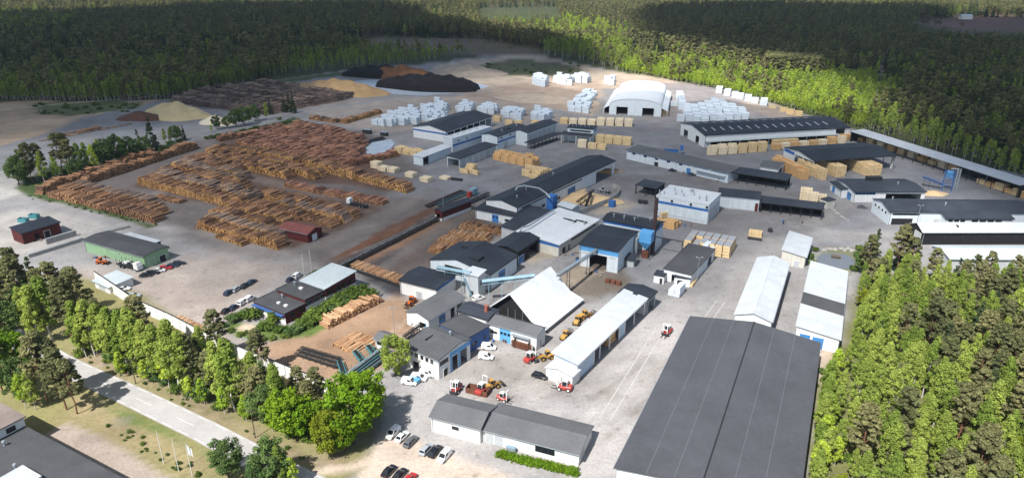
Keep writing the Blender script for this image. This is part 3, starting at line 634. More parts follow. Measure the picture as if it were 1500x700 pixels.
bld('drying_kiln', 'dark-roofed open-fronted kiln shed with pale panelled side', 'kiln', (672.8,232.9), (727.6,212.4), (647.7,231), 5.2, ('mono', .4), 'wall_pale', 'roof_dark', [('A','open',.05,.95,0,4.6), *row('S','door',6,.02,.98,.88,0,4.4,'wall_grey')])
bld('drying_kiln', 'tall pale kiln block with dark roof, blue band and round fans', 'kiln', (728.6,200.4), (771.5,185.5), (705.3,196.7), 8.2, ('gable', .9), 'wall_pale', 'roof_dark',
    [('S','band',0,1,4.3,5.3,'trim_blue'), ('S','fan',.1,.16,6.2,7.2), ('S','fan',.4,.46,6.2,7.2), ('S','fan',.7,.76,6.2,7.2), ('S','door',.2,.34,0,3.6,'wall_grey')], vents=((.3,.3,'pipe'),(.55,.3,'box',1.2,1.2,.8),(.8,.3,'pipe')))
bld('drying_kiln', 'dark-roofed kiln hall with pale sliding doors, rightmost of the kilns', 'kiln', (772.4,194.8), (815.5,179.4), None, 8.0, ('gable', .9), 'wall_pale', 'roof_dark', row('S','door',6,.02,.98,.9,0,6.6,'wall_grey'), W=10)
bld('shed', 'small two-level dark-roofed stacker house before the pale timber row', 'shed', (831.5,187), (868,189.4), None, 8.2, ('flat', .2), 'wall_pale', 'roof_black', [('B','band',0,1,6,7.2,'trim_blue'), ('S','win',.1,.9,6.2,7.2,'trim_dark')], W=8.5, az=R(110), L=16, vents=tuple((.12+.16*i, .5, 'pipe') for i in range(5)))
bld('shed', 'open dark canopy below the stacker house with a timber stack inside', 'shed', (821.7,196.7), (865,201), None, 5.5, ('flat', .15), 'wall_grey', 'roof_dark', [('S','open',.03,.5,0,5), ('S','open',.54,.97,0,5), ('A','open',.1,.9,0,5)], az=R(110), L=18, W=7.0)
bld('conveyor_roof', 'long low dark canopy linking the kilns to the stacker house', 'canopy', (778,211), (821,196.5), None, 3.6, ('flat', .1), 'wall_dark', 'roof_dark', [('S','post',0,1,4)], W=4.5, skip='SNAB')
# --- right: timber halls
bld('timber_hall', 'very long black-roofed timber hall with pale front and rows of skylights', 'warehouse', (1033,198.6), (1245.7,187), (995.7,180.6), 7.2, ('gable', 2.2, .55), 'wall_white', 'roof_black',
    [('A','open',.22,.36,0,4.6), ('A','open',.68,.86,0,4.6), ('S','open',.0,.2,-1,0), *bays('S', 13, .04, .90, 0, 3.6, .05), ('S','open',.90,.965,3.2,6.8), ('S','canopy',.0,.91,3.9,3.2,'roof_silver')],
    vents=tuple((.04+.06*i, .27, 'sky', .8, 5.5) for i in range(15))+tuple((.06+.06*i, .72, 'sky', .8, 4) for i in range(14)))
bld('long_shed', 'long low pale building with blue trim and small black windows', 'shed', (918,220), (1067,254), (930,214), 5.0, ('mono', .8), 'wall_pale', 'roof_grey',
    [*row('S','win',5,.02,.62,.26,3.4,4.3,'trim_dark'), *row('S','band',6,.0,1,.8,4.3,4.8,'trim_blue'), ('S','door',.3,.34,0,2.2,'trim_dark'), ('S','door',.62,.66,0,3,'door_blue'), ('S','canopy',.72,.98,3.2,1.8,'roof_silver')], W=11)
bld('machine_shed', 'open-fronted dark shed at the end of the long low pale building', 'shed', (1067.5,251.9), (1154,263), None, 5.0, ('mono', .5), 'wall_dark', 'roof_dark', [*bays('S', 6, 0.01, .99, 0, 4.5, .03), ('B','open',.1,.9,0,4.3)], W=9, az=R(121))
bld('shed', 'small grey-roofed gabled shed behind the open dark machine shed', 'shed', (1114,243), (1140,247), (1151,236.6), 5.2, ('gable', 1.0), 'wall_white', 'roof_grey', [('B','open',.2,.8,0,4)], W=12)
bld('timber_shed', 'broad dark-roofed timber shed with long rows of yellow bundles under it', 'shed', (1193,236), (1301.5,229), (1136,217), 7.4, ('gable', 1.6, .5), 'wall_white', 'roof_black', [('A','open',.02,.34,0,6.6), ('A','open',.36,.62,0,6.6), ('A','band',.64,.98,5.6,7.2,'trim_blue'), ('S','post',.01,.99,7), ('B','open',.1,.9,0,6.6), *bays('N', 5, .02, .98, 0, 6, .04)], skip='S', L=48)
bld('open_timber_shed', 'very long open timber shed with thin white roof along the forest edge', 'shed', (1246.6,192.5), (1387,236), None, 6.2, ('mono', .5), 'wall_dark', 'roof_white', [('S','post',.005,.995,7)], skip='S', W=9, L=110, az=R(163.5))
bld('open_timber_shed', 'open timber shed with grey roof at the right edge of the picture', 'shed', (1446,254.5), (1500,273), None, 6.0, ('mono', .5), 'wall_dark', 'roof_grey', [('S','post',.01,.99,6)], skip='S', W=11, L=42, az=R(158))
bld('planing_mill', 'low dark-roofed planing mill with black rooftop box and pale left wall', 'mill', (1251.7,281), (1356,281), (1227.7,260.6), 5.0, ('gable', 1.0), 'wall_white', 'roof_dark', [('S','win',.02,.3,3.6,4.6,'blue_light'), ('S','open',.45,.95,0,4), ('A','door',.1,.4,0,3.5,'door_blue')], W=19, vents=((.5,.85,'box',7,2.6,1.8),(.72,.4,'pipe')))
bld('shed', 'small dark-roofed annex with blue door left of the planing mill', 'shed', (1233.5,277.8), (1216,264.5), None, 4.0, ('mono', .4), 'wall_white', 'roof_dark', [('S','door',.55,.8,0,3,'door_blue')], W=-4.5, az=R(0), L=12)
bld('office_mill', 'wide dark-roofed building with white gable of windows, upper right', 'mill', (1304,309.7), (1480,316), (1279.6,291.4), 5.8, ('gable', 1.8), 'wall_pale', 'roof_dark', [*row('A','win',4,.1,.9,.5,3.6,4.8), ('S','win',.02,.2,4.2,5.0,'trim_dark'), ('S','door',.02,.16,0,2.8,'trim_dark'), ('S','door',.3,.36,0,2.6,'door_grey')], az=R(92), L=62, W=16, vents=((.1,.75,'pipe'),(.4,.3,'pipe')))
bld('office_mill', 'dark-roofed front wing with ribbon windows facing the white-roofed sheds', 'mill', (1386,319.5), (1482,318.5), None, 4.8, ('mono', 1.2), 'wall_pale', 'roof_dark', [*row('S','win',3,.03,.3,.8,3.2,4.2,'trim_dark'), *row('S','win',4,.38,.85,.8,3.2,4.2,'trim_dark')], W=5.2, az=R(92), L=27)
bld('timber_shed', 'white-roofed shed with long black timber front, right edge', 'shed', (1352.5,340.3), (1500,340), (1335,329), 5.2, ('gable', 2.0), 'wall_dark', 'roof_white', [('A','door',.1,.55,0,4.2,'wall_grey'), *row('S','win',6,.1,.9,.12,3,3.8,'steel_dark')], W=9.5, L=52, gable_mat='wall_dark', vents=((.28,.3,'box',.5,1.6,.4),))
bld('timber_shed', 'pale-roofed shed half hidden behind the trees, right edge', 'shed', (1392,379), (1500,379), None, 4.6, ('gable', 1.4), 'wall_grey', 'roof_silver', [], W=12, L=44, az=R(91))
# --- the mill yard
bld('drying_kiln', 'big white cubic kiln with blue band and pipes on its white roof', 'kiln', (961.4,287), (1038.6,300.6), (1051.4,283.4), 8.6, ('flat', .25), 'wall_pale', 'roof_white_lifted',
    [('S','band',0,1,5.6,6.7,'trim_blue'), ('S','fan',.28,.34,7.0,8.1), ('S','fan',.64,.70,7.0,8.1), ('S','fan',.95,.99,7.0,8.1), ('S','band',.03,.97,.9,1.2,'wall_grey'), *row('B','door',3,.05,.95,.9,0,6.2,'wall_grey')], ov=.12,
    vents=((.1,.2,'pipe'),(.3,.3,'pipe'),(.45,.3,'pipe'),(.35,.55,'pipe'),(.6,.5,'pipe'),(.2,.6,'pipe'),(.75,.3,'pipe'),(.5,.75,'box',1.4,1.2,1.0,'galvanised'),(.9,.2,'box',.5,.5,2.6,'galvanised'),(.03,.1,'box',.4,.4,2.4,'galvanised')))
bld('warehouse', 'low pale-blue-walled store with dark roof right of the cubic kiln', 'warehouse', (1052.5,285.3), (1113,291.4), (1120,282.3), 6.0, ('mono', .4), 'wall_pale', 'roof_dark', [('S','door',.91,.985,0,3.9,'wall_red'), ('S','band',0,.88,.0,.5,'wall_grey')])
bld('open_shed', 'dark open shed on posts right of the pale-blue-walled store', 'shed', (1114.5,296.2), (1205.7,307), (1120,288), 4.6, ('mono', .5), 'wall_dark', 'roof_dark', [('S','post',.01,.99,4.2), ('B','open',.1,.6,0,4)], skip='S')
bld('open_shed', 'small dark open shed left of the big cubic kiln', 'shed', (931,271.4), (961,277), (948.6,264.3), 4.4, ('flat', .1), 'wall_dark', 'roof_dark', [('S','post',.02,.98,4), ('A','open',.1,.9,0,4)], skip='S', ov=.3)
bld('boiler_house', 'boiler house with dark roof, light-blue fascia and wide open door', 'boiler house', (849.6,357), (906.4,367.6), (938,340), 8.6, ('gable', .8), 'wall_pale', 'roof_black',
    [('S','open',.27,.72,0,5.6), ('S','band',0,1,6.3,8.5,'blue_light'), ('B','door',.6,.72,0,2.4,'trim_dark'), ('S','band',.06,.2,5.2,5.8,'wall_grey'), ('S','band',.78,.94,5.2,5.8,'wall_grey')], az=R(118), gable_mat='wall_pale')
bld('boiler_house', 'tall dark-roofed rear boiler block with blue fascia behind the boiler house', 'boiler house', (884,321), (958,338), (971,325), 9.6, ('gable', .8), 'wall_pale', 'roof_black', [('S','band',0,1,8.2,9.5,'trim_blue'), ('B','band',0,1,8.2,9.5,'trim_blue')], az=R(120),
    vents=((.15,.3,'pipe'),(.35,.3,'pipe'),(.55,.3,'pipe'),(.3,.7,'pipe'),(.55,.75,'pipe'),(.8,.6,'pipe')))
bld('shed', 'small pale shed with dark lean-to roof beside the boiler house', 'shed', (917,379), (928.5,381), (936,373.5), 3.0, ('mono', .4), 'wall_grey', 'roof_dark', [('B','door',.3,.7,0,2.1,'trim_dark')])
bld('warehouse', 'flat dark-roofed low store in front of the six-by-two pale timber stacks', 'warehouse', (972.9,393.7), (1012.9,402.9), (1048.6,365.7), 4.4, ('flat', .2), 'wall_white', 'roof_felt', [('S','open',.3,.6,0,3), ('B','open',.55,.9,0,3.4)], ov=.3)
bld('shed', 'tiny white shed with dark lid roof at the low store', 'shed', (958,402.9), (972.9,405.7), (980.6,399.4), 2.8, ('flat', .12), 'wall_white', 'roof_dark', [('S','door',.6,.85,0,2.1,'trim_dark')], ov=.2)
bld('shed', 'small white shed with dark roof at the front corner of the low store', 'shed', (988,406), (1011.4,409.3), (1014,402.5), 3.0, ('flat', .12), 'wall_white', 'roof_dark', [('S','door',.2,.5,0,2.2,'trim_dark')], ov=.2)
bld('shed', 'small cream hut with dark roof beside the pale timber stacks, right yard', 'shed', (1202.5,291.5), (1212,295), (1216.5,290), 3.6, ('flat', .1), 'wall_cream', 'roof_dark', [('S','win',.2,.8,1.6,2.6,'trim_dark')], ov=.25)
# --- white-roofed sheds
bld('shed', 'small white mono-pitch shed above the two long white-roofed sheds', 'shed', (1180,376.7), (1189,349), (1146.8,365.3), 4.4, ('mono', 1.3), 'wall_cream', 'roof_white', [('A','door',.2,.45,0,2.4,'door_grey')])
bld('long_shed', 'long white-roofed gabled shed just behind the great dark hall', 'shed', (1130,471), (1155.5,385.6), (1076.8,460.8), 5.0, ('gable', 1.6), 'wall_white', 'roof_white', bays('S', 8, .02, .98, 0, 4.2, .05))
T, org, az, L, W, sy = bld('long_shed', 'long white-roofed shed with a grey roof band and blue doors', 'shed', (1229.6,497), (1240.5,398), (1168.5,473.8), 4.4, ('mono', 1.5), 'wall_white', 'roof_white', [('A','door',.08,.3,0,3.4,'wall_white'), ('A','door',.34,.6,0,3.6,'door_blue'), ('A','door',.66,.9,.6,3.8,'door_blue'), *row('S','win',6,.05,.95,.3,2,3.2,'trim_dark')])
q = MB(sy)
z0, z1 = 4.4, 5.9
q.hexa([(L*.30,-.47,z0+.20),(L*.47,-.47,z0+.20),(L*.47,W+.47,z1+.22),(L*.30,W+.47,z1+.22)], [(L*.30,-.47,z0+.30),(L*.47,-.47,z0+.30),(L*.47,W+.47,z1+.32),(L*.30,W+.47,z1+.32)])
q.build('roof_band', 'roof_felt', T)
T, org, az, L, W, sy = bld('long_shed', 'long open-sided garage shed with white roof beside the apron', 'shed', (845.7,532), (945.7,437.7), (798.6,528), 5.6, ('mono', .9), 'wall_plaster', 'roof_white',
    [('S','band',.005,.05,0,4.6,'door_paleblue'), ('S','door',.06,.13,0,4.0,'door_paleblue'), ('S','door',.14,.21,0,4.0,'door_paleblue'), ('S','open',.23,.30,0,4.7), ('S','open',.31,.44,0,4.7), ('S','open',.45,.58,0,4.7), ('S','door',.59,.66,0,4.4,'door_paleblue'), ('S','open',.68,.82,0,4.7), ('S','open',.83,.985,0,4.7), ('A','band',0,1,5.0,5.5,'door_paleblue')], ov=.7)
bld('shed', 'low white gable-ended shed at the near end of the long garage shed', 'shed', (838.6,551.5), (846.5,543.5), (797,539), 3.4, ('gable', .8, .55), 'wall_plaster', 'roof_white', [('A','door',.6,.75,0,2.1,'trim_white')], W=8.0, L=4.2, az=az, ov=.35)
bld('shed', 'small dark-roofed shed at the far end of the long garage shed', 'shed', (948,439), (956,432), None, 5.4, ('gable', .8), 'wall_grey', 'roof_black', [('S','open',.2,.9,0,4)], W=9.5, L=7, az=az)
# --- the steep-roofed chip store
org, az, L, W, sy = frame((800,484), (850,447), (717,448.6), 1.5)
az = R(33.5); L = 23.5; W = 22.5
T = thing('chip_store', 'steep white tent-like chip store with black gable', 'store', org, az); fn = lambda p, q_, d: (d, p, q_)
kn = [(0, 1.5), (5.0, 3.1), (12.8, 10.0), (W, 1.7)]
rb = MB(sy)
for i in range(3):
    (a0, z0), (a1, z1) = kn[i], kn[i+1]; rb.prism([(a0, z0), (a1, z1), (a1, z1+.28), (a0, z0+.28)], -.4, L+.4, fn)
rb.build('roof', 'roof_white_lifted', T)
for d0, nm in ((1.2, 'gable'), (L-1.4, 'gable')):
    g = MB(sy); g.prism([(0.5, 0), (0.5, 1.6), (5.0, 3.05), (12.8, 9.9), (W-.5, 1.9), (W-.5, 0)], d0, d0+.2, fn); g.build('gable', 'wall_dark', T)
g = MB(sy); g.box(0.1, L-.1, .6, .9, 0, 1.6); g.box(0.1, L-.1, W-.9, W-.6, 0, 1.7); g.build('wall', 'concrete', T)
for k in range(3):
    q = MB(sy); q.cyl((1.0, W*(.40+.12*k), 0), (1.0, W*(.40+.12*k), 4.6), .07, k=6); q.build('lightning_rod', 'galvanised', T)
for k in range(4):
    q = MB(sy); q.cyl((3+k*5.6, 1.4, 1.9), (3+k*5.6, 1.4, 4.6), .07, k=6); q.cyl((3+k*5.6, 1.4, 4.6), (3+k*5.6, 1.4, 4.8), .25, .05, 8); q.build('roof_vent', 'galvanised', T)
# --- offices
bld('office', 'low dark-roofed red and white office wing with violet awning', 'office', (371.4,441.4), (417,459.4), (444,439.4), 3.8, ('flat', .2), 'wall_red', 'roof_felt', [('S','band',0,1,0,2.2,'wall_plaster'), *row('S','win',3,.1,.95,.45,1.0,2.3,'trim_dark'), *row('B','win',2,.1,.9,.4,1.6,2.8,'trim_dark'), ('S','canopy',.02,.98,3.0,1.2,'wall_blue')], ov=.35, vents=((.55,.35,'box',1.2,.8,.5,'trim_white'),(.78,.35,'box',1.3,.9,.5,'trim_white'),(.4,.7,'pipe')))
bld('office', 'middle office wing, red above white, with flat dark roof', 'office', (405.7,424), (447,439), (478.6,428.6), 5.2, ('flat', .2), 'wall_red', 'roof_felt', [('S','band',0,1,0,2.8,'wall_plaster'), ('B','band',0,1,0,2.8,'wall_plaster'), *row('B','win',3,.05,.95,.75,3.2,4.4,'wall_grey')], ov=.35, W=8.5, vents=((.5,.5,'box',1.4,.9,.6,'trim_white'),(.2,.6,'pipe')))
bld('office', 'two-storey office wing with silver roof, red above white', 'office', (441.4,411), (475.7,423), (515.7,403), 6.0, ('mono', .9), 'wall_red', 'roof_silver', [('B','band',0,1,0,3.0,'wall_plaster'), ('S','band',0,1,0,3.0,'wall_plaster'), *row('B','win',4,.05,.95,.7,3.6,4.8,'trim_dark'), *row('B','win',2,.45,.95,.55,1.0,2.3,'trim_dark')], ov=.5, W=13.5)
bld('barn', 'small red barn with reddish roof standing among the log rows', 'barn', (410.6,334.3), (450.6,342.9), (470,332.9), 3.8, ('gable', 1.2), 'wall_red', 'roof_red', [('B','door',.3,.6,0,2.6,'wall_white')])
bld('measuring_house', 'narrow red log-measuring house with white base on the sorting line', 'shed', (647,310), (690,294), (633.7,308), 4.4, ('gable', .8), 'wall_red', 'roof_dark', [('S','band',0,1,0,1.4,'wall_plaster'), ('A','band',0,1,0,1.2,'wall_plaster'), ('A','open',.25,.75,1.3,3), ('A','door',.8,.95,0,2.0,'trim_white')])
bld('warehouse', 'long light-green warehouse with dark roof near the parked cars', 'warehouse', (122.3,351.4), (210,375.7), (237,362.9), 4.8, ('gable', .5), 'wall_green', 'roof_felt', [('B','door',.15,.4,0,3,'wall_green'), ('B','door',.6,.85,0,2.6,'trim_dark'), *row('S','win',3,.3,.9,.1,2.8,3.6)], W=10)
bld('warehouse', 'flat white-roofed building behind the light-green warehouse', 'warehouse', (175.7,345.7), (221.4,358.6), (237,354), 3.8, ('flat', .15), 'wall_dark', 'roof_white', [('B','door',.2,.6,0,2.6,'wall_green')], ov=.2)
bld('barn', 'dark-red barn with black roof at the left edge', 'barn', (31.4,342), (86.6,325.7), (20,337), 4.6, ('mono', .8), 'wall_red', 'roof_black', [('S','open',.3,.42,0,2.8), ('S','door',.55,.7,0,2.8,'wall_dark'), ('B','open',.3,.8,0,2.6)], W=8)
bld('warehouse', 'broad black-roofed workshop at the bottom left corner', 'warehouse', (37,625.7), (174,699), None, 4.6, ('flat', .2), 'wall_white', 'roof_felt', [], W=-30, L=44, ov=.2, vents=((.41,.47,'box',7,12,1.0,'roof_white'), (.19,.67,'box',5,13,.9,'roof_seamed'), (.12,.40,'box',1.2,1.2,1.1,'trim_white'), (.30,.30,'pipe'), (.07,.2,'pipe')))
bld('warehouse', 'white block with brown roof and one window, bottom left corner', 'warehouse', (34,611), None, None, 7.2, ('flat', .15), 'wall_plaster', 'roof_brown', [('S','win',.10,.2,5.2,6.5,'trim_dark')], W=-11, L=20, az=R(209))
bld('hut', 'small grey-roofed white hut beside the log infeed', 'shed', (549,495), (562,499.5), (574,489), 3.0, ('gable', .9), 'wall_plaster', 'roof_grey', [('S','win',.2,.8,1.2,2.2,'trim_dark')])
bld('gate_house', 'pale-blue-roofed store at the end of the white perimeter wall', 'warehouse', (137,411), (160,421), None, 2.5, ('mono', .4), 'wall_plaster', 'roof_silver', [('S','door',.3,.7,0,2.4,'door_grey')], W=8)

# --- domed storage hall with lean-tos
a = P(892,167.5); b_ = P(965.5,171); az = R(104); L = 36.0
D = 78.0; DT = thing('domed_hall', 'large white arched fabric storage hall with two dark doorways', 'warehouse', a, az)
prof = []
for i in range(21):
    t = i/20; prof.append((L*(.5-.5*math.cos(math.pi*t)), 6.2+5.2*math.sin(math.pi*t)**.8))
def fnd(p, q_, d): return (p, d, q_)
w = MB()
for x0, x1 in ((0, L*.14), (L*.36, L*.64), (L*.86, L)): w.box(x0, x1, 0, .25, 0, 5.6)
w.box(0, L, 0, .25, 5.6, 6.2); w.prism([(0.05, 6.2)]+prof[1:-1]+[(L-.05, 6.2)], 0, .25, fnd)
w.prism([(0.05, 0), (0.05, 6.2)]+prof[1:-1]+[(L-.05, 6.2), (L-.05, 0)], D-.25, D, fnd)
w.box(0, .25, .25, D-.25, 0, 6.2); w.box(L-.25, L, .25, D-.25, 0, 6.2); w.build('wall', 'wall_pale', DT)
for i in range(5):                                                 # fabric bays
    r_ = MB(); y0, y1 = D*i/5-(.3 if i == 0 else 0), D*(i+1)/5-.08
    for j in range(20):
        (a0, z0), (a1, z1) = prof[j], prof[j+1]; r_.prism([(a0, z0+.03), (a1, z1+.03), (a1, z1+.25), (a0, z0+.25)], y0, y1, fnd)
    r_.build('roof_bay', 'membrane', DT)
for x0, x1, s in ((-4.2, -.02, 0), (L+.02, L+4.2, 1)):
    q = MB(); hi, lo = 6.0, 3.8
    pz = [(x0, lo if s == 0 else hi), (x1, hi if s == 0 else lo)]
    q.prism([(pz[0][0], pz[0][1]), (pz[1][0], pz[1][1]), (pz[1][0], pz[1][1]+.2), (pz[0][0], pz[0][1]+.2)], 0, D*.95, fnd); q.build('lean_to_roof', 'membrane', DT)
    xe = x0 if s == 0 else x1-.2; q = MB(); q.box(xe, xe+.2, 4, D*.95, 0, 3.8)
    q.box(xe, xe+.2, 0, .3, 0, 3.8); q.build('lean_to_wall', 'wall_white', DT)

# ---------------------------------------------------------------- logs
def log_pile(label, pxa, pxb, length=5.2, height=3.2, barkm='bark_brown', endm='end_orange', rad=0.26, parts=False, seed=0, slope=0.9, mess=0.05, back=True, group=None, dense=1.0, nv=6, beds=1):
    """a stack along the base line a->b; the logs lie across it, reaching away from the line"""
    rg = random.Random(seed*7+3); a = P(*pxa); b_ = P(*pxb); az = az_of(a, b_); L = (b_-a).length
    T = thing('log_pile', label, 'log pile', a, az, group)
    q = MB(); layers = max(1, int(height*1.2/(rad*1.75))); cnt = 0; ph = rg.random()*9; seg = rg.uniform(4, 6.5); sgh = [[(rg.uniform(.62, 1.18), rg.uniform(-.28, .28), rg.uniform(-.3, .3)) for _ in range(int(L/seg)+2)] for _ in range(beds)]
    for bed, k in [(b0, k0) for b0 in range(beds) for k0 in range(layers)]:
        z = rad*0.97+k*rad*1.72; s = k*rad*slope+rg.random()*rad; end = L-k*rad*slope
        while s < end:
            r0 = rad*rg.uniform(.72, 1.12)
            sh, stn, sof = sgh[bed][int((s+.5*math.sin(k*1.7))/seg)] if not parts else (.9, 0, 0); local_h = height*(sh+0.1*math.sin(s*1.1+ph)+0.08*rg.random())
            if z <= max(local_h, rad*2.2):
                topmost = z+rad*1.72 > local_h or k == layers-1
                y0 = rg.uniform(-.35, .35)+sof+bed*(length+.15); ln = length*rg.uniform(.86, 1.05); m_ = mess*(3.6 if topmost else 1.0)
                dx = ln*rg.uniform(-m_, m_); dz = rg.uniform(-.04, .1)*(1.6 if topmost and k else .5)
                p0 = (s, y0, z); p1 = (s+dx, y0+ln, z+(dz if k else 0))
                if parts and cnt < 290:
                    lb = MB(); lb.cyl(p0, p1, r0, r0*.86, nv, 0, 1, rg.random()); lb.build('log', [barkm, endm], T); cnt += 1
                else: q.cyl(p0, p1, r0, r0*.86, nv, 0, 1, min(1, max(0, rg.random()**1.3+stn)))
            s += rad*2*(1.0 if rg.random() > .04 else 1.6)/dense
    if q.v:
        o = q.build('logs', [barkm, endm], T); o['kind'] = 'stuff'
    return T
LP = [  # label, base line, length, height, bark, end
 ('long log row with bright yellow ends, longest of the yard', (312,219), (440,243), 5.6, 3.8, 'bark_brown', 'end_orange'),
 ('yellow-ended log row running up to the sorting line, right part of the yard', (440,243.5), (596,284), 6.2, 4.2, 'bark_brown', 'end_orange'),
 ('reddish old log row directly behind the long yellow-ended row', (345,213), (505,246), 5.4, 3.4, 'bark_red', 'end_brown'),
 ('second reddish old log row from the long yellow-ended row', (362,205), (512,236), 5.4, 3.4, 'bark_red', 'end_brown'),
 ('third reddish old log row from the long yellow-ended row', (378,199), (520,227), 5.4, 3.2, 'bark_red', 'end_brown'),
 ('fourth reddish old log row from the long yellow-ended row', (396,193), (524,218), 5.4, 3.2, 'bark_red', 'end_brown'),
 ('fifth reddish old log row, below the dark trees on the bank', (412,188), (520,209), 5.4, 3.0, 'bark_red', 'end_brown'),
 ('rearmost short reddish log row below the trees on the bank', (428,183), (500,197), 5.2, 2.8, 'bark_red', 'end_brown'),
 ('front log row of the left block, with pale yellow ends', (200,270), (346,307), 5.6, 3.7, 'bark_brown', 'end_orange'),
 ('second log row of the left block', (218,261), (368,299), 5.6, 3.7, 'bark_grey', 'end_orange'),
 ('third log row of the left block', (234,253), (352,282), 5.6, 3.7, 'bark_brown', 'end_orange'),
 ('fourth log row of the left block, grey topped', (250,246), (352,269), 5.6, 3.7, 'bark_grey', 'end_orange'),
 ('fifth log row of the left block, ending at the gravel lane', (266,239), (348,256), 5.6, 3.7, 'bark_brown', 'end_brown'),
 ('log row above the gravel lane inside the yard', (284,233), (420,263), 5.6, 3.7, 'bark_brown', 'end_orange'),
 ('tangled log row just before the long yellow-ended row', (300,226), (462,264), 5.6, 3.7, 'bark_brown', 'end_orange'),
 ('front log row nearest the beige gravel, bright yellow ends', (288,334), (408,367), 5.6, 3.7, 'bark_brown', 'end_orange'),
 ('short log heap before the front row by the beige gravel', (314,349), (356,361), 4.0, 1.6, 'bark_brown', 'end_orange'),
 ('second log row from the beige gravel, left of the red barn', (298,325), (412,355), 5.6, 3.7, 'bark_grey', 'end_orange'),
 ('third log row from the beige gravel, left of the red barn', (304,317), (412,343), 5.6, 3.7, 'bark_brown', 'end_orange'),
 ('fourth log row from the beige gravel, touching the red barn', (330,311), (420,333), 5.6, 3.7, 'bark_brown', 'end_orange'),
 ('log row behind the red barn, upper side', (350,304), (440,325), 5.6, 3.7, 'bark_brown', 'end_brown'),
 ('log row right of the red barn', (440,322), (486,335), 5.6, 2.6, 'bark_brown', 'end_brown'),
 ('pale log row above and right of the red barn', (400,304), (505,328), 5.6, 3.7, 'bark_grey', 'end_orange'),
 ('log row beside the parked log truck', (385,294), (520,322), 5.6, 3.7, 'bark_brown', 'end_orange'),
 ('log row in the middle of the yard above the log truck', (372,285), (470,306), 5.6, 2.6, 'bark_brown', 'end_brown'),
 ('dark thin log row along the wide lane in the yard', (414,275), (560,302), 5.0, 2.6, 'bark_red', 'end_brown'),
 ('log row along the grass verge of the gravel road', (68,288), (226,328), 5.8, 3.4, 'bark_brown', 'end_brown'),
 ('log row second from the grass verge of the gravel road', (84,281), (236,318), 5.8, 3.4, 'bark_brown', 'end_brown'),
 ('log row third from the grass verge, grey topped', (98,275), (228,306), 5.8, 3.0, 'bark_grey', 'end_brown'),
 ('low remnant of logs lying alone on the open yard', (224,291), (263,299), 4.2, 1.2, 'bark_brown', 'end_brown'),
 ('long brown log pile along the yard road, front of two', (120,274), (293,217), 5.0, 4.6, 'bark_brown', 'end_brown'),
 ('long brown log pile under the roadside trees, rear of two', (62,286), (232,228), 5.0, 4.8, 'bark_brown', 'end_brown'),
 ('brown log pile on the bank below the small trees', (322,208), (420,187), 4.6, 3.0, 'bark_red', 'end_brown'),
 ('weathered grey log pile, front of the far grey block', (250,149), (386,168), 6.4, 3.9, 'bark_grey', 'end_grey'),
 ('weathered grey log pile, second of the far grey block', (266,142.5), (414,163), 6.4, 3.9, 'bark_grey', 'end_grey'),
 ('weathered grey log pile, third of the far grey block', (288,137), (440,158.5), 6.4, 4.4, 'bark_grey', 'end_grey'),
 ('weathered grey log pile, fourth of the far grey block', (316,132.5), (466,154), 6.4, 4.4, 'bark_grey', 'end_grey'),
 ('weathered grey log pile, fifth of the far grey block', (346,128.5), (490,149.5), 6.4, 4.2, 'bark_grey', 'end_grey'),
 ('weathered grey log pile, rearmost of the far grey block', (372,124.5), (508,145), 6.4, 4.2, 'bark_grey', 'end_grey'),
 ('small loose brown log pile beside the far yard road', (452,175), (492,181), 6.0, 2.2, 'bark_brown', 'end_brown'),
 ('brown log pile left of the white wrapped bundles', (507,182), (560,166), 5.5, 2.8, 'bark_brown', 'end_orange'),
 ('reddish log pile beside the pale tarpaulin', (515,244), (586,229), 5.0, 3.4, 'bark_red', 'end_brown'),
 ('pale barked log stack nearest the sorting belt', (627,369), (668,377), 4.8, 2.4, 'bark_pale', 'end_pale'),
 ('second pale log stack from the sorting belt', (640,357), (693,367), 4.8, 2.6, 'bark_pale', 'end_pale'),
 ('third pale log stack from the sorting belt', (655,346), (716,356), 4.8, 2.6, 'bark_pale', 'end_pale'),
 ('fourth pale log stack, beside the narrow link building', (672,335), (738,346), 4.8, 2.6, 'bark_brown', 'end_pale'),
]
for i, (lb, a, b_, ln, hh, bm, em) in enumerate(LP):
    far = P(*a).length > 380; two = lb.endswith('yellow-ended row') or 'reddish old' in lb or 'left block' in lb or 'gravel lane inside' in lb or 'far grey' in lb
    log_pile(lb, a, b_, (5.0 if 'red' in lb else (5.6 if 'far grey' in lb else 4.3)) if two else ln, hh, bm, em, rad=0.33 if far else 0.235, seed=i, nv=5 if far else 6, mess=.05, beds=2 if two else 1)
log_pile('pale stripped log pile beside the office garden', (481,482), (562,441.5), 5.0, 2.7, 'bark_pale', 'end_pale', rad=.33, parts=True, seed=91, mess=.03)
log_pile('orange logs lying side by side on the long transfer deck', (508,388), (592,418), 4.6, .9, 'bark_pale', 'end_pale', rad=.27, parts=True, seed=92, mess=.02)
log_pile('orange logs lying on the green infeed deck', (486,506), (520,519), 5.2, 1.1, 'bark_pale', 'end_pale', rad=.3, parts=True, seed=93, mess=.03)
log_pile('second bed of orange logs on the green infeed deck, by the hut', (505,497), (545,512), 5.0, 1.2, 'bark_pale', 'end_pale', rad=.3, parts=True, seed=94, mess=.03)
log_pile('low row of rusty logs before the white perimeter wall', (252,468), (292,487), 3.0, .8, 'bark_pale', 'end_brown', rad=.3, parts=True, seed=95)
log_pile('rows of dark logs on the far gravel by the trees', (75,203), (150,188), 5.0, 1.0, 'bark_brown', 'end_brown', rad=.3, seed=96, mess=.03)
log_pile('longer row of dark logs on the far gravel', (62,208), (195,182), 5.0, .6, 'bark_grey', 'end_brown', rad=.3, seed=97, mess=.03, dense=.5)

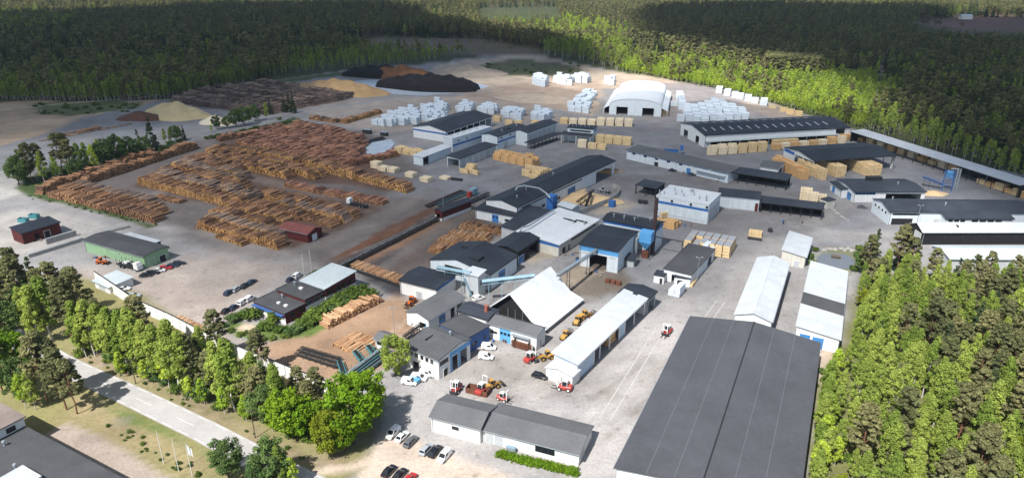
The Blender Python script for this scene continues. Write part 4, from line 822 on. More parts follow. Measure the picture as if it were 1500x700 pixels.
# ---------------------------------------------------------------- heaps of bark, chips and sand
def heap(name, label, cat, pxc, rx, ry, az, h, mats, seed=0, sharp=1.3, flat=0.0, pxoff=None):
    c = P(*pxc)
    nr, na = 22, 64; rg = np.random.default_rng(seed); ph = rg.random(6)*6.28
    vs = [(0, 0, h)]; fs = []
    for i in range(1, nr+1):
        t = i/nr
        for j in range(na):
            a = 2*math.pi*j/na; rr = 1+.10*math.sin(2*a+ph[0])+.07*math.sin(3*a+ph[1])+.05*math.sin(5*a+ph[2])
            x, y = rx*rr*t*math.cos(a), ry*rr*t*math.sin(a)
            f = 1.0 if t < flat else 1-((t-flat)/(1-flat))
            z = h*(f**(1/sharp))*(1+.16*math.sin(x*.35+ph[3])*math.sin(y*.4+ph[4])) if i < nr else -0.15
            z += (rg.random()-.5)*h*.05*(1 if 0 < i < nr else 0)
            vs.append((x, y, z))
    for j in range(na): fs.append((0, 1+j, 1+(j+1) % na))
    for i in range(nr-1):
        o = 1+i*na; p = o+na
        for j in range(na): fs.append((o+j, p+j, p+(j+1) % na, o+(j+1) % na))
    b_ = MB(); b_.add(vs, fs); o = b_.build(name, mats, None, True); o.location = c; o.rotation_euler = (0, 0, math.pi/2-R(az))
    return tag(o, label, cat)
heap('chip_heap', 'large pale-yellow heap of wood chips left of the grey log block', 'heap', (258,168), 30, 17, 112, 9.5, 'heap_yellow', 1, 1.15)
heap('chip_heap', 'small creamy heap of wood chips right of the large yellow heap', 'heap', (318,180), 13, 9, 112, 5.6, 'heap_pale', 2, 1.05)
heap('bark_heap', 'dark brown heap of bark left of the large yellow heap', 'heap', (207,173), 17, 12, 112, 5.0, 'heap_brown', 3, 1.15)
heap('chip_heap', 'long tan heap of chips behind the grey log block', 'heap', (496,133), 50, 22, 118, 9.5, 'heap_tan', 4, 1.3)
heap('bark_heap', 'long near-black bark mound on the pale basin, front of two', 'heap', (630,130), 49, 14, 104, 11, 'heap_dark', 5, 2.6, .3)
heap('bark_heap', 'dark bark mound with rusty flank, rear of two', 'heap', (566,112.5), 48, 14, 104, 9, 'heap_dark', 6, 2.6, .35)
heap('bark_heap', 'rusty brown ridge of bark between the two dark mounds', 'heap', (590,115.5), 36, 9, 103, 11, 'heap_rustlog', 7, 2.0, .2)
heap('sand_heap', 'pale gravel mound behind the dark bark mounds', 'heap', (690,106), 34, 20, 110, 7, 'heap_sand', 8, 1.2)
heap('rubble_heap', 'low heap of broken stone on the sandy far yard', 'heap', (800,146), 45, 16, 112, 3.2, 'heap_sand', 9, 1.2, .2)
heap('chip_heap', 'big spread of pale sawdust inside the curved pit', 'heap', (858,291), 17, 9, 118, 2.4, 'sawdust', 10, 1.1)
heap('chip_heap', 'spilled sawdust along the long sawmill wall', 'heap', (836,284), 11, 4.5, 38, 1.7, 'sawdust', 11, 1.1)
heap('chip_heap', 'small sawdust heap on the ground behind the planing mill', 'heap', (1366,284), 7, 4, 90, 1.6, 'sawdust', 12, 1.1)
heap('bark_heap', 'low brown bark bank along the sorting belt', 'heap', (560,346), 26, 2.6, 33, 1.2, 'heap_brown', 13, 1.1)
# pale basins and tarpaulins
def sheet(name, label, px_poly, mat, z=0.06, cat=None):
    pts = [P(x, y) for x, y in px_poly]; b_ = MB(); k = len(pts)
    b_.add([(p.x, p.y, z) for p in pts], [list(range(k))]); o = b_.build(name, mat)
    return tag(o, label, cat, kind=None if cat else 'structure')
sheet('basin', 'pale plastic-lined basin floor round the dark bark mounds', [(512,120),(540,117),(640,117),(700,122),(716,127),(694,134),(620,140.5),(575,138),(540,129)], 'tarp_pale', .06)
sheet('tarpaulin', 'pale tarpaulin lying flat beside the reddish log pile', [(533,219),(545,209),(572,204),(578,210),(570,222),(540,228)], 'tarp_pale', .08, 'tarpaulin')
sheet('tarpaulin', 'black ground sheet winding beside the pale tarpaulin', [(497,238),(520,225),(527,208),(560,200),(566,204),(538,213),(530,228),(512,240)], 'rubber', .05, 'tarpaulin')

# ---------------------------------------------------------------- timber bundles
def bundle_mesh(name, mat, lx, ly, lz, top=None):
    b_ = MB(); e = .03
    b_.box(-lx/2, lx/2, -ly/2, ly/2, .1, lz-.02)
    if top: b_.box(-lx/2+e, lx/2-e, -ly/2+e, ly/2-e, lz-.02, lz, 2)
    for x in (-lx*.32, 0, lx*.32): b_.box(x-.06, x+.06, -ly/2, ly/2, 0, .1, 1)
    for x in (-lx*.3, lx*.3): b_.box(x-.03, x+.03, -ly/2-.012, ly/2+.012, .1, lz+.004, 1)
    return b_.mesh(name, [mat, 'bearer']+([top] if top else []))
def wrap_mesh(lx, ly, lz):
    b_ = MB(); c = .09
    x, y = lx/2, ly/2
    rings = [(x-c, y-c, .1), (x, y, .1+c), (x+.015, y+.015, lz*.5), (x, y, lz-c), (x-c, y-c, lz)]
    vs = []; fs = []
    for rx, ry, z in rings: vs += [(-rx, -ry, z), (rx, -ry, z), (rx, ry, z), (-rx, ry, z)]
    for i in range(len(rings)-1):
        for j in range(4): fs.append((i*4+j, i*4+(j+1) % 4, i*4+4+(j+1) % 4, i*4+4+j))
    fs += [(3, 2, 1, 0), tuple(len(vs)-4+i for i in range(4))]
    b_.add(vs, fs)
    for q_ in (-lx*.32, 0, lx*.32): b_.box(q_-.06, q_+.06, -ly/2+.05, ly/2-.05, 0, .1, 1)
    return b_.mesh('wrapped_bundle', ['wrap_white', 'bearer'])
BS = {'wrap': (5.0, 1.9, 1.22), 'yellow': (5.0, 1.25, 1.15), 'pale': (5.0, 1.25, 1.15), 'orange': (5.0, 1.25, 1.15), 'greytop': (5.6, 2.5, 1.2)}
BM = {'wrap': wrap_mesh(*BS['wrap']), 'yellow': bundle_mesh('timber_bundle', 'timber', *BS['yellow']), 'pale': bundle_mesh('timber_bundle', 'timber_pale', *BS['pale']),
      'orange': bundle_mesh('timber_bundle', 'timber_orange', *BS['orange']), 'greytop': bundle_mesh('timber_bundle', 'timber', *BS['greytop'], top='sheet_grey')}
BUNDLES = {'wrap': [], 'timber': []}
br = random.Random(21)
def put(kind, x, y, z, az, label, group):
    BUNDLES['wrap' if kind == 'wrap' else 'timber'].append((math.hypot(x, y), kind, (x, y, z), az, label, group))
def stack(kind, x, y, n, az, label, group, jit=.06):
    for k in range(n): put(kind, x+br.uniform(-jit, jit), y+br.uniform(-jit, jit), k*BS[kind][2]+.005, az+br.uniform(-.012, .012), label, group)
def block(kind, px, az_deg, nu, nv, hgt, label, group, gu=.45, gv=.2, jit=.1, drop=0.0):
    """stacks in a grid from a base corner: nu along the bundles (heading az), nv across, to the left of it"""
    o = P(*px); az = R(az_deg); u = Vector((math.sin(az), math.cos(az), 0)); v = Vector((-u.y, u.x, 0)); lx, ly, _ = BS[kind]
    for i in range(nu):
        for j in range(nv):
            if br.random() < drop: continue
            p = o+u*(lx/2+i*(lx+gu))+v*(ly/2+j*(ly+gv)); h_ = hgt-(br.random() < .18 and hgt > 2) if isinstance(hgt, int) else br.randint(*hgt)
            stack(kind, p.x, p.y, h_, az, label, group, jit)
def fill(kind, px_poly, az_deg, hgt, label, group, gu=.4, gv=.18, drop=.07, aisle=0):
    az = R(az_deg); u = Vector((math.sin(az), math.cos(az), 0)); v = Vector((-u.y, u.x, 0)); lx, ly, _ = BS[kind]
    pts = [P(*q) for q in px_poly]; c = sum(pts, Vector())/len(pts); poly = [((p-c).dot(u), (p-c).dot(v)) for p in pts]
    us = np.arange(min(p[0] for p in poly), max(p[0] for p in poly), lx+gu); vv = np.arange(min(p[1] for p in poly), max(p[1] for p in poly), ly+gv)
    for a in us:
        for j, d in enumerate(vv):
            if sdist(np.array([a]), np.array([d]), poly)[0] < .3 and br.random() > drop:
                p = c+u*(a+br.uniform(-.3, .3))+v*d; stack(kind, p.x, p.y, br.randint(*hgt), az+br.uniform(-.05, .05), label, group, .12)
W_ = 'white wrapped timber bundle in '
fill('wrap', [(548,183),(598,161),(614,168),(612,182),(560,186)], 120, (2,4), W_+'the stacks left of the grey-roofed hall', 'wrapped bundles left of the grey-roofed hall')
fill('wrap', [(617,164),(642,152),(656,160),(650,178),(624,180)], 120, (2,4), W_+'the second group left of the grey-roofed hall', 'wrapped bundles, second group')
fill('wrap', [(668,165),(683,155),(694,157),(686,167)], 120, (2,4), W_+'the small group right behind the grey-roofed hall', 'wrapped bundles behind the grey-roofed hall')
fill('wrap', [(702,165),(712,157),(729,161),(726,169)], 120, (3,4), W_+'the first square block behind the kilns', 'wrapped bundles behind the kilns, first block')
fill('wrap', [(736,172),(748,161),(768,166),(760,176)], 120, (3,4), W_+'the second square block behind the kilns', 'wrapped bundles behind the kilns, second block')
fill('wrap', [(778,177),(788,164),(808,168),(802,178)], 120, (3,4), W_+'the third square block behind the kilns', 'wrapped bundles behind the kilns, third block')
fill('wrap', [(833,163),(858,136),(872,137),(858,166)], 120, (2,4), W_+'the long double row left of the domed hall', 'wrapped bundles left of the domed hall')
fill('wrap', [(783,126),(786,117),(800,120),(800,128)], 120, (4,6), W_+'the far left block on the sandy ground', 'wrapped bundles on sand, left block')
fill('wrap', [(813,122),(820,116),(837,120),(834,126)], 120, (4,5), W_+'the far middle block on the sandy ground', 'wrapped bundles on sand, middle block')
fill('wrap', [(840,121),(846,115),(862,117),(862,123)], 120, (4,5), W_+'the far right block on the sandy ground', 'wrapped bundles on sand, right block')
fill('wrap', [(888,124),(890,119),(898,120),(897,125)], 120, (4,5), W_+'the lone block behind the domed hall', 'wrapped bundles behind the domed hall')
fill('wrap', [(987,156),(992,144),(1005,146),(1008,158),(1000,162)], 100, (3,5), W_+'the tall group beside the domed hall', 'wrapped bundles beside the domed hall')
fill('wrap', [(997,178),(1004,160),(1030,160),(1046,150),(1062,152),(1074,160),(1096,170),(1100,176),(1040,179)], 100, (2,4), W_+'the big field behind the black-roofed hall', 'wrapped bundles behind the black-roofed hall', drop=.25)
for a, b_ in ((1048,137),(1060,141),(1071,144),(1079,146),(1090,149),(1100,152),(1113,155)):
    block('wrap', (a, b_), 110, 1, 4, (3,4), W_+'the curved row along the green thicket', 'wrapped bundles along the thicket')
block('wrap', (1035,387), 33, 2, 2, (2,4), W_+'the stack beside the flat dark-roofed store', 'wrapped bundles beside the flat store')
block('wrap', (1029,400), 33, 1, 2, (2,3), W_+'the low stack at the corner of the flat store', 'wrapped bundles at the flat store corner')
block('wrap', (995,437), 33, 1, 2, 3, W_+'the lone stack on the open apron', 'wrapped bundles on the apron')
Y_ = 'sawn yellow timber bundle in '
for i, (a, b_, n_) in enumerate(((543,246,3),(554,250,2),(567,252,2),(593,259,2),(615,266,2),(643,262,1))):
    block('pale', (a, b_), 122, 1, 3, n_, 'pale timber bundle in the line of single stacks before the log row' , 'pale stacks before the log row')
block('yellow', (578,224), 122, 4, 4, 3, Y_+'the block left of the white-roofed open shed', 'timber block left of the open shed')
fill('yellow', [(677,253),(682,246),(700,250),(697,256)], 125, (1,3), Y_+'the ragged group before the open-fronted kiln', 'timber before the open-fronted kiln', drop=.1)
block('orange', (722,234), 128, 5, 5, 4, 'orange timber bundle in the long row beside the kiln panels', 'orange timber row by the kilns')
block('orange', (768,237), 125, 1, 3, (2,4), 'orange timber bundle in the short group after the kiln row', 'short timber group by the kilns')
fill('yellow', [(769,262),(776,248),(806,252),(796,262)], 125, (2,3), Y_+'the group beside the long sawmill roof', 'timber beside the long sawmill roof', drop=.15)
block('pale', (846,216), 112, 1, 2, 4, 'pale timber bundle in the stack under the open dark canopy', 'timber under the dark canopy')
block('yellow', (861,218), 112, 2, 2, (2,3), Y_+'the stacks at the corner of the dark canopy', 'timber at the canopy corner')
block('yellow', (872,209), 112, 4, 3, 4, Y_+'the row right of the stacker house', 'timber right of the stacker house')
for i in range(8): block('pale' if i else 'yellow', (820+i*13.5, 181.5+i*.6), 104, 1, 4, 4 if i > 3 else 3, 'pale timber bundle in the long row before the domed hall', 'pale timber row before the domed hall', jit=.1)
for a, b_ in ((722,178),(740,184),(754,184),(778,184)): block('yellow', (a, b_), 112, 1, 2, 3, Y_+'the loose stacks between kilns and wrapped blocks', 'loose timber stacks behind the kilns')
for i in range(6): block('yellow' if i > 2 else 'pale', (1038+i*14.6, 228-i*1.0), 80, 1, 2, 5, Y_+'the six tall stacks at the front of the black-roofed hall', 'timber at the front of the black-roofed hall')
for i in range(8): block('pale' if i % 2 else 'orange', (1132+i*13.6, 220-i*1.3), 80, 1, 2, br.randint(2,4), 'timber bundle in the shaded bays of the black-roofed hall', 'timber in the shaded bays')
block('orange', (1184,263), 347, 5, 3, 5, 'orange timber bundle in the long leftmost row under the broad shed', 'leftmost row under the broad shed')
block('yellow', (1210,264), 347, 4, 2, 5, Y_+'the second row under the broad shed', 'second row under the broad shed')
block('yellow', (1238,259), 347, 4, 4, 5, Y_+'the third row under the broad shed', 'third row under the broad shed')
block('yellow', (1290,257), 347, 4, 6, 5, Y_+'the wide right block under the broad shed', 'right block under the broad shed')
block('orange', (1231,206), 80, 3, 2, 3, 'orange timber bundle in the low stack at the end of the black-roofed hall', 'timber at the end of the black-roofed hall')
block('pale', (1171,293), 110, 1, 2, 5, 'pale timber bundle in the tall double stack by the cream hut', 'tall double stack by the cream hut', gu=.1)
block('pale', (1180,296), 110, 1, 2, 4, 'pale timber bundle in the stack right of the tall double stack', 'stack by the cream hut')
block('pale', (1192,294), 110, 1, 2, 3, 'pale timber bundle in the low stack beside the cream hut', 'low stack by the cream hut')
block('yellow', (1096,346), 115, 1, 2, (2,3), Y_+'the lone stack on a dark trailer in the yard', 'timber on the dark trailer')
for i in range(6): block('greytop', (1010.5+i*11.4, 369.5+i*1.9), 28, 2, 1, 4, 'pale timber bundle with grey top in the neat six-by-two grid', 'neat grid of grey-topped stacks')
fill('orange', [(968,334),(972,324),(994,327),(990,336)], 125, (1,3), 'orange timber bundle in the untidy pile at the foot of the cubic kiln', 'untidy timber by the cubic kiln', drop=.05)
fill('yellow', [(974,318),(980,313),(994,316),(990,321)], 60, (2,3), Y_+'the tumbled pile behind the cubic kiln corner', 'tumbled timber by the cubic kiln', drop=.05)
block('yellow', (1014,421), 30, 1, 2, 1, Y_+'the pair lying before the flat store', 'timber before the flat store')
for i, (a, b_) in enumerate(((1126,159),(1142,164),(1152,168),(1164,170))): block('yellow', (a, b_), 110, 1, 3, (1,3), Y_+'the loose stacks at the end of the thicket row', 'loose timber by the thicket')
for i in range(10):                                                 # inside the open sheds along the forest
    t = (i+.4)/10; block(('orange', 'yellow', 'pale')[i % 3], (1247+t*150, 203.5+t*49), 163, 1, 2, br.randint(2,4), 'timber bundle stored in the open white-roofed shed by the forest', 'timber in the shed by the forest')
for i in range(7):
    t = i/7; block(('yellow', 'orange')[i % 2], (1430+t*90, 268+t*30), 158, 1, 2, br.randint(2,4), 'timber bundle stored in the open grey-roofed shed, right edge', 'timber in the grey-roofed shed')
block('yellow', (1398,352), 95, 1, 2, 2, Y_+'the stack against the black timber front', 'timber at the black front')
block('yellow', (968,169.5), 104, 1, 2, 3, Y_+'the stack in the right lean-to of the domed hall', 'timber in the lean-to')
block('orange', (890,508), 34, 1, 2, 3, 'orange timber bundle inside the long open-sided garage shed', 'timber in the garage shed')
block('yellow', (1133,214), 78, 3, 2, 3, Y_+'the shaded bays behind the broad shed', 'timber behind the broad shed')
for key, lst in BUNDLES.items():
    lst.sort(key=lambda e: e[0]); rest = {}
    for i, (d, kind, loc, az, label, group) in enumerate(lst):
        if i < 296:
            o = link('wrapped_bundle' if key == 'wrap' else 'timber_bundle', BM[kind], None, loc, math.pi/2-az)
            tag(o, label, 'timber bundle', group)
        else: rest.setdefault('all', []).append((kind, loc, az))
    for _, ll in rest.items():
        b_ = MB(); mats = []; 
        for kind, loc, az in ll:
            me = BM[kind]; mi0 = []
            for mm in me.materials:
                if mm not in mats: mats.append(mm)
                mi0.append(mats.index(mm))
            ca_, sa_ = math.cos(math.pi/2-az), math.sin(math.pi/2-az); off = len(b_.v)
            b_.v += [(loc[0]+v.co.x*ca_-v.co.y*sa_, loc[1]+v.co.x*sa_+v.co.y*ca_, loc[2]+v.co.z) for v in me.vertices]
            for p in me.polygons: b_.f.append([off+k for k in p.vertices]); b_.m.append(mi0[p.material_index]); b_.t.append(.5)
        o = b_.build('far_wrapped_bundles' if key == 'wrap' else 'far_timber_bundles', mats)
        tag(o, 'distant mass of white wrapped timber bundles at the back of the yard' if key == 'wrap' else 'distant mass of yellow timber bundles at the back of the yard', 'timber bundles', kind='stuff')

# ---------------------------------------------------------------- conveyors, towers, pipes
def conveyor(name, label, p0, p1, width, mat, legs=6, h=.9, walk=False, roof=None, cat='conveyor', leg_mat='steel_dark'):
    """a belt in a truss frame from p0 to p1 (world points at belt height), on trestle legs"""
    p0 = Vector(p0); p1 = Vector(p1); d = p1-p0; az = math.atan2(d.x, d.y); L = math.hypot(d.x, d.y); dz = p1.z-p0.z
    T = thing(name, label, cat, (p0.x, p0.y, 0), az); w = width/2; f = lambda x, y, z: (x, y, p0.z+dz*x/L+z)
    q = MB(); q.hexa([f(0, -w+.1, -.06), f(L, -w+.1, -.06), f(L, w-.1, -.06), f(0, w-.1, -.06)], [f(0, -w+.1, .06), f(L, -w+.1, .06), f(L, w-.1, .06), f(0, w-.1, .06)]); q.build('belt', 'rubber', T)
    for s in (-1, 1):
        q = MB(); q.bar(f(0, s*w, -h*.35), f(L, s*w, -h*.35), .14, .16); q.bar(f(0, s*w, h*.35), f(L, s*w, h*.35), .14, .16)
        k = max(2, int(L/2.2))
        for i in range(k): q.bar(f(L*i/k, s*w, -h*.35), f(L*(i+1)/k, s*w, h*.35 if i % 2 else -h*.35+.01), .07, .07); q.bar(f(L*i/k, s*w, -h*.35), f(L*i/k, s*w, h*.35), .08, .08)
        q.build('side_frame', mat, T)
    if walk:
        q = MB(); q.hexa([f(0, w+.1, -.2), f(L, w+.1, -.2), f(L, w+1.0, -.2), f(0, w+1.0, -.2)], [f(0, w+.1, -.12), f(L, w+.1, -.12), f(L, w+1.0, -.12), f(0, w+1.0, -.12)]); q.build('walkway', 'galvanised', T)
        q = MB(); q.bar(f(0, w+1.0, .9), f(L, w+1.0, .9), .06, .06); k = int(L/2)
        for i in range(k+1): q.bar(f(L*i/k, w+1.0, -.15), f(L*i/k, w+1.0, .9), .06, .06)
        q.build('handrail', mat, T)
    if roof:
        q = MB(); q.hexa([f(0, -w-.1, h*.45), f(L, -w-.1, h*.45), f(L, w+.1, h*.45), f(0, w+.1, h*.45)], [f(0, -w*.3, h*.9), f(L, -w*.3, h*.9), f(L, w*.3, h*.9), f(0, w*.3, h*.9)]); q.build('cover', roof, T)
    for i in range(legs):
        x = L*(i+.5)/legs; zt = p0.z+dz*x/L-h*.35
        if zt < .3: continue
        q = MB()
        for s in (-1, 1): q.bar((x, s*w*1.25, 0), (x, s*w*.8, zt), .14, .14)
        if zt > 1.5: q.bar((x, -w, zt*.5), (x, w, zt*.5), .1, .1)
        q.build('leg', leg_mat, T)
    return T
def g(px, py, z): return P(px, py, z)
conveyor('sorting_conveyor', 'long dark log-sorting conveyor running diagonally past the red measuring house', g(484,397,1.6), g(642,318,1.6), 1.4, 'steel_dark', 26, 1.0, True)
conveyor('sorting_conveyor', 'dark continuation of the sorting conveyor beyond the red measuring house', g(682,296,1.8), g(716,282,1.8), 1.6, 'steel_dark', 6, 1.0, True)
conveyor('log_feeder', 'green log feeder frame beside the red measuring house', g(640,300,1.4), g(684,281,1.4), 1.2, 'steel_teal', 6, 1.0)
conveyor('log_feeder', 'low feeder deck with logs left of the red measuring house', g(625,302,.7), g(678,279,.7), 2.6, 'rust', 6, .5)
conveyor('chip_conveyor', 'blue-grey inclined conveyor from the sorting tower to the steep white store', g(706,414,7.4), g(783,405,9.2), 1.5, 'steel_bluegrey', 4, 1.2, False, 'steel_bluegrey', leg_mat='steel_bluegrey')
conveyor('chip_conveyor', 'blue-grey conveyor entering the sorting tower from the mill gable', g(641,393,6.6), g(690,402,8.0), 1.4, 'steel_bluegrey', 2, 1.2, False, 'steel_bluegrey', leg_mat='steel_bluegrey')
conveyor('chip_conveyor', 'long pale pipe conveyor from the boiler house door to the white store', g(876,365.5,7.2), g(817,404,9.0), 1.0, 'galvanised', 2, 1.0, False, 'galvanised', leg_mat='steel_dark')
conveyor('infeed_conveyor', 'green log infeed conveyor with walkway beside the small hut', g(507,553,1.5), g(566,509,1.9), 1.6, 'steel_teal', 8, 1.1, True, leg_mat='steel_teal')
conveyor('infeed_conveyor', 'second green infeed conveyor, lower and closer to the willow', g(514,558,1.0), g(574,514,1.2), 1.2, 'steel_bluegrey', 8, .9, False, leg_mat='steel_teal')
for i, (a, b_) in enumerate((((436,512),(497,531)), ((432,517),(494,537)), ((441,508),(500,525)))):
    conveyor('infeed_rail', ('middle', 'front', 'rear')[i]+' dark steel rail of the log infeed', g(*a, .8), g(*b_, .8), .7, 'steel_dark', 7, .6)
for i, (a, b_) in enumerate((((497,528),(504,548)), ((519,513),(531,528)), ((538,505),(550,520)))):
    conveyor('cross_conveyor', ('front', 'middle', 'rear')[i]+' teal cross conveyor of the log infeed', g(*a, 1.2), g(*b_, 1.2), 1.3, 'steel_teal', 3, .9, False, leg_mat='steel_teal')
conveyor('transfer_deck', 'low steel transfer deck carrying orange logs', g(506,391,.35), g(592,421,.35), 1.0, 'steel_dark', 10, .4)
conveyor('waste_conveyor', 'dark belt leaving the gable of the long white store', g(592,493,1.2), g(617,475,2.6), 1.3, 'steel_dark', 3, 1.0)
conveyor('sawdust_conveyor', 'curved dark sawdust conveyor over the pit', g(845,296,2.0), g(870,278,5.0), .9, 'steel_dark', 3, .9)
conveyor('sawdust_conveyor', 'second dark sawdust conveyor over the pit', g(858,302,2.0), g(866,282,4.6), .9, 'steel_dark', 2, .9)
conveyor('plane_conveyor', 'blue conveyor feeding the blue tower behind the planing mill', g(1352,259,5), g(1380,270,2.6), 1.4, 'trim_blue', 4, 1.0, True)
# tower where the chip conveyors meet
def tower_house(name, label, cat, px, az, w, d, h, mat, roofm, rise=.8):
    T = thing(name, label, cat, P(*px), R(az)); q = MB(); q.box(-w/2, w/2, -d/2, d/2, 0, h); q.build('wall', mat, T)
    q = MB(); q.hexa([(-w/2-.4, -d/2-.4, h+.02), (w/2+.4, -d/2-.4, h+.02), (w/2+.4, d/2+.4, h+rise), (-w/2-.4, d/2+.4, h+rise)], [(-w/2-.4, -d/2-.4, h+.2), (w/2+.4, -d/2-.4, h+.2), (w/2+.4, d/2+.4, h+rise+.2), (-w/2-.4, d/2+.4, h+rise+.2)]); q.build('roof', roofm, T)
    q = MB(); q.prism([(-d/2, h), (d/2, h+rise), (d/2, h)], -w/2, w/2, lambda p, z, dd: (dd, p, z)); q.build('gable', mat, T)
    q = MB(); q.box(-w*.2, w*.1, -d/2-.06, -d/2, 0, 2.4); q.build('door', 'trim_dark', T)
    q = MB(); q.box(w/2, w/2+.06, -d*.2, d*.25, h*.55, h*.75); q.build('window', 'glass', T)
    q = MB(); q.bar((-w/2-.1, -d/2-.5, h*.8), (w*.1, -d/2-.5, .2), .8, .16); q.build('chute', 'steel_bluegrey', T)
    return T
tower_house('conveyor_tower', 'small grey sorting tower where the blue-grey conveyors meet', 'tower', (697,432), 122, 5.0, 4.2, 8.2, 'wall_grey', 'roof_white', .7)
# boiler plant: stack, filter, duct
T = thing('chimney_stack', 'tall dark brown steel chimney behind the blue filter', 'chimney', P(955.5,372)); q = MB(); q.cyl((0,0,0), (0,0,22.0), .75, .68, 14); q.build('shaft', 'chimney_brown', T, True)
q = MB(); q.cyl((0,0,22.0), (0,0,22.4), .62, .62, 14); q.build('rim', 'steel_dark', T)
for z in (6, 12, 18): q = MB(); q.cyl((0,0,z), (0,0,z+.25), .86, .86, 14); q.build('flange', 'chimney_brown', T)
T = thing('dust_filter', 'light-blue flue filter hopper on dark legs by the boiler house', 'filter', P(945,377), R(118)); w = 2.3
q = MB(); q.box(-w, w, -2, 2, 6.6, 10.6); q.hexa([(-.5,-.5,3.6),(.5,-.5,3.6),(.5,.5,3.6),(-.5,.5,3.6)], [(-w,-2,6.6),(w,-2,6.6),(w,2,6.6),(-w,2,6.6)]); q.build('hopper', 'blue_light', T)
for sx in (-1, 1):
    for sy_ in (-1, 1): q = MB(); q.bar((sx*2.1, sy_*1.8, 0), (sx*2.1, sy_*1.8, 6.6), .22, .22); q.build('leg', 'steel_dark', T)
q = MB(); q.cyl((-3.4,-1.4,2), (-3.4,-1.4,7.5), .7, .7, 10); q.cyl((-3.4,-1.4,.8), (-3.4,-1.4,2), .2, .7, 10); q.cyl((-3.4,-1.4,7.2), (-2.0,-.6,8.8), .45, .45, 8); q.build('cyclone', 'galvanised', T)
q = MB(); q.box(-1.2, 1.2, -1, 1, 0, 2.6); q.build('ash_box', 'rust', T)
T = thing('steam_pipe', 'thin dark overhead pipe from the filter to the flat dark-roofed store', 'pipe', P(951,372)); a = P(951,345,6.5)-P(951,372); b_ = P(1000,354,6.5)-P(951,372); q = MB(); q.cyl(a, b_, .22, .22, 8); q.build('pipe', 'steel_dark', T)
q = MB(); q.cyl(b_, (b_.x, b_.y, 0), .16, .16, 8); q.build('post', 'steel_dark', T)
q = MB(); q.cyl(a, (a.x, a.y, 0), .16, .16, 8); q.build('post', 'steel_dark', T)
# blue cyclone by the white-roofed workshop and its bent pipe
c0 = P(808,316); T = thing('cyclone', 'tall blue dust cyclone with pale bent pipe over the sawmill roof', 'cyclone', c0, R(35))
q = MB(); q.box(-1.8, 1.8, -1.6, 1.6, 3.2, 9.5); q.hexa([(-.4,-.4,1.2),(.4,-.4,1.2),(.4,.4,1.2),(-.4,.4,1.2)], [(-1.8,-1.6,3.2),(1.8,-1.6,3.2),(1.8,1.6,3.2),(-1.8,1.6,3.2)]); q.build('housing', 'trim_blue', T)
for sx in (-1, 1):
    for sy_ in (-1, 1): q = MB(); q.bar((sx*1.6, sy_*1.4, 0), (sx*1.6, sy_*1.4, 3.2), .18, .18); q.build('leg', 'trim_blue', T)
Tp = thing('dust_pipe', 'pale bent dust pipe arching over the long dark sawmill roof', 'pipe', c0)
pts = [P(806,290,10)-c0, P(800,283,11.5)-c0, P(790,276,12)-c0, P(768,272,10.5)-c0, P(758,274,9.2)-c0, P(755,279,8.0)-c0]
for i in range(5): q = MB(); q.cyl(pts[i], pts[i+1], .38, .38, 8); q.build('pipe_section', 'galvanised', Tp, True)
T = thing('duct', 'pale bent duct between the white roof and the mill wing', 'pipe', P(762,360)); q = MB(); o = P(762,360)
for a, b_ in ((P(762,337,7)-o, P(765,333,8)-o), (P(765,333,8)-o, P(774,331,7.6)-o), (P(774,331,7.6)-o, P(812,307,7.6)-o)): q.cyl(a, b_, .35, .35, 8)
q.cyl(P(762,337,7)-o, Vector((P(762,337,7)-o)[:2]+(0,)), .3, .3, 8); q.build('pipe', 'galvanised', T, True)
# blue filter tower behind the planing mill
T = thing('filter_tower', 'blue steel-framed filter tower with silver pipes behind the planing mill', 'tower', P(1386,279), R(120)); q = MB()
for sx in (-1, 1):
    for sy_ in (-1, 1): q.bar((sx*2.0, sy_*2.0, 0), (sx*2.0, sy_*2.0, 10), .25, .25)
for z in (3, 6, 9):
    for s in (-1, 1): q.bar((-2, s*2, z), (2, s*2, z), .2, .2); q.bar((s*2, -2, z), (s*2, 2, z), .2, .2)
for s in (-1, 1): q.bar((-2, s*2, 3), (2, s*2, 6), .14, .14); q.bar((-2, s*2, 9), (2, s*2, 6), .14, .14)
q.build('frame', 'trim_blue', T)
q = MB(); q.box(-1.3, 1.3, -1.3, 1.3, 6.8, 9.6); q.build('filter_box', 'blue_light', T)
for x in (2.8, 3.8): q = MB(); q.cyl((x, -1, 0), (x, -1, 11.5), .42, .42, 10); q.build('pipe', 'galvanised', T)
q = MB(); q.cyl((2.8, -1, 11.3), (0, 0, 10.8), .42, .42, 10); q.build('pipe', 'galvanised', T)
# sawdust pit wall
T = thing('pit_wall', 'pale curved concrete wall round the sawdust pit', 'wall', P(870,300)); o = P(870,300)
pp = [P(*a)-o for a in ((842,318),(858,312),(876,304),(892,298),(905,289),(908,282),(903,277),(896,276))]
for i in range(len(pp)-1): q = MB(); q.bar(pp[i]+Vector((0,0,1.2)), pp[i+1]+Vector((0,0,1.2)), .3, 2.4); q.build('wall_panel', 'concrete', T)
q = MB(); q.box(0, 2.6, 0, 2.4, 0, 2.8); o2 = q.build('container', 'trim_blue', None); o2.location = P(891,303); o2.rotation_euler = (0,0,R(-30)); tag(o2, 'small dark-blue container at the end of the pit wall', 'container')
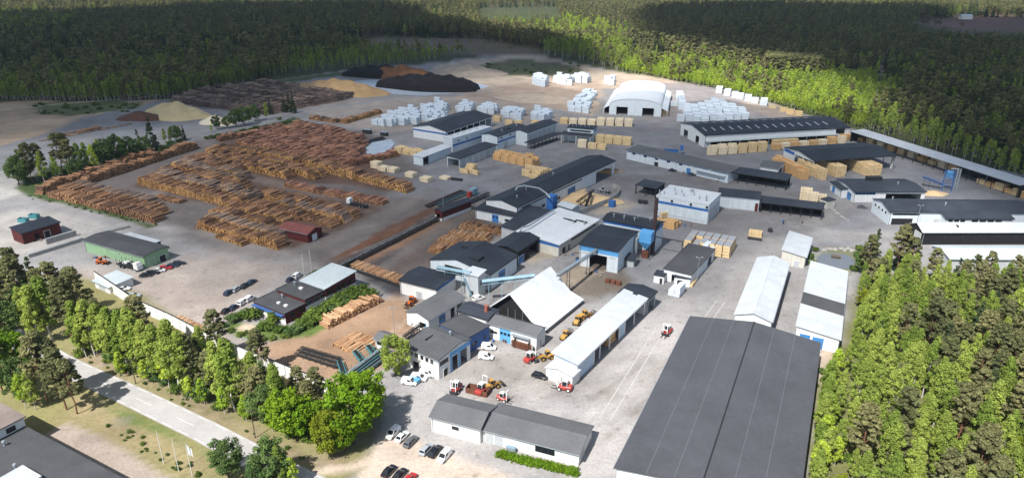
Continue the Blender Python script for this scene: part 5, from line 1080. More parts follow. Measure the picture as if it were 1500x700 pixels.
# perimeter wall by the road
T0 = P(141,409); T = thing('perimeter_wall', 'long white panel wall with dark coping between trees and yard', 'wall', T0)
wl_px = [(141,412),(172,433),(200,453),(255,478),(300,502),(350,524),(420,553),(495,583)]
pts = [P(*a)-T0 for a in wl_px]
for i in range(len(pts)-1):
    d = pts[i+1]-pts[i]; k = max(1, round(d.length/4.0))
    for j in range(k):
        a = pts[i]+d*(j/k); b_ = pts[i]+d*((j+1)/k-.012/k*4); q = MB(); q.bar(a+Vector((0,0,1.95)), b_+Vector((0,0,1.95)), .24, 3.9); q.build('panel', 'wall_plaster', T)
    q = MB(); q.bar(pts[i]+Vector((0,0,3.97)), pts[i+1]+Vector((0,0,3.97)), .36, .13); q.build('coping', 'trim_dark', T)
# retaining walls at the green warehouse
for lb, a, b_, w, h_ in (('long low concrete loading ramp left of the green warehouse', (40,377), (120,352), 3.0, 1.3), ('short pale concrete wall behind the loading ramp', (68,358), (112,345), 1.2, 2.2), ('low grey concrete platform behind the green warehouse', (150,340), (186,331), 6, .8)):
    A_, B_ = P(*a), P(*b_); T = thing('loading_ramp', lb, 'ramp', A_); d = B_-A_
    q = MB(); q.bar(Vector((0,0,h_/2)), d+Vector((0,0,h_/2)), w, h_); q.build('slab', 'concrete', T)
    s = Vector((-d.y, d.x, 0)).normalized()*w/2
    q = MB(); q.bar(Vector((0,0,h_+.08))-s*.9, d-s*.9+Vector((0,0,h_+.08)), .2, .16); q.build('edge_rail', 'galvanised', T)

# ---------------------------------------------------------------- poles, masts, small things
def pole(name, label, cat, px, h, r, mat, lamp=False, flag=None, arm=False, group=None):
    T = thing(name, label, cat, P(*px), None, group); q = MB(); q.cyl((0,0,0), (0,0,h), r, r*.55, 8); q.build('mast', mat, T)
    if lamp:
        for s in (-1, 1): q = MB(); q.bar((0,0,h-.1), (s*.9,0,h+.1), .1, .1); q.box(s*.9-.35, s*.9+.35, -.2, .2, h+.05, h+.25); q.build('lamp_head', 'galvanised', T)
    if arm: q = MB(); q.bar((-.9,0,h-.6), (.9,0,h-.6), .12, .12); q.build('crossarm', 'trunk_dark', T)
    if flag:
        vs = []; fs = []
        for i in range(9):
            for z in (h-.3, h-2.8): vs.append((.05+i*.13, .12*math.sin(i*1.3), z+.12*i*(-1 if z < h-1 else -1.4)))
        for i in range(8): fs.append((i*2, i*2+1, i*2+3, i*2+2))
        q = MB(); q.add(vs, fs); q.build('flag', flag, T)
    return T
pole('flag_pole', 'bare white flag pole left of the drooping flag, bottom left meadow', 'flag pole', (240,679), 9, .09, 'trim_white')
pole('flag_pole', 'bare white flag pole next to the one with the drooping flag', 'flag pole', (262,690), 9, .09, 'trim_white')
pole('flag_pole', 'white flag pole with a pale drooping flag', 'flag pole', (282,698), 9, .09, 'trim_white', flag='car_white')
pole('flag_pole', 'white flag pole behind the silver-roofed office, left one', 'flag pole', (446,407), 9, .1, 'trim_white')
pole('flag_pole', 'white flag pole behind the silver-roofed office, right one', 'flag pole', (457,403), 10, .1, 'trim_white')
pole('utility_pole', 'wooden utility pole standing on the road verge, left', 'utility pole', (199,562), 8, .14, 'trunk_dark', arm=True)
pole('utility_pole', 'wooden utility pole on the verge below the maples', 'utility pole', (374,641), 8, .14, 'trunk_dark', arm=True)
pole('lamp_post', 'twin-headed lamp post by the small hut at the infeed', 'lamp post', (578,491), 9, .1, 'galvanised', True)
pole('lamp_post', 'twin-headed lamp post before the flat dark-roofed store', 'lamp post', (1021,412), 9, .1, 'galvanised', True)
pole('lamp_post', 'tall lamp post beside the red measuring house', 'lamp post', (650,320), 14, .14, 'galvanised', True)
pole('lamp_post', 'tall lamp post on the front of the wide dark-roofed building', 'lamp post', (1342,331), 9, .1, 'galvanised', True)
def small(name, label, cat, px, az, parts):
    T = thing(name, label, cat, P(*px), R(az))
    for pn, mt, boxes in parts:
        q = MB()
        for bx in boxes: q.box(*bx)
        q.build(pn, mt, T)
    return T
small('skip_container', 'dark-blue open skip behind the long low pale building', 'skip', (972,226), 105, [('hull', 'trim_blue', [(0,8,0,.15,0,2.6),(0,8,2.35,2.5,0,2.6),(0,.15,.15,2.35,0,2.6),(7.85,8,.15,2.35,0,2.6)]), ('floor', 'steel_dark', [(.15,7.85,.15,2.35,.1,.2)])])
small('hopper', 'blue steel hopper beside the dark-blue skip', 'hopper', (998,226), 105, [('hopper', 'trim_blue', [(-.8,.8,-.8,.8,2.4,5.2)]), ('leg', 'trim_blue', [(-.8,-.6,-.8,-.6,0,2.4)]), ('leg', 'trim_blue', [(.6,.8,-.8,-.6,0,2.4)]), ('leg', 'trim_blue', [(.6,.8,.6,.8,0,2.4)]), ('leg', 'trim_blue', [(-.8,-.6,.6,.8,0,2.4)])])
small('pipe_rack', 'rack of rusty steel pipes against the white workshop garage', 'rack', (751,506), 120, [('pipes', 'rust', [(0,7,-.9+.3*i,-.68+.3*i,.4+.5*j,.62+.5*j) for i in range(3) for j in range(4)]), ('upright', 'steel_dark', [(1,1.15,-1,.1,0,3)]), ('upright', 'steel_dark', [(5.6,5.75,-1,.1,0,3)])])
small('skip_container', 'rusty open skip behind the plastered garage', 'skip', (682,575), 112, [('hull', 'rust', [(0,6,0,.12,0,1.6),(0,6,2.2,2.32,0,1.6),(0,.12,.12,2.2,0,1.6),(5.88,6,.12,2.2,0,1.6)]), ('floor', 'rust', [(.12,5.88,.12,2.2,.1,.2)])])
small('scrap_bin', 'row of rusty brown bins before the boiler house door', 'bin', (886,414), 118, [('bin', 'rust', [(0,1.6,0,1.4,0,1.3)]), ('bin', 'rust', [(2,3.6,.1,1.5,0,1.3)]), ('bin', 'rust', [(4,5.6,-.1,1.3,0,1.5)])])
small('dumpster', 'blue dumpster by the boiler house, near the pipe conveyor', 'dumpster', (843,383), 118, [('hull', 'trim_blue', [(0,1.8,0,1.2,.1,1.3)]), ('lid', 'steel_dark', [(-.05,1.85,-.05,1.25,1.3,1.4)])])
small('dumpster', 'bright blue dumpster before the long low pale building', 'dumpster', (1033,259), 130, [('hull', 'trim_blue', [(0,3.4,0,1.6,.1,1.8)]), ('lid', 'blue_light', [(-.05,3.45,-.05,1.65,1.8,1.9)])])
small('trailer', 'black flat trailer with dark load on the mill yard asphalt', 'trailer', (934,298), 110, [('bed', 'steel_dark', [(0,4.4,0,1.6,.6,1.5)]), ('wheel', 'rubber', [(.8,1.5,-.2,0,0,.7)]), ('wheel', 'rubber', [(2.9,3.6,-.2,0,0,.7)])])
small('trailer', 'small dark trailer standing empty right of the lone timber stack', 'trailer', (1131,341), 20, [('bed', 'steel_dark', [(0,3.0,0,1.6,.5,1.0)]), ('wheel', 'rubber', [(1,1.7,-.2,0,0,.7)]), ('wheel', 'rubber', [(1,1.7,1.6,1.8,0,.7)])])
small('trailer', 'dark flatbed under the lone timber stack in the yard', 'trailer', (1095,349), 115, [('bed', 'steel_dark', [(0,5.6,-.9,.0,.1,.7)]), ('wheel', 'rubber', [(.6,1.3,-1.0,-.9,0,.7)])])
small('box_container', 'black box container with pale lid near the wrapped bundles', 'container', (531,196), 112, [('hull', 'steel_dark', [(0,5.5,0,2.4,0,2.6)]), ('lid', 'galvanised', [(-.05,5.55,-.05,2.45,2.6,2.7)])])
small('box_container', 'second black container on the pale far yard', 'container', (557,199), 112, [('hull', 'steel_dark', [(0,4.5,0,2.4,0,2.2)]), ('lid', 'galvanised', [(-.05,4.55,-.05,2.45,2.2,2.3)])])
small('debris_frame', 'long dark steel frame lying on the sorting yard', 'frame', (660,264), 110, [('frame', 'steel_dark', [(0,6,0,.3,0,1.0),(0,6,1.4,1.7,0,1.0),(0,.3,.3,1.4,.4,1.0),(5.7,6,.3,1.4,.4,1.0)])])
small('sleeper_stack', 'stack of old grey sleepers beside the timber group at the sawmill', 'stack', (822,249), 112, [('sleepers', 'timber_old', [(0,5,.35*i,.3+.35*i,.3*j,.27+.3*j) for i in range(6) for j in range(6)])])
small('pallet_pile', 'untidy pile of broken boards at the sawmill end', 'pile', (880,252), 100, [('boards', 'timber_old', [(br.uniform(0,9), br.uniform(9.2,12), .35*i, .3+.35*i, .0, br.uniform(.4,1.6)) for i in range(12)]), ('boards', 'timber_orange', [(br.uniform(-2,6), br.uniform(6.2,9), .4*i-3, .36+.4*i-3, 0, br.uniform(.3,1.0)) for i in range(10)])])
small('machine_housing', 'red machine housing on the green log feeder', 'machine', (688,290), 35, [('housing', 'machine_red', [(0,2,0,1.6,0,2.6)]), ('cabin', 'steel_bluegrey', [(2.4,6,-.2,2.2,.6,3.4)]), ('leg', 'steel_dark', [(2.6,2.8,0,.2,0,.6)]), ('leg', 'steel_dark', [(5.6,5.8,1.8,2,0,.6)])])
small('skip_container', 'pale blue folding skip beside the willow at the workshop', 'skip', (597,559), 122, [('hull', 'steel_bluegrey', [(0,3.2,0,1.6,.0,1.2)]), ('lid', 'blue_light', [(-.1,3.3,-.1,1.7,1.2,1.3)])])
small('cabinet', 'grey-blue electrical cabinet by the hedge of the garage', 'cabinet', (741,662), 112, [('cabinet', 'steel_bluegrey', [(0,2.2,0,.8,0,1.6)]), ('door', 'galvanised', [(.1,1.05,-.03,0,.1,1.5)]), ('door', 'galvanised', [(1.15,2.1,-.03,0,.1,1.5)])])
for px_, lb in (((26,326),'teal skip lorry container left by the barn, front one'), ((42,320),'teal container behind the dark-red barn')):
    small('skip_container', lb, 'skip', px_, 100, [('hull', 'steel_teal', [(0,4,0,.12,0,1.8),(0,4,1.9,2.02,0,1.8),(0,.12,.12,1.9,0,1.8),(3.88,4,.12,1.9,0,1.8)]), ('floor', 'steel_dark', [(.12,3.88,.12,1.9,.1,.2)])])
# stones round the pond and the pond
sheet('pond', None, [(1196,378),(1204,372),(1222,371),(1240,373),(1251,379),(1253,386),(1243,393),(1224,394),(1206,390),(1198,385)], 'water', .03)['label'] = 'small dark pond beside the white-roofed sheds'
T = thing('jetty', 'small dark jetty at the back of the pond', 'jetty', P(1217,376), R(110)); q = MB(); q.box(0, 3.4, -1, 1, .5, .65); q.build('deck', 'bearer', T)
for x, y in ((.1,-.9),(3.1,-.9),(.1,.8),(3.1,.8)): q = MB(); q.box(x, x+.15, y, y+.15, 0, .5); q.build('post', 'bearer', T)
rs = random.Random(3)
def rock(px, s, label, group):
    T = MB(); 
    vs = []
    for i in range(8):
        a = i*math.pi/4; vs.append((math.cos(a)*s*rs.uniform(.75,1.1), math.sin(a)*s*rs.uniform(.75,1.1), 0))
    for i in range(8):
        a = i*math.pi/4; vs.append((math.cos(a)*s*rs.uniform(.5,.75), math.sin(a)*s*rs.uniform(.5,.75), s*rs.uniform(.6,.9)))
    T.add(vs, [tuple(range(8))[::-1], tuple(range(8,16))]+[(i, (i+1) % 8, 8+(i+1) % 8, 8+i) for i in range(8)]); o = T.build('boulder', 'concrete'); o.location = P(*px); tag(o, label, 'boulder', group)
for i in range(14): rock((1206+i*3.4+rs.uniform(-1,1), 365.5+rs.uniform(-1.5,2.5)), rs.uniform(.5,1.0), 'grey boulder on the stony bank behind the pond', 'boulders behind the pond')
for i in range(10): rock((1212+i*3.4, 302+i*2.4+rs.uniform(-1,1)), rs.uniform(.4,.8), 'grey boulder along the kerb of the curved yard road', 'boulders along the yard road')

# ---------------------------------------------------------------- vehicles
def loft(b_, st, mi=0):
    rings = []
    for x, w, z0, z1, c in st:
        rings.append([(x, -w+c, z0), (x, w-c, z0), (x, w, z0+c), (x, w, z1-c*1.2), (x, w-c*1.4, z1), (x, -w+c*1.4, z1), (x, -w, z1-c*1.2), (x, -w, z0+c)])
    vs = [v for r_ in rings for v in r_]; fs = []
    for i in range(len(st)-1):
        for j in range(8): fs.append((i*8+j, i*8+(j+1) % 8, i*8+8+(j+1) % 8, i*8+8+j))
    fs += [tuple(range(8))[::-1], tuple(len(vs)-8+i for i in range(8))]; b_.add(vs, fs, mi)
def wheel_mesh(r_, w, tyre='rubber', rim='galvanised'):
    b_ = MB(); b_.cyl((0,-w/2,0), (0,w/2,0), r_, r_, 16, 0); b_.cyl((0,-w/2-.01,0), (0,w/2+.01,0), r_*.58, r_*.58, 10, 1); return b_.mesh('wheel', [tyre, rim])
WH = wheel_mesh(.33, .22)
def car_parts(kind):
    body = MB(); cab = MB(); wins = {}
    if kind == 'van':
        loft(body, [(-2.15,.80,.35,1.0,.1), (-2.1,.86,.25,1.15,.12), (-.9,.9,.22,1.18,.12), (1.0,.9,.22,1.1,.12), (1.9,.86,.25,.92,.12), (2.15,.72,.35,.75,.1)])
        b0, b1, t0, t1, zb, zt, wb, wt = -2.1, 1.35, -2.0, .45, 1.08, 1.80, .86, .74
    elif kind == 'estate':
        loft(body, [(-2.3,.74,.35,.80,.1), (-2.15,.84,.25,.92,.12), (-1.0,.89,.22,.95,.12), (.8,.89,.22,.94,.12), (1.9,.85,.25,.80,.12), (2.25,.70,.35,.64,.1)])
        b0, b1, t0, t1, zb, zt, wb, wt = -2.15, 1.1, -1.75, .25, .90, 1.46, .82, .63
    else:
        loft(body, [(-2.15,.74,.35,.74,.1), (-2.0,.83,.25,.88,.12), (-1.0,.88,.22,.93,.12), (.8,.88,.22,.92,.12), (1.8,.84,.25,.78,.12), (2.12,.68,.35,.62,.1)])
        b0, b1, t0, t1, zb, zt, wb, wt = -1.75, 1.1, -1.0, .2, .88, 1.44, .80, .60
    bq = [(b0,-wb,zb), (b1,-wb,zb), (b1,wb,zb), (b0,wb,zb)]; tq = [(t0,-wt,zt), (t1,-wt,zt), (t1,wt,zt), (t0,wt,zt)]
    cab.hexa(bq, tq)
    cm = [(t0+.06,-wt+.05,zt+.05), (t1-.06,-wt+.05,zt+.05), (t1-.06,wt-.05,zt+.05), (t0+.06,wt-.05,zt+.05)]; cab.hexa(tq, cm)
    def pane(p, q_, r_, s, nrm, m=.1, u0=0, u1=1):
        V = [Vector(v) for v in (p, q_, r_, s)]
        f = lambda a, c: (V[0]*(1-a)+V[1]*a)*(1-c)+(V[3]*(1-a)+V[2]*a)*c
        b_ = MB(); n_ = Vector(nrm)*.015
        c4 = [f(u0+m*.6, m), f(u1-m*.6, m), f(u1-m*.6, 1-m), f(u0+m*.6, 1-m)]
        b_.hexa([tuple(v-n_) for v in c4], [tuple(v+n_) for v in c4]); return b_
    wins['windscreen'] = pane(bq[1], bq[2], tq[2], tq[1], (1,0,.5), .09)
    wins['rear_window'] = pane(bq[3], bq[0], tq[0], tq[3], (-1,0,.3), .14)
    k = .5 if kind == 'van' else 0.0
    wins['side_window'] = pane(bq[0], bq[1], tq[1], tq[0], (0,-1,.3), .12, k, 1)
    wins['side_window2'] = pane(bq[2], bq[3], tq[3], tq[2], (0,1,.3), .12, 0, 1-k)
    return body, cab, wins
CARS = {}
def car_proto(kind, colour):
    if (kind, colour) in CARS: return CARS[kind, colour]
    body, cab, wins = car_parts(kind); d = [('body', body.mesh('body', colour), (0,0,0)), ('cabin', cab.mesh('cabin', colour), (0,0,0))]
    for nm, w_ in wins.items(): d.append((nm.rstrip('2'), w_.mesh('pane', 'glass'), (0,0,0)))
    for sx in (-1.3, 1.35):
        for sy_ in (-.8, .8): d.append(('wheel', WH, (sx, sy_, .33)))
    for sy_ in (-.58, .58):
        q = MB(); q.box(2.06, 2.16, sy_-.14, sy_+.14, .50, .62); d.append(('headlight', q.mesh('headlight', 'lamp_glass'), (0,0,0)))
        q = MB(); q.box(-2.22, -2.08, sy_-.12, sy_+.12, .60, .76); d.append(('tail_light', q.mesh('tail_light', 'lamp_red'), (0,0,0)))
    CARS[kind, colour] = d; return d
def car(kind, colour, px, az, label, group=None):
    T = thing('van' if kind == 'van' else 'car', label, 'van' if kind == 'van' else 'car', P(*px)+Vector((0,0,.01)), R(az), group)
    for nm, me, loc in car_proto(kind, colour): link(nm, me, T, loc)
PK = 'cars in the front car park'
car('van', 'car_white', (576,637), 207, 'white van, leftmost in the front car park', PK)
car('hatch', 'car_white', (589,642), 27, 'white car, second from left in the front car park', PK)
car('estate', 'car_grey', (602,649), 27, 'grey estate car, third from left in the front car park', PK)
car('estate', 'car_silver', (625,660), 27, 'silver estate car just left of the black one in the front car park', PK)
car('estate', 'car_black', (638,663), 27, 'black car between silver and white ones in the front car park', PK)
car('van', 'car_white', (651,671), 207, 'white van, rightmost in the front car park', PK)
car('hatch', 'car_black', (570,692), 27, 'black car cut by the bottom edge, left one', PK)
car('hatch', 'car_black', (586,697), 27, 'black car cut by the bottom edge, right one', PK)
car('hatch', 'car_red', (600,704), 27, 'red car barely showing at the bottom edge', PK)
VN = 'white vans in the workshop court'
car('van', 'car_white', (716,511), 100, 'white van parked upper in the workshop court', VN)
car('van', 'car_white', (712,525), 100, 'white van parked lower in the workshop court', VN)
car('van', 'car_white', (600,562), 105, 'white van nearest the willow before the workshop', VN)
car('van', 'car_white', (614,556), 105, 'white van in the middle of the three before the workshop', VN)
car('van', 'car_white', (626,550), 105, 'white van at the workshop corner, right of three', VN)
car('van', 'car_white', (701,439), 55, 'white pickup van behind the dark block with the chimney', VN)
car('estate', 'car_black', (791,553), 115, 'black van-like car beside the low white gable-ended shed')
GW = 'cars parked in a row before the green warehouse'
for i, (c_, n_) in enumerate((('car_black', 'black car, leftmost'), ('car_black', 'black car, second from left'), ('car_white', 'white car'), ('car_red', 'red car'), ('car_blue', 'dark blue car'), ('car_black', 'black car, rightmost'))):
    car('estate' if i % 2 else 'hatch', c_, (214+i*9.7, 405-i*3.5), 75, n_+' in the row before the green warehouse', GW)
OF = 'cars parked at the offices'
for i, (px_, c_, n_) in enumerate((((336,430),'car_blue','dark blue car, leftmost'), ((347,425),'car_silver','silver car, second'), ((360,420),'car_black','black car, third'), ((369,415),'car_blue','dark car, rightmost'))):
    car('estate', c_, px_, 15, n_+' of the row on the gravel left of the offices', OF)
for px_, c_, k_, n_ in (((426,411),'car_blue','hatch','dark blue car left of the white one behind the silver-roofed office'), ((436,406),'car_white','van','white car behind the silver-roofed office'), ((356,445),'car_white','van','white van at the left end of the offices'), ((366,440),'car_white','van','second white van at the left end of the offices'), ((332,457),'car_black','hatch','black car half hidden by the garden bushes'), ((343,452),'car_blue','hatch','dark blue car between bushes and white vans')):
    car(k_, c_, px_, 18, n_, OF)
PW = 'cars parked behind the white perimeter wall'
for i, (px_, c_) in enumerate((((172,418),'car_grey'), ((181,425),'car_white'), ((196,435),'car_silver'))): car('estate', c_, px_, 75, ('grey', 'white', 'silver')[i]+' car parked just behind the white perimeter wall', PW)
for px_, c_, n_ in (((985,251),'car_black','black car in the pair before the long low pale building, left'), ((1013,257),'car_black','black car in the pair before the long low pale building, right'), ((1055,265),'car_white','white car before the open dark machine shed'), ((1263,305),'car_grey','dark car beside the white windowed gable, upper right')): car('hatch', c_, px_, 100, n_)
car('van', 'car_white', (190,389), 75, 'white van parked along the green warehouse')

def big_wheel(r_, w, rim): return wheel_mesh(r_, w, 'rubber', rim)
BW = {}
def wheels(T, spots, r_, w, rim):
    me = BW.setdefault((r_, w, rim), big_wheel(r_, w, rim))
    for x, y in spots: link('wheel', me, T, (x, y, r_))
def loader(label, px, az, colour='machine_yellow', tool='bucket', s=.8):
    T = thing('wheel_loader', label, 'wheel loader', P(*px)+Vector((0,0,.01)), R(az)); T.scale = (s,)*3
    q = MB(); loft(q, [(-3.1,.75,1.0,1.9,.15), (-2.9,.95,.9,2.2,.2), (-1.2,1.0,.8,2.3,.2), (-.4,.95,.8,2.0,.2)]); q.build('rear_body', colour, T)
    q = MB(); loft(q, [(-.4,.5,.9,1.6,.1), (.8,.55,.8,1.7,.1), (1.9,.5,.8,1.5,.1)]); q.build('front_frame', colour, T)
    q = MB(); q.hexa([(-1.3,-.8,2.0),(.1,-.8,2.0),(.1,.8,2.0),(-1.3,.8,2.0)], [(-1.2,-.7,3.3),(-.1,-.7,3.3),(-.1,.7,3.3),(-1.2,.7,3.3)]); c_ = q.build('cab', 'glass', T)
    q = MB(); q.box(-1.3, .05, -.8, .8, 3.3, 3.45)
    for x in (-1.25, -.12):
        for y in (-.76, .68): q.box(x, x+.1, y, y+.08, 2.0, 3.3)
    q.build('cab_roof', colour, c_)
    wheels(T, [(-2.0,-1.05), (-2.0,1.05), (1.3,-1.05), (1.3,1.05)], .85, .6, colour)
    q = MB()
    for y in (-.45, .35): q.bar((.6,y+.05,1.9), (2.6,y+.05,1.3), .18, .35); q.bar((2.6,y+.05,1.3), (3.4,y+.05,.7), .16, .3)
    q.build('lift_arm', colour, T)
    if tool == 'bucket':
        q = MB(); q.prism([(3.2,.25),(4.5,.15),(4.5,.25),(3.45,.45),(3.25,1.25),(3.1,1.25)], -1.4, 1.4, lambda a, b_, d: (a, d, b_))
        for y in (-1.45, 1.37): q.prism([(3.2,.25),(4.5,.15),(3.25,1.25)], y, y+.08, lambda a, b_, d: (a, d, b_))
        q.build('bucket', 'steel_dark', T)
    else:
        q = MB()
        for y in (-.8, -.3, .3, .8):
            for s_ in (1, -1):
                pr = Vector((3.3, y, 1.2))
                for i in range(1, 7):
                    a = R(200-s_*i*28); nx_ = Vector((3.9+1.0*math.cos(a), y, 1.1+.9*math.sin(a))); q.bar(pr, nx_, .12, .14); pr = nx_
        q.build('grapple', 'steel_dark', T)
    return T
loader('yellow wheel loader with black bucket near the plastered garages', (722,568), 60)
loader('yellow wheel loader with log grapple beside the chip store', (829,495), 30, tool='grapple')
loader('yellow wheel loader behind the long white garage shed, middle', (846,473), 20)
loader('yellow wheel loader behind the long white garage shed, farthest', (858,465), 60, tool='grapple')
loader('small yellow loader between the red forklift and the garage shed', (799,526), 250, s=.8)
loader('white and grey wheel loader on the sawdust pile', (884,282), 120, 'car_silver')
def forklift(label, px, az, s=1.0):
    T = thing('forklift', label, 'forklift', P(*px)+Vector((0,0,.01)), R(az)); T.scale = (s,)*3
    q = MB(); loft(q, [(-2.2,.8,.5,1.3,.15), (-2.0,1.0,.4,1.6,.2), (-.6,1.0,.4,1.5,.2), (1.3,1.0,.4,1.1,.15)]); q.build('body', 'machine_red', T)
    q = MB(); q.hexa([(-1.1,-.7,1.5),(.5,-.7,1.5),(.5,.7,1.5),(-1.1,.7,1.5)], [(-.9,-.62,2.8),(.3,-.62,2.8),(.3,.62,2.8),(-.9,.62,2.8)]); c_ = q.build('cab', 'glass', T)
    q = MB(); q.box(-1.0, .4, -.7, .7, 2.8, 2.95)
    for x in (-1.02, .36):
        for y in (-.7, .62): q.box(x, x+.1, y, y+.1, 1.5, 2.8)
    q.build('cab_roof', 'car_white', c_)
    q = MB()
    for y in (-.75, .6): q.box(1.5, 1.75, y, y+.16, .2, 4.2)
    for z in (.5, 2.0, 4.0): q.box(1.52, 1.72, -.6, .6, z, z+.18)
    q.build('mast', 'car_white', T)
    q = MB()
    for y in (-.7, .5): q.box(1.8, 3.4, y, y+.2, .2, .3)
    q.box(1.76, 1.9, -1.0, 1.0, .3, 1.1); q.build('fork', 'steel_dark', T)
    wheels(T, [(-1.4,-.85), (-1.4,.85), (1.0,-1.0), (1.0,1.0)], .55, .4, 'car_white')
    return T
forklift('red and white forklift driving on the open apron', (977,489), 215)
forklift('red and white forklift parked at the low white gable-ended shed', (826,570), 290)
forklift('red and white forklift by the white workshop garage corner', (777,528), 40)
forklift('red forklift with white mast left of the rusty skip', (668,573), 200)
forklift('dark small forklift close to the yellow loader and the garages', (737,586), 120, .8)
def truck(label, px, az, cabm, load):
    T = thing('truck', label, 'truck', P(*px)+Vector((0,0,.01)), R(az))
    q = MB(); loft(q, [(5.2,1.15,.7,3.2,.15), (6.9,1.2,.6,3.3,.15), (7.3,1.1,.7,2.2,.15)]); c_ = q.build('cab', cabm, T)
    q = MB(); q.hexa([(7.16,-1.0,2.2),(7.2,-1.0,2.2),(7.2,1.0,2.2),(7.16,1.0,2.2)], [(6.94,-1.0,3.1),(6.98,-1.0,3.1),(6.98,1.0,3.1),(6.94,1.0,3.1)]); q.build('windscreen', 'glass', c_)
    q = MB(); q.box(-4, 5.2, -.5, .5, .75, 1.05); q.box(-4, 4.9, -1.2, 1.2, 1.05, 1.2); q.build('chassis', 'steel_dark', T)
    if load == 'stakes':
        for x in (-3.6, -1.6, .4, 2.4, 4.4):
            q = MB(); q.box(x, x+.12, -1.2, -1.08, 1.2, 3.3); q.box(x, x+.12, 1.08, 1.2, 1.2, 3.3); q.box(x, x+.12, -1.08, 1.08, 1.2, 1.4); q.build('stake', 'steel_dark', T)
    else:
        q = MB(); q.box(-4, 4.9, -1.2, -1.1, 1.2, 2.2); q.box(-4, 4.9, 1.1, 1.2, 1.2, 2.2); q.box(-4, -3.9, -1.1, 1.1, 1.2, 2.2); q.build('tipper_body', 'rust', T)
    wheels(T, [(6.2,-1.05), (6.2,1.05), (-.5,-1.05), (-.5,1.05), (-2.2,-1.05), (-2.2,1.05)], .5, .4, 'galvanised')
    return T
truck('white-cabbed log truck with empty stakes among the log rows', (528,303), 300, 'car_white', 'stakes')
forklift('white and red forklift right of the rusty skip', (706,574), 30)
truck('white truck parked against the green warehouse wall', (186,392), 115, 'car_white', 'stakes')
T = loader('orange log grab machine standing on the brown infeed dirt', (602,446), 200, 'machine_orange', 'grapple', .8)
loader('small orange excavator in front of the green warehouse', (150,386), 100, 'machine_orange', 'bucket', .7)

# ---------------------------------------------------------------- loose clutter of the yard
pm = MB()
for i in range(6): pm.box(-.6, .6, -.4+.145*i, -.3+.145*i, .11, .14)
for x in (-.55, -.05, .45): pm.box(x, x+.1, -.4, .42, .02, .11)
PALLET = pm.mesh('pallet', 'timber_old'); dm = MB(); dm.cyl((0,0,0), (0,0,.9), .3, .3, 12); DRUM = {k: dm.mesh('drum', k) for k in ('rust', 'trim_blue', 'steel_dark')}
cr = random.Random(17)
for where, px_, n_ in (('beside the white-roofed workshop', (838,372), 7), ('at the open door of the boiler house', (872,402), 8), ('behind the long garage shed', (838,500), 7), ('at the flat dark-roofed store', (1012,414), 6), ('before the long low pale building', (1000,255), 8), ('by the sawmill annex', (742,326), 6), ('under the dark open shed on posts', (1160,326), 8), ('beside the small hut at the infeed', (560,512), 5), ('along the light-green warehouse', (150,378), 9), ('before the dark-red barn', (55,352), 6), ('at the workshop court wall', (735,499), 5), ('by the black timber front', (1372,354), 6), ('beside the cubic kiln', (1002,330), 5), ('at the planing mill', (1300,300), 7)):
    for i in range(n_):
        p = P(px_[0]+cr.uniform(-16,16), px_[1]+cr.uniform(-3.5,3.5))
        if cr.random() < .6:
            for j in range(cr.randint(1,4)): tag(link('pallet', PALLET, None, p+Vector((0,0,.145*j)), cr.random()*3), 'grey wooden pallet lying '+where, 'pallet', 'pallets '+where)
        else: tag(link('drum', DRUM[cr.choice(list(DRUM))], None, p, 0), 'old steel drum standing '+where, 'drum', 'drums '+where)

# ---------------------------------------------------------------- plants
def leaf_mesh(name, cen, size, mat, out=None, aspect=1.0, flat=0.0, seed=1, tintbase=None):
    """many small leaf faces: centres (n,3), sizes (n,), outward directions (n,3)"""
    rg = np.random.default_rng(seed); n_ = len(cen)
    nrm = rg.normal(size=(n_, 3)); nrm /= np.linalg.norm(nrm, axis=1, keepdims=True)
    if out is not None: nrm = nrm*.75+out*.8
    nrm[:, 2] += .35+flat; nrm /= np.linalg.norm(nrm, axis=1, keepdims=True)
    r_ = rg.normal(size=(n_, 3)); a = np.cross(nrm, r_); a /= np.linalg.norm(a, axis=1, keepdims=True); b_ = np.cross(nrm, a)
    s = size[:, None]*.5; k = rg.uniform(.75, 1.25, (n_, 4, 1))
    c = cen[:, None, :]+np.stack([(a*aspect+b_*.2), b_, -a*aspect+b_*.15, -b_*.9-a*.1], 1)*s[:, None, :]*k
    me = bpy.data.meshes.new(name); np_mesh(me, c.reshape(-1, 3), np.arange(n_*4).reshape(-1, 4), 4)
    t = me.attributes.new('tint', 'FLOAT', 'FACE'); tb = rg.random(n_) if tintbase is None else np.clip(tintbase+rg.normal(0, .18, n_), 0, 1)
    t.data.foreach_set('value', tb.astype(np.float32)); me.materials.append(M[mat]); return me
def clumps(rg, centres, radii, per, squash=.75):
    cs, os_, tn = [], [], []
    for c, r_ in zip(centres, radii):
        d = rg.normal(size=(per, 3)); d /= np.linalg.norm(d, axis=1, keepdims=True); q = d*(rg.random((per, 1))**.4)*r_; q[:, 2] *= squash
        cs.append(np.array(c)+q); os_.append(d); tn.append(np.full(per, rg.random()))
    return np.concatenate(cs), np.concatenate(os_), np.concatenate(tn)
def limb_mesh(name, h, r0, mat, limbs, bend=.3, seed=0, top=1.0):
    rg = random.Random(seed); q = MB(); pts = [Vector((0,0,-.1))]
    for i in range(1, 6): pts.append(Vector((rg.uniform(-bend, bend), rg.uniform(-bend, bend), h*top*i/5)))
    for i in range(5): q.cyl(pts[i], pts[i+1], r0*(1-i*.17), r0*(1-(i+1)*.17), 7)
    for c in limbs:
        z = c[2]*.82; t = min(max(z/(h*top), .05), .98); k = min(int(t*5), 4); st = pts[k].lerp(pts[k+1], t*5-k); q.cyl(st, Vector(c), r0*.22, r0*.08, 5)
    return q.mesh(name, mat, True)
PROTO = {}
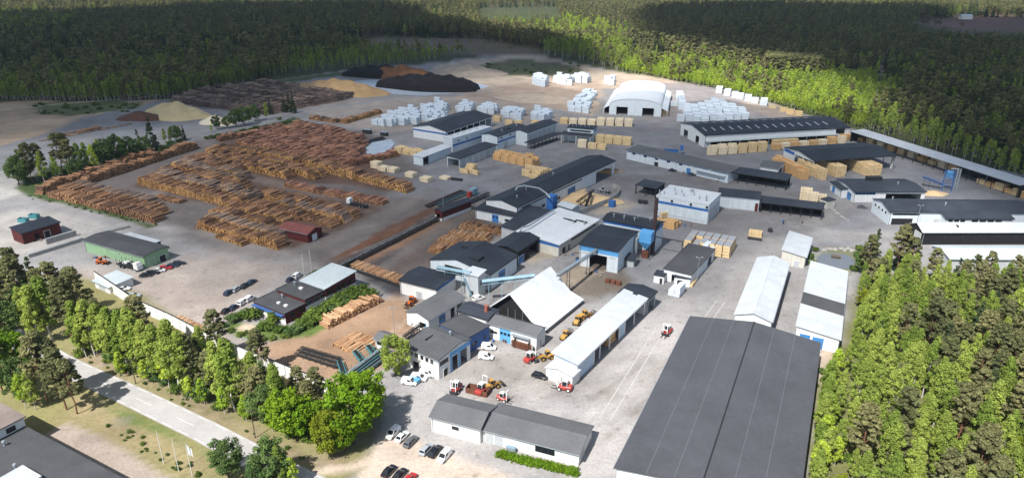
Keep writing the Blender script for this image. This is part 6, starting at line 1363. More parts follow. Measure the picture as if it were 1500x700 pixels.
def proto(kind, var, lod=1.0):
    """meshes (trunk, crown, height) of a tree; lod thins the leaves and enlarges them"""
    key = (kind, var, lod)
    if key in PROTO: return PROTO[key]
    rg = np.random.default_rng(hash((len(kind), ord(kind[0]), ord(kind[-1]), var)) % 100000); big = 1/math.sqrt(lod)
    if kind in ('birch', 'young'):
        h = 16.0; nc = int((84 if lod >= 1 else 60)*max(lod, .35)); t = rg.random(nc)**.85; z = h*(.24+.74*t)
        R_ = ((2.25 if kind == 'birch' else 3.0)+.5*rg.random())*np.sin(np.pi*np.clip(.12+.86*t, 0, 1))**.8*(1.05-.45*t); a = rg.random(nc)*6.28; rr = R_*(.35+.65*rg.random(nc))
        cc = np.stack([rr*np.cos(a), rr*np.sin(a), z], 1); per = int(62*min(1, lod*2.2)) if lod < 1 else 66; rad = rg.uniform(.45, .95, nc)*(1.25 if lod < 1 else 1)
        trunk, tm, mt, ls, asp, sq, tr = limb_mesh('trunk', h, .19, 'trunk_birch', cc[::4], .35, var), 'trunk_birch', 'leaf_birch' if kind == 'birch' else 'leaf_young', .36, 1, 1.05, .19
    elif kind == 'pine':
        h = 18.0; nc = int((84 if lod >= 1 else 52)*max(lod, .4)); t = rg.random(nc); z = h*(.40+.58*t**.9)
        R_ = 3.3*(1-.72*t**1.6)*(.65+.5*rg.random(nc)); a = rg.random(nc)*6.28; cc = np.stack([R_*np.cos(a)*.9, R_*np.sin(a)*.9, z], 1)
        per = 62 if lod >= 1 else int(66*min(1, lod*2.2)); rad = rg.uniform(.5, 1.05, nc)*(1 if lod >= 1 else 1.3)*(1.2 if lod < 1 else 1)
        trunk, mt, ls, asp, sq = limb_mesh('trunk', h, .24, 'trunk_pine', cc[::2], .3, var, .97), 'leaf_pine', .40, 1.5, .5
    elif kind == 'spruce':
        h = 18.0; nc = int(75*max(lod, .4)); t = rg.random(nc)**1.15; z = h*(.08+.90*t)
        R_ = (2.9*(1-t)**.85+.15)*(.55+.5*rg.random(nc)); a = rg.random(nc)*6.28; cc = np.stack([R_*np.cos(a), R_*np.sin(a), z-.16*R_], 1)
        per = 48 if lod >= 1 else int(48*min(1, lod*2.2)); rad = np.clip(.35+.95*(1-t), .3, 1.3)
        trunk, mt, ls, asp, sq = limb_mesh('trunk', h, .22, 'trunk_dark', cc[::6], .05, var, .98), 'leaf_spruce', .42, 1.5, .6
    elif kind in ('maple', 'yellow', 'willow', 'oak'):
        h = 14.0; nc = int(95*max(lod, .4)); u = rg.normal(size=(nc, 3)); u /= np.linalg.norm(u, axis=1, keepdims=True); rr = .55+.45*rg.random(nc)**.5
        cc = u*np.array([4.6, 4.6, 5.4])*rr[:, None]*(1+.14*np.sin(3*u[:, :1]*3+var)); cc[:, 2] += 8.2; cc = cc[cc[:, 2] > 2.0]; nc = len(cc)
        per = 75 if lod >= 1 else 30; rad = rg.uniform(.8, 1.5, nc)
        trunk, mt, ls, asp, sq = limb_mesh('trunk', 9.5, .34, 'trunk_dark', cc[::4], .3, var), {'maple': 'leaf_maple', 'yellow': 'leaf_yellow', 'willow': 'leaf_birch', 'oak': 'leaf_dark'}[kind], .46, 1, .85
    else:                                   # bush
        h = 2.2; nc = 16; u = rg.normal(size=(nc, 3)); u /= np.linalg.norm(u, axis=1, keepdims=True); cc = u*np.array([1.1, 1.1, .8])*rg.uniform(.4, 1, (nc, 1)); cc[:, 2] = np.abs(cc[:, 2])+.55
        per = 55; rad = rg.uniform(.4, .75, nc); trunk, mt, ls, asp, sq = limb_mesh('stem', 1.2, .07, 'trunk_dark', cc[::3], .1, var), 'leaf_bush', .26, 1, .8
    if kind == 'bush': mt = ('leaf_bush', 'leaf_dark', 'leaf_bush')[var % 3]
    p_, o_, tn = clumps(rg, cc, rad, per, sq); zz = np.maximum(p_[:, 2], .08); p_[:, 2] = zz
    crown = leaf_mesh('crown', p_, ls*big*rg.uniform(.7, 1.3, len(p_)), mt, o_, asp, .1, var+5, tn*.7+.15)
    PROTO[key] = (trunk, crown, h); return PROTO[key]
tr_ = random.Random(77)
def tree(kind, px, h, label, group, z=0, var=None, spread=1.0, world=None):
    v = tr_.randrange(4) if var is None else var; t, c, h0 = proto(kind, v)
    nm = {'birch': 'birch_tree', 'young': 'young_birch', 'pine': 'pine_tree', 'spruce': 'spruce_tree', 'bush': 'bush'}.get(kind, 'broadleaf_tree')
    T = thing(nm, label, 'bush' if kind == 'bush' else 'tree', world if world is not None else P(*px), None, group); s = h/h0
    T.scale = (s*spread, s*spread, s); T.rotation_euler = (0, 0, tr_.random()*6.28)
    link('stem' if kind == 'bush' else 'trunk', t, T); link('crown', c, T); return T
KN = {'birch': 'light green birch', 'pine': 'dark olive pine', 'spruce': 'dark pointed spruce', 'maple': 'bright green maple', 'yellow': 'yellow-green young oak', 'oak': 'deep green broadleaf tree', 'young': 'fresh green sapling'}
def kn(k): return KN[k]
# belt of trees between road and yard (base pixel, height)
belt = [('birch',(60,505),19),('birch',(78,498),21),('pine',(88,470),20),('pine',(108,500),21),('pine',(122,478),20),('birch',(122,520),17),('birch',(140,522),18),('birch',(156,528),18),('pine',(150,505),15),('birch',(172,535),18),
 ('birch',(190,540),18),('birch',(205,545),20),('pine',(212,520),19),('birch',(222,550),17),('birch',(238,562),18),('young',(248,568),11),('birch',(262,572),21),('birch',(275,575),18),('pine',(285,570),16),('spruce',(296,560),14),('pine',(312,585),14),
 ('birch',(326,592),18),('pine',(322,528),16),('birch',(345,602),21),('pine',(338,585),12),('birch',(352,600),15),('pine',(366,600),14),('pine',(384,612),15),('pine',(383,548),14),('pine',(396,606),12),('oak',(398,622),12),('maple',(428,640),13),('maple',(446,640),11),('pine',(440,590),11),('pine',(466,598),12),('maple',(420,625),9),
 ('young',(180,552),8),('young',(214,560),7),('young',(300,592),8),('young',(330,606),8),('young',(362,618),8),('young',(400,632),7),('young',(280,585),7),('pine',(455,612),11),('oak',(370,575),10),('birch',(300,545),14)]
for k, p, h in belt:
    where = 'left end, towards the dark clump' if p[0] < 165 else ('left middle, before the parked cars' if p[0] < 260 else ('right middle, before the office garden' if p[0] < 345 else 'right end, next to the maples'))
    size = 'tall ' if h >= 18 else ('low ' if h < 12 else '')
    tree(k, p, h, size+kn(k)+' in the roadside belt, '+where, 'roadside belt of trees', spread=1.15 if k in ('birch', 'young') else 1.1)
for i in range(26):
    t = tr_.random(); k = tr_.choice(('birch','birch','young','young','pine','oak')); hh = {'birch': tr_.uniform(11,17), 'young': tr_.uniform(5,9), 'pine': tr_.uniform(9,14), 'oak': tr_.uniform(6,9)}[k]
    where = 'left part' if t < .33 else ('middle part' if t < .66 else 'right part')
    tree(k, (120+t*330, 512+t*118+tr_.uniform(-10,8)), hh, kn(k)+' filling the roadside belt, '+where+', '+('low' if hh < 9 else 'mid height'), 'roadside belt of trees', spread=1.1)
for i in range(34):
    t = tr_.random(); tree('bush', (118+t*340, 516+t*126+tr_.uniform(-8,8)), tr_.uniform(1.5,3.2), 'shrub under the roadside belt of trees', 'shrubs under the roadside belt', spread=1.2)
for i in range(46):
    t = tr_.random(); px_, py_ = (tr_.uniform(50,215), 150+tr_.uniform(2,17)) if i < 30 else (tr_.uniform(705,850), tr_.uniform(92,110))
    tree('bush', (px_, py_), tr_.uniform(1.2,3.4), 'low scrub bush on the far '+('left meadow' if i < 30 else 'clearing behind the dark mounds'), 'scrub on the far meadow' if i < 30 else 'scrub on the far clearing', spread=1.5)
for i in range(30):
    t = tr_.random(); tree('bush', (40+t*225, 266-t*54+tr_.uniform(-5,4)), tr_.uniform(2.2,4.2), 'dark shrub under the trees behind the brown log piles', 'shrubs behind the brown log piles', spread=1.2, var=1)
tree('maple', (518,648), 19, 'biggest bright green maple at the end of the roadside belt', 'maples at the car park', spread=1.0)
tree('maple', (536,622), 16, 'bright green maple touching the car park, right of the biggest one', 'maples at the car park')
tree('yellow', (484,668), 13, 'yellow-green oak in front of the biggest maple', 'maples at the car park', spread=.9)
tree('maple', (505,660), 10, 'small deep-green maple at the foot of the biggest one', 'maples at the car park')
tree('willow', (580,550), 12.5, 'rounded green willow between infeed and white workshop', None, spread=.95)
# left edge
for k, p, h in (('pine',(2,470),22),('spruce',(20,462),20),('pine',(38,470),22),('spruce',(8,440),18),('pine',(30,440),19),('oak',(50,470),15),('birch',(-10,450),20),('spruce',(60,455),19),('pine',(-14,500),22),('pine',(70,470),18),('oak',(14,500),14),('birch',(44,492),16)):
    tree(k, p, h, kn(k)+' in the dark clump at the left edge', 'dark clump at the left edge')
tree('maple', (22,560), 15, 'round bright maple at the left edge above the meadow', None, spread=1.0)
for k, p, h in (('pine',(70,588),20),('pine',(98,600),18),('pine',(113,606),16),('oak',(30,585),12),('young',(38,598),10),('pine',(5,575),17),('birch',(52,600),11),('pine',(86,582),18)):
    tree(k, p, h, kn(k)+' in the group on the meadow below the road bend', 'tree group on the meadow')
for k, p, h in (('oak',(335,700),10),('oak',(398,712),12),('birch',(412,716),11),('young',(430,714),8),('oak',(385,720),9)):
    tree(k, p, h, kn(k)+' at the bottom edge beside the road', 'trees at the bottom edge')
# trees between log yard and gravel field, upper left
for k, p, h in (('pine',(48,268),17),('pine',(62,264),16),('birch',(66,268),13),('pine',(94,258),19),('pine',(102,254),18),('pine',(106,258),16),('birch',(120,256),14),('birch',(130,252),13),('young',(140,252),12),('birch',(150,246),13),('oak',(156,246),13),('oak',(172,240),13),('birch',(182,238),12),('oak',(192,234),11),('spruce',(206,226),12),('spruce',(225,221),17),('oak',(215,228),9),('young',(84,264),10),('oak',(112,262),9),('oak',(28,272),12),('oak',(38,266),13)):
    tree(k, p, h*1.2, kn(k)+' in the row behind the long brown log piles', 'row behind the brown log piles')
for k, p, h in (('birch',(242,210),9),('birch',(250,209),8),('oak',(258,208),10),('birch',(264,206),9),('spruce',(270,205),9)):
    tree(k, p, h, kn(k)+' in the small group on the bank by the yard entrance', 'small group by the yard entrance')
for k, p, h in (('oak',(318,190),9),('oak',(333,188),8),('oak',(346,186),12),('oak',(358,184),13),('birch',(366,182),12),('oak',(374,178),11),('birch',(391,176),12),('spruce',(396,168),12),('spruce',(417,165),13),('spruce',(424,164),14),('spruce',(430,166),14),('young',(310,194),5),('bush',(410,176),3)):
    tree(k, p, h, (kn(k) if k != 'bush' else 'low bush')+' on the bank above the reddish log rows', 'trees on the bank above the log rows')
for i in range(60):
    t = i/59; px_, py_ = (300+t*140, 204-t*27) if i % 2 else (150+t*120, 258-t*44); tree('bush', (px_+tr_.uniform(-3,3), py_+tr_.uniform(-1,1)), tr_.uniform(1.6,3.0), 'low green bush in the strip along the log yard bank', 'bushes on the log yard bank')
# office garden
for p, h in (((342,470),3),((348,466),2.4),((366,466),4.2),((375,462),3),((388,484),3.5),((395,478),3.2),((402,470),4.2),((412,486),2.6),((425,490),2.6),((436,484),3),((450,478),4),((460,470),4.5),((470,464),4.2),((480,458),4),((492,452),4.8),((486,448),3.6),((500,446),4),((505,440),4.6),((518,436),5),((526,440),4.4),((532,434),4.6),((540,438),4),((495,438),3),((512,448),3),((330,478),1.6),((338,486),1.6),((352,492),1.6),((368,496),1.6),((385,498),1.6),((400,497),1.6),((418,494),1.8),((362,488),1.2),((465,408),3.4),((472,404),3),((480,400),2.6)):
    tree('bush', p, h*1.15, 'garden bush on the green plot round the offices', 'garden bushes at the offices', spread=1.25)
# hedge by the garage
hp = [P(733,668).lerp(P(842,694), t/15) for t in range(16)]
HT = thing('hedge', 'bright green clipped hedge along the long plastered garage', 'hedge', hp[0]); rg = np.random.default_rng(3)
cc = np.concatenate([np.stack([rg.uniform(-.9,.9,30), rg.uniform(-1.0,1.0,30), rg.uniform(.35,1.15,30)], 1)+np.array((p-hp[0])[:]) for p in hp]); p_, o_, tn = clumps(rg, cc, rg.uniform(.35,.7,len(cc)), 26, .9); p_[:, 2] = np.maximum(p_[:, 2], .05)
link('foliage', leaf_mesh('foliage', p_, .26*rg.uniform(.7,1.3,len(p_)), 'leaf_maple', o_, 1, .1, 3, tn*.6+.1), HT)
q = MB()
for p in hp: q.cyl(p-hp[0], p-hp[0]+Vector((0,0,.9)), .06, .04, 5)
q.build('stem', 'trunk_dark', HT)
# pond trees
for k, p, h in (('spruce',(1275,400),17),('pine',(1268,405),16),('pine',(1312,402),19),('spruce',(1318,396),17),('pine',(1330,404),15),('bush',(1190,388),3),('bush',(1186,378),3),('bush',(1256,376),3.4),('bush',(1262,386),4),('bush',(1250,396),3),('bush',(1194,368),2.4),('bush',(1258,366),3),('oak',(1262,400),8)):
    tree(k, p, h, (kn(k) if k != 'bush' else 'dense shrub')+' round the pond', 'plants round the pond')
# shrubs on the verges
for i in range(46):
    a = tr_.random(); px_, py_ = ((125+a*330, 521+a*155+tr_.uniform(-7,9)) if i % 2 else (150+a*150, 618+a*72+tr_.uniform(-6,22)))
    tree('bush', (px_, py_), tr_.uniform(.5,1.3), 'tiny scrub bush dotted on the dry road verge', 'scrub on the road verge')
for i in range(40):
    a = tr_.random(); tree('bush', (40+a*190, 288+a*43+tr_.uniform(-3,3)-a*2), tr_.uniform(.5,1.2), 'tiny weed bush on the grass strip by the gravel road', 'weeds on the grass strip')
# woodland on the right
WOOD = [(1252,408),(1300,408),(1350,414),(1420,414),(1560,410),(1640,560),(1640,800),(1180,800),(1186,690),(1196,620),(1215,560),(1238,530),(1250,470)]
cells = []; wp = gpoly(WOOD); xs = [p[0] for p in wp]; ys = [p[1] for p in wp]; step = 5.4
for y in np.arange(min(ys), max(ys), step):
    for x in np.arange(min(xs), max(xs), step):
        X_, Y_2 = x+tr_.uniform(-.4,.4)*step, y+tr_.uniform(-.4,.4)*step
        if sdist(np.array([X_]), np.array([Y_2]), wp)[0] < -1.0: cells.append((X_, Y_2))
cells.sort(key=lambda c: c[0]**2+c[1]**2)
nn = 0
for X_, Y_2 in cells:
    px_, py_ = to_px(X_, Y_2)
    if not (1150 < px_ < 1580 and 380 < py_ < 800): continue
    lowr = .74 if py_ < 440 else (.85 if py_ < 480 else 1.0)
    d = vnoise(np.array([X_]), np.array([Y_2]), 18.0)[0]; edge = px_ < 1250+max(0, (560-py_)*.1); pb = (px_-1180)/330
    k = tr_.random()
    if edge: kind, h = ('birch', tr_.uniform(8,13)) if k < .75 else (('yellow', 8) if k < .85 else ('young', 8))
    elif k < .08+.6*max(0, pb-.3)+d*.4: kind, h = 'pine', tr_.uniform(14,19)
    elif k < .12+.6*max(0, pb-.3)+d*.4: kind, h = 'spruce', tr_.uniform(12,17)
    elif k > .95: kind, h = 'yellow', tr_.uniform(7,10)
    else: kind, h = 'birch', tr_.uniform(12,18)
    h *= lowr
    depth = 'back of the right woodland' if py_ < 440 else ('upper right woodland' if py_ < 500 else ('middle of the right woodland' if py_ < 580 else ('lower right woodland' if py_ < 660 else 'bottom of the right woodland')))
    side = 'by the hall' if px_ < 1270 else ('left centre' if px_ < 1350 else ('right centre' if px_ < 1430 else 'picture edge'))
    size = {'birch': ('slim low ', '', 'tall '), 'pine': ('stocky ', '', 'tall ')}.get(kind, ('', '', ''))[0 if h < 12.5 else (2 if h > 15.5 else 1)]
    tree(kind, None, h, size+kn(kind)+', '+depth+', '+side, 'mixed woodland on the right, '+kind, world=Vector((X_, Y_2, 0)), spread=.95 if kind == 'birch' else 1.0); nn += 1
print('WOODLAND TREES', nn)
for i in range(70):
    t = tr_.random(); tree('bush', (1192+tr_.uniform(0,300), 520+tr_.uniform(0,180)), tr_.uniform(1.2,3.2), 'undergrowth bush on the floor of the right woodland', 'undergrowth of the right woodland')

for i in range(20):
    t = i/19; tree('birch' if i % 4 else 'young', (1217-t*26+tr_.uniform(-4,5), 552+t*170+tr_.uniform(-5,5)), tr_.uniform(7,11.5), ('light green birch' if i % 4 else 'fresh yellow-green sapling')+' hugging the long wall of the great hall', 'saplings along the great hall', spread=1.25)
# ---------------------------------------------------------------- the forest beyond the yard: instanced on points
def merged(kind, var, lod):
    t, c, h = proto(kind, var, lod); me = bpy.data.meshes.new(kind+'_far'); 
    tv = np.empty(len(t.vertices)*3, np.float32); t.vertices.foreach_get('co', tv); cv = np.empty(len(c.vertices)*3, np.float32); c.vertices.foreach_get('co', cv)
    vs = [tuple(v) for v in tv.reshape(-1,3)]+[tuple(v) for v in cv.reshape(-1,3)]; off = len(t.vertices)
    fs = [tuple(p.vertices) for p in t.polygons]+[tuple(i+off for i in p.vertices) for p in c.polygons]
    me.from_pydata(vs, [], fs); me.materials.append(t.materials[0]); me.materials.append(c.materials[0])
    me.polygons.foreach_set('material_index', [0]*len(t.polygons)+[1]*len(c.polygons))
    tn = np.empty(len(c.polygons), np.float32); c.attributes['tint'].data.foreach_get('value', tn)
    a = me.attributes.new('tint', 'FLOAT', 'FACE'); a.data.foreach_set('value', np.concatenate([np.full(len(t.polygons), .5, np.float32), tn])); me.update(); return me, h
def forest(name, label, kind, pts, hs, lod, cat):
    me = bpy.data.meshes.new(name); me.vertices.add(len(pts)); me.vertices.foreach_set('co', np.asarray(pts, np.float32).reshape(-1))
    h0 = {'birch': 16.0, 'young': 16.0, 'pine': 18.0, 'spruce': 18.0, 'oak': 14.0}[kind]; n_ = len(pts)
    for nm, arr, ty in (('siz', np.asarray(hs)/h0, 'FLOAT'), ('rot', NR.random(n_)*6.28, 'FLOAT'), ('idx', NR.integers(0, 3, n_), 'INT')):
        at = me.attributes.new(nm, ty, 'POINT'); at.data.foreach_set('value', np.asarray(arr, np.float32 if ty == 'FLOAT' else np.int32))
    o = link(name, me); tag(o, label, cat, kind='stuff')
    ng = bpy.data.node_groups.new(name, 'GeometryNodeTree'); N = ng.nodes; K = ng.links
    ng.interface.new_socket('Geometry', in_out='INPUT', socket_type='NodeSocketGeometry'); ng.interface.new_socket('Geometry', in_out='OUTPUT', socket_type='NodeSocketGeometry')
    gi = N.new('NodeGroupInput'); go = N.new('NodeGroupOutput'); ip = N.new('GeometryNodeInstanceOnPoints'); jn = N.new('GeometryNodeJoinGeometry')
    for v in range(3):
        mm, _ = merged(kind, v, lod); po = bpy.data.objects.new(kind+'_far', mm)
        oi = N.new('GeometryNodeObjectInfo'); oi.inputs['Object'].default_value = po; oi.inputs['As Instance'].default_value = True; K.new(oi.outputs['Geometry'], jn.inputs[0])
    def attr(nm, ty):
        x = N.new('GeometryNodeInputNamedAttribute'); x.data_type = ty; x.inputs[0].default_value = nm; return x.outputs[0]
    K.new(gi.outputs[0], ip.inputs['Points']); K.new(jn.outputs[0], ip.inputs['Instance']); ip.inputs['Pick Instance'].default_value = True
    K.new(attr('idx', 'INT'), ip.inputs['Instance Index'])
    cx = N.new('ShaderNodeCombineXYZ'); K.new(attr('rot', 'FLOAT'), cx.inputs[2]); er = N.new('FunctionNodeEulerToRotation'); K.new(cx.outputs[0], er.inputs[0]); K.new(er.outputs[0], ip.inputs['Rotation'])
    K.new(attr('siz', 'FLOAT'), ip.inputs['Scale']); K.new(ip.outputs[0], go.inputs[0])
    md = o.modifiers.new('scatter', 'NODES'); md.node_group = ng; return o
def scatter(ymin, ymax, step):
    """jittered grid of ground points between two distances, inside the widened view"""
    xs_, ys_ = [], []
    y = ymin
    while y < ymax:
        w = y*.86+70; k = int(2*w/step); x = np.linspace(-w, w, k)+NR.uniform(-.42, .42, k)*step; xs_.append(x); ys_.append(y+NR.uniform(-.42, .42, k)*step); y += step
    return np.concatenate(xs_), np.concatenate(ys_)
BRIGHT = [(902,106),(905,84),(925,78),(1010,88),(1120,106),(1240,112),(1290,120),(1325,132),(1290,160),(1262,192),(1120,152),(1060,134)]
FOOT = [(-200,160),(-200,112),(0,110),(130,109),(270,99),(390,98),(400,108),(330,130),(235,148),(100,152)]
xa, ya = scatter(400, 760, 3.1); da = ya*CP+CAM_H*SP; pa, qa = 750+F_PX*xa/da, 350-F_PX*(ya*SP-CAM_H*CP)/da; ok_ = in_px(pa, qa, BRIGHT) | in_px(pa, qa, FOOT)
parts_ = [(xa[ok_], ya[ok_]), scatter(300, 640, 5.6), scatter(640, 980, 6.6), scatter(980, 1500, 8.6), scatter(1500, 2700, 13.0)]
FX = np.concatenate([p[0] for p in parts_]); FY = np.concatenate([p[1] for p in parts_])
dz_ = -CAM_H; dd_ = FY*CP-dz_*SP; FPX = 750+F_PX*FX/dd_; FPY = 350-F_PX*(FY*SP+dz_*CP)/dd_
keep = (FPX > -160) & (FPX < 1660) & (FPY < 330)
keep &= ~in_px(FPX, FPY, [(-200,760),(-200,148),(0,147),(140,149),(235,146),(330,128),(400,112),(480,103),(520,100),(620,92),(690,80),(775,78),(850,90),(905,104),(1060,133),(1125,151),(1200,171),(1262,190),(1400,233),(1520,276),(1700,345),(1700,760)])
for op in ([(1335,29),(1420,26),(1680,28),(1680,49),(1440,47),(1345,40)], [(700,13),(812,11),(818,18),(705,21)], [(1285,84),(1296,84),(1293,93),(1297,113),(1287,113),(1284,95)]): keep &= ~in_px(FPX, FPY, op)
cut = in_px(FPX, FPY, [(470,66),(560,54),(700,58),(800,74),(790,86),(690,80),(560,74)]); keep &= ~(cut & (NR.random(len(FX)) < .88)); keep &= ~((fbm(FX+40, FY+9, 70.0) > .38) & (NR.random(len(FX)) < .55) & (FY > 640))
FX, FY, FPX, FPY, cut = FX[keep], FY[keep], FPX[keep], FPY[keep], cut[keep]
rnd = NR.random(len(FX)); big_n = fbm(FX, FY, 160.0)
kind_ = np.zeros(len(FX), int)                                  # 0 pine, 1 spruce, 2 birch, 3 young thicket, 4 darker young growth
kind_[rnd < .10] = 1; kind_[(rnd > .90-.25*np.clip(big_n, -.3, .6)) & (FPX > 1150)] = 2; kind_[rnd > .965] = 2
kind_[(big_n > .28) & (rnd < .55)] = 1; kind_[(big_n < -.32) & (rnd < .4)] = 2
rt = (FPX > 1230) & (FPY > 100) & (rnd < .9); r2 = NR.random(len(FX)); kind_[rt & (r2 < .25)] = 1; kind_[rt & (r2 > .68)] = 2; kind_[rt & (r2 > .86)] = 4
eg = in_px(FPX, FPY, [(1255,188),(1300,178),(1400,216),(1520,258),(1700,330),(1700,350),(1500,275),(1400,238)]); kind_[eg] = np.where(r2[eg] < .5, 2, 4)
th = (in_px(FPX, FPY, [(-200,160),(-200,112),(0,110),(130,109),(270,99),(390,98),(400,108),(330,130),(235,148),(100,152)]) | in_px(FPX, FPY, [(395,112),(430,84),(560,72),(700,76),(700,84),(560,104),(480,108)]))
kind_[th & (rnd < .88)] = 4
br_ = in_px(FPX, FPY, [(902,106),(905,84),(925,78),(1010,88),(1120,106),(1240,112),(1290,120),(1325,132),(1290,160),(1262,192),(1120,152),(1060,134)]); kind_[br_ & (rnd < .93)] = 3
mid = in_px(FPX, FPY, [(760,26),(800,22),(900,38),(930,52),(940,62),(880,66),(800,58),(745,44)]); kind_[mid & (rnd < .75)] = 3
md2 = in_px(FPX, FPY, [(770,78),(840,66),(905,70),(925,80),(905,104),(850,92),(800,84)]); kind_[md2 & (rnd < .85)] = 2
lf = in_px(FPX, FPY, [(-160,60),(-160,24),(60,22),(120,40),(60,58)]); kind_[lf & (rnd < .6)] = 2
kind_[cut] = 4
HS = NR.uniform(.66, 1.16, len(FX))*np.array([17.5, 16.0, 14.5, 8.5, 11.0])[kind_]; HS[cut] *= .5
HS[kind_ == 3] *= np.where(mid[kind_ == 3], 1.5, 1.0); HS = HS*(1+.34*big_n)
low = in_px(FPX, FPY, [(1330,40),(1440,47),(1680,49),(1680,74),(1440,70),(1345,62)]) | in_px(FPX, FPY, [(700,20),(818,17),(824,34),(700,38)]) | in_px(FPX, FPY, [(1282,112),(1299,112),(1302,132),(1284,132)])
kind_[low] = 4; HS[low] = NR.uniform(2.0, 4.5, low.sum()); kind_[low & (rnd < .08)] = 1
TT = in_px(FPX, FPY, [(1118,112),(1120,104),(1205,108),(1200,118)]); kind_[TT] = 0; HS[TT] = 20
print('FOREST POINTS', len(FX), np.bincount(kind_))
for k, nm, lb, kd, lod, cat in ((0, 'pine_forest', 'dark pine forest covering the plain behind the yard', 'pine', .3, 'forest'), (1, 'spruce_forest', 'scattered pointed spruces mixed into the pine forest', 'spruce', .3, 'forest'),
        (2, 'birch_wood', 'lighter green birches mixed into the forest edge', 'birch', .3, 'forest'), (3, 'birch_thicket', 'bright fresh green thicket of young birch behind the halls', 'young', .3, 'thicket'), (4, 'young_growth', 'mid green young growth along the foot of the left forest', 'birch', .3, 'thicket')):
    s = kind_ == k; sx = np.stack([FX[s], FY[s], np.zeros(s.sum())], 1); forest(nm, lb, kd, sx, HS[s], lod, cat)
# small white barn far off on the brown field
T = thing('barn', 'tiny white barn far away on the brown field', 'barn', P(1414,28.5)); q = MB(); q.box(-9, 9, -5, 5, 0, 5); q.build('wall', 'wall_plaster', T); q = MB(); q.prism([(-5.4,5.02),(0,8),(5.4,5.02)], -9.4, 9.4, lambda a, b_, d: (d, a, b_)); q.build('roof', 'roof_silver', T)

# ---------------------------------------------------------------- clouds whose shadows lie on the forest and the yard
def cloud(label, px_poly, alt, dens, seed, soft=40, zc=0.0):
    poly = [tuple(P(x, y, zc)[:2]) for x, y in px_poly]; off = Vector((LIGHT_DIR.x, LIGHT_DIR.y))*(alt/LIGHT_DIR.z)
    poly = [(x+off.x, y+off.y) for x, y in poly]; xs_ = [p[0] for p in poly]; ys_ = [p[1] for p in poly]
    st = 22.0 if soft > 30 else 12.0
    gx_ = np.arange(min(xs_)-soft*1.5, max(xs_)+soft*1.5, st); gy_ = np.arange(min(ys_)-soft*1.5, max(ys_)+soft*1.5, st); X_, Y_2 = np.meshgrid(gx_, gy_)
    d = sdist(X_, Y_2, poly)+soft*.7*fbm(X_+seed*91, Y_2, soft*2.2); a = np.clip(.5-d/soft, 0, 1); th_ = np.sqrt(a)*min(160, soft*2.2)*(1+.7*fbm(X_, Y_2+seed*33, 90.0))
    ny_, nx_ = X_.shape; idx = np.arange(ny_*nx_).reshape(ny_, nx_); ok = (a > .002); fm = ok[:-1,:-1] | ok[1:,:-1] | ok[:-1,1:] | ok[1:,1:]
    f0 = np.stack([idx[:-1,:-1], idx[:-1,1:], idx[1:,1:], idx[1:,:-1]], -1)[fm]
    vt = np.stack([X_, Y_2, alt+th_], -1).reshape(-1, 3); vb = np.stack([X_, Y_2, alt-.12*th_], -1).reshape(-1, 3); n0 = len(vt)
    me = bpy.data.meshes.new('cloud'); np_mesh(me, np.concatenate([vt, vb]), np.concatenate([f0, f0[:, ::-1]+n0]), 4)
    at = me.attributes.new('puff', 'FLOAT', 'POINT'); at.data.foreach_set('value', np.concatenate([a.reshape(-1)]*2).astype(np.float32))
    m, n, l, b_ = nt('cloud_'+str(seed)); n.remove(b_); A = n.new('ShaderNodeAttribute'); A.attribute_name = 'puff'
    mr = n.new('ShaderNodeMath'); mr.operation = 'MULTIPLY'; mr.inputs[1].default_value = dens; l.new(A.outputs['Fac'], mr.inputs[0])
    t = n.new('ShaderNodeBsdfTransparent'); df = n.new('ShaderNodeBsdfDiffuse'); df.inputs[0].default_value = (.85,.86,.88,1); x = n.new('ShaderNodeMixShader')
    tl = n.new('ShaderNodeBsdfTranslucent'); tl.inputs[0].default_value = (.9,.91,.93,1); xx = n.new('ShaderNodeMixShader'); xx.inputs[0].default_value = .2; l.new(df.outputs[0], xx.inputs[1]); l.new(tl.outputs[0], xx.inputs[2])
    l.new(mr.outputs[0], x.inputs[0]); l.new(t.outputs[0], x.inputs[1]); l.new(xx.outputs[0], x.inputs[2]); l.new(x.outputs[0], n['Material Output'].inputs[0]); me.materials.append(m)
    return tag(link('cloud', me), label, 'cloud')
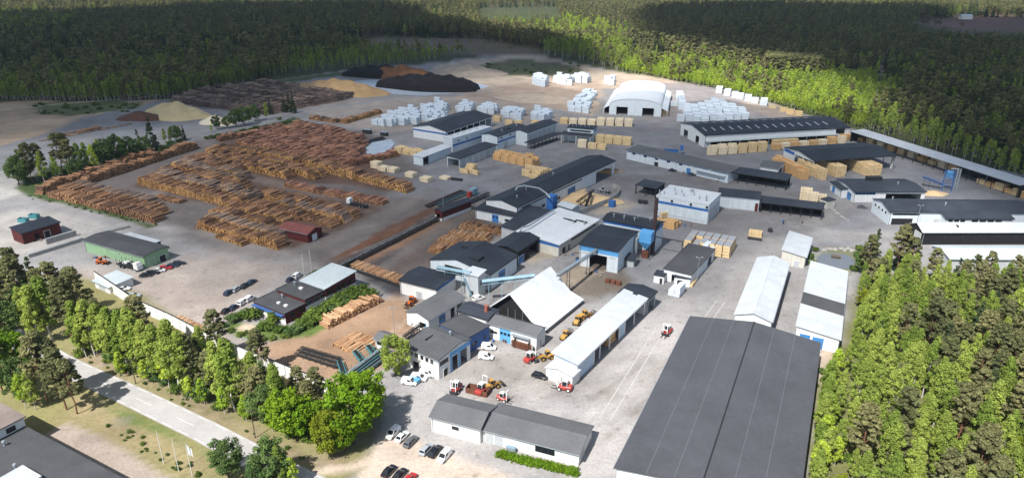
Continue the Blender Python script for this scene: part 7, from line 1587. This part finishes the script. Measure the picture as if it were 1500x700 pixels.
cloud('broad grey cloud shading the left forest', [(-500,18),(60,16),(300,5),(530,1),(600,14),(665,33),(750,49),(845,63),(880,82),(820,90),(770,88),(640,92),(480,108),(250,150),(0,172),(-600,260)], 900, .93, 1, zc=13)
cloud('broad grey cloud shading the right forest', [(945,8),(950,42),(1020,60),(1110,78),(1230,96),(1290,112),(1318,138),(1325,178),(1400,234),(1500,272),(2300,540),(2300,12),(1400,18),(1360,8),(1120,4)], 900, .93, 2, zc=13)
cloud('thin veil cloud over the log yard and mill', [(-300,262),(40,285),(160,340),(240,390),(340,424),(450,432),(560,440),(660,424),(760,404),(860,412),(970,420),(1080,380),(1210,320),(1330,262),(1240,205),(1000,172),(880,172),(760,130),(500,112),(200,160),(-300,200)], 700, .50, 3, 46)

# ---------------------------------------------------------------- thin bluish summer haze
HAZE = 0.00005
hx = (float(gx[0])-20, float(gx[-1])+20, float(gy[0])-20, float(gy[-1])+20)
q = MB(); q.box(hx[0], hx[1], hx[2], hx[3], -1.0, 125.0)
m, n, l, b_ = nt('haze_air'); n.remove(b_); pv = n.new('ShaderNodeVolumePrincipled'); pv.inputs['Color'].default_value = (0.72, 0.85, 1.0, 1); pv.inputs['Density'].default_value = HAZE; pv.inputs['Anisotropy'].default_value = 0.2
l.new(pv.outputs[0], n['Material Output'].inputs['Volume']); tag(q.build('haze', m), 'thin bluish haze over the plain', kind='stuff')

# ---------------------------------------------------------------- look-alike trees that stand apart are told apart by their order from the left
ORD = ['first', 'second', 'third', 'fourth', 'fifth', 'sixth', 'seventh', 'eighth', 'ninth', 'tenth', 'eleventh', 'twelfth', 'thirteenth', 'fourteenth', 'fifteenth', 'sixteenth', 'seventeenth', 'eighteenth']
same = {}
for o in bpy.data.objects:
    if o.parent is None and o.get('category') == 'tree' and o.get('label'): same.setdefault(o['label'], []).append(o)
for lb, lst in same.items():
    if 2 <= len(lst) <= 18 and len(lb.split()) <= 13:
        lst.sort(key=lambda o: o.location.x/max(1, o.location.y*CP+CAM_H*SP))
        for i, o in enumerate(lst): o['label'] = lb+', '+('leftmost' if i == 0 else ('rightmost' if i == len(lst)-1 else ORD[i]+' from left'))
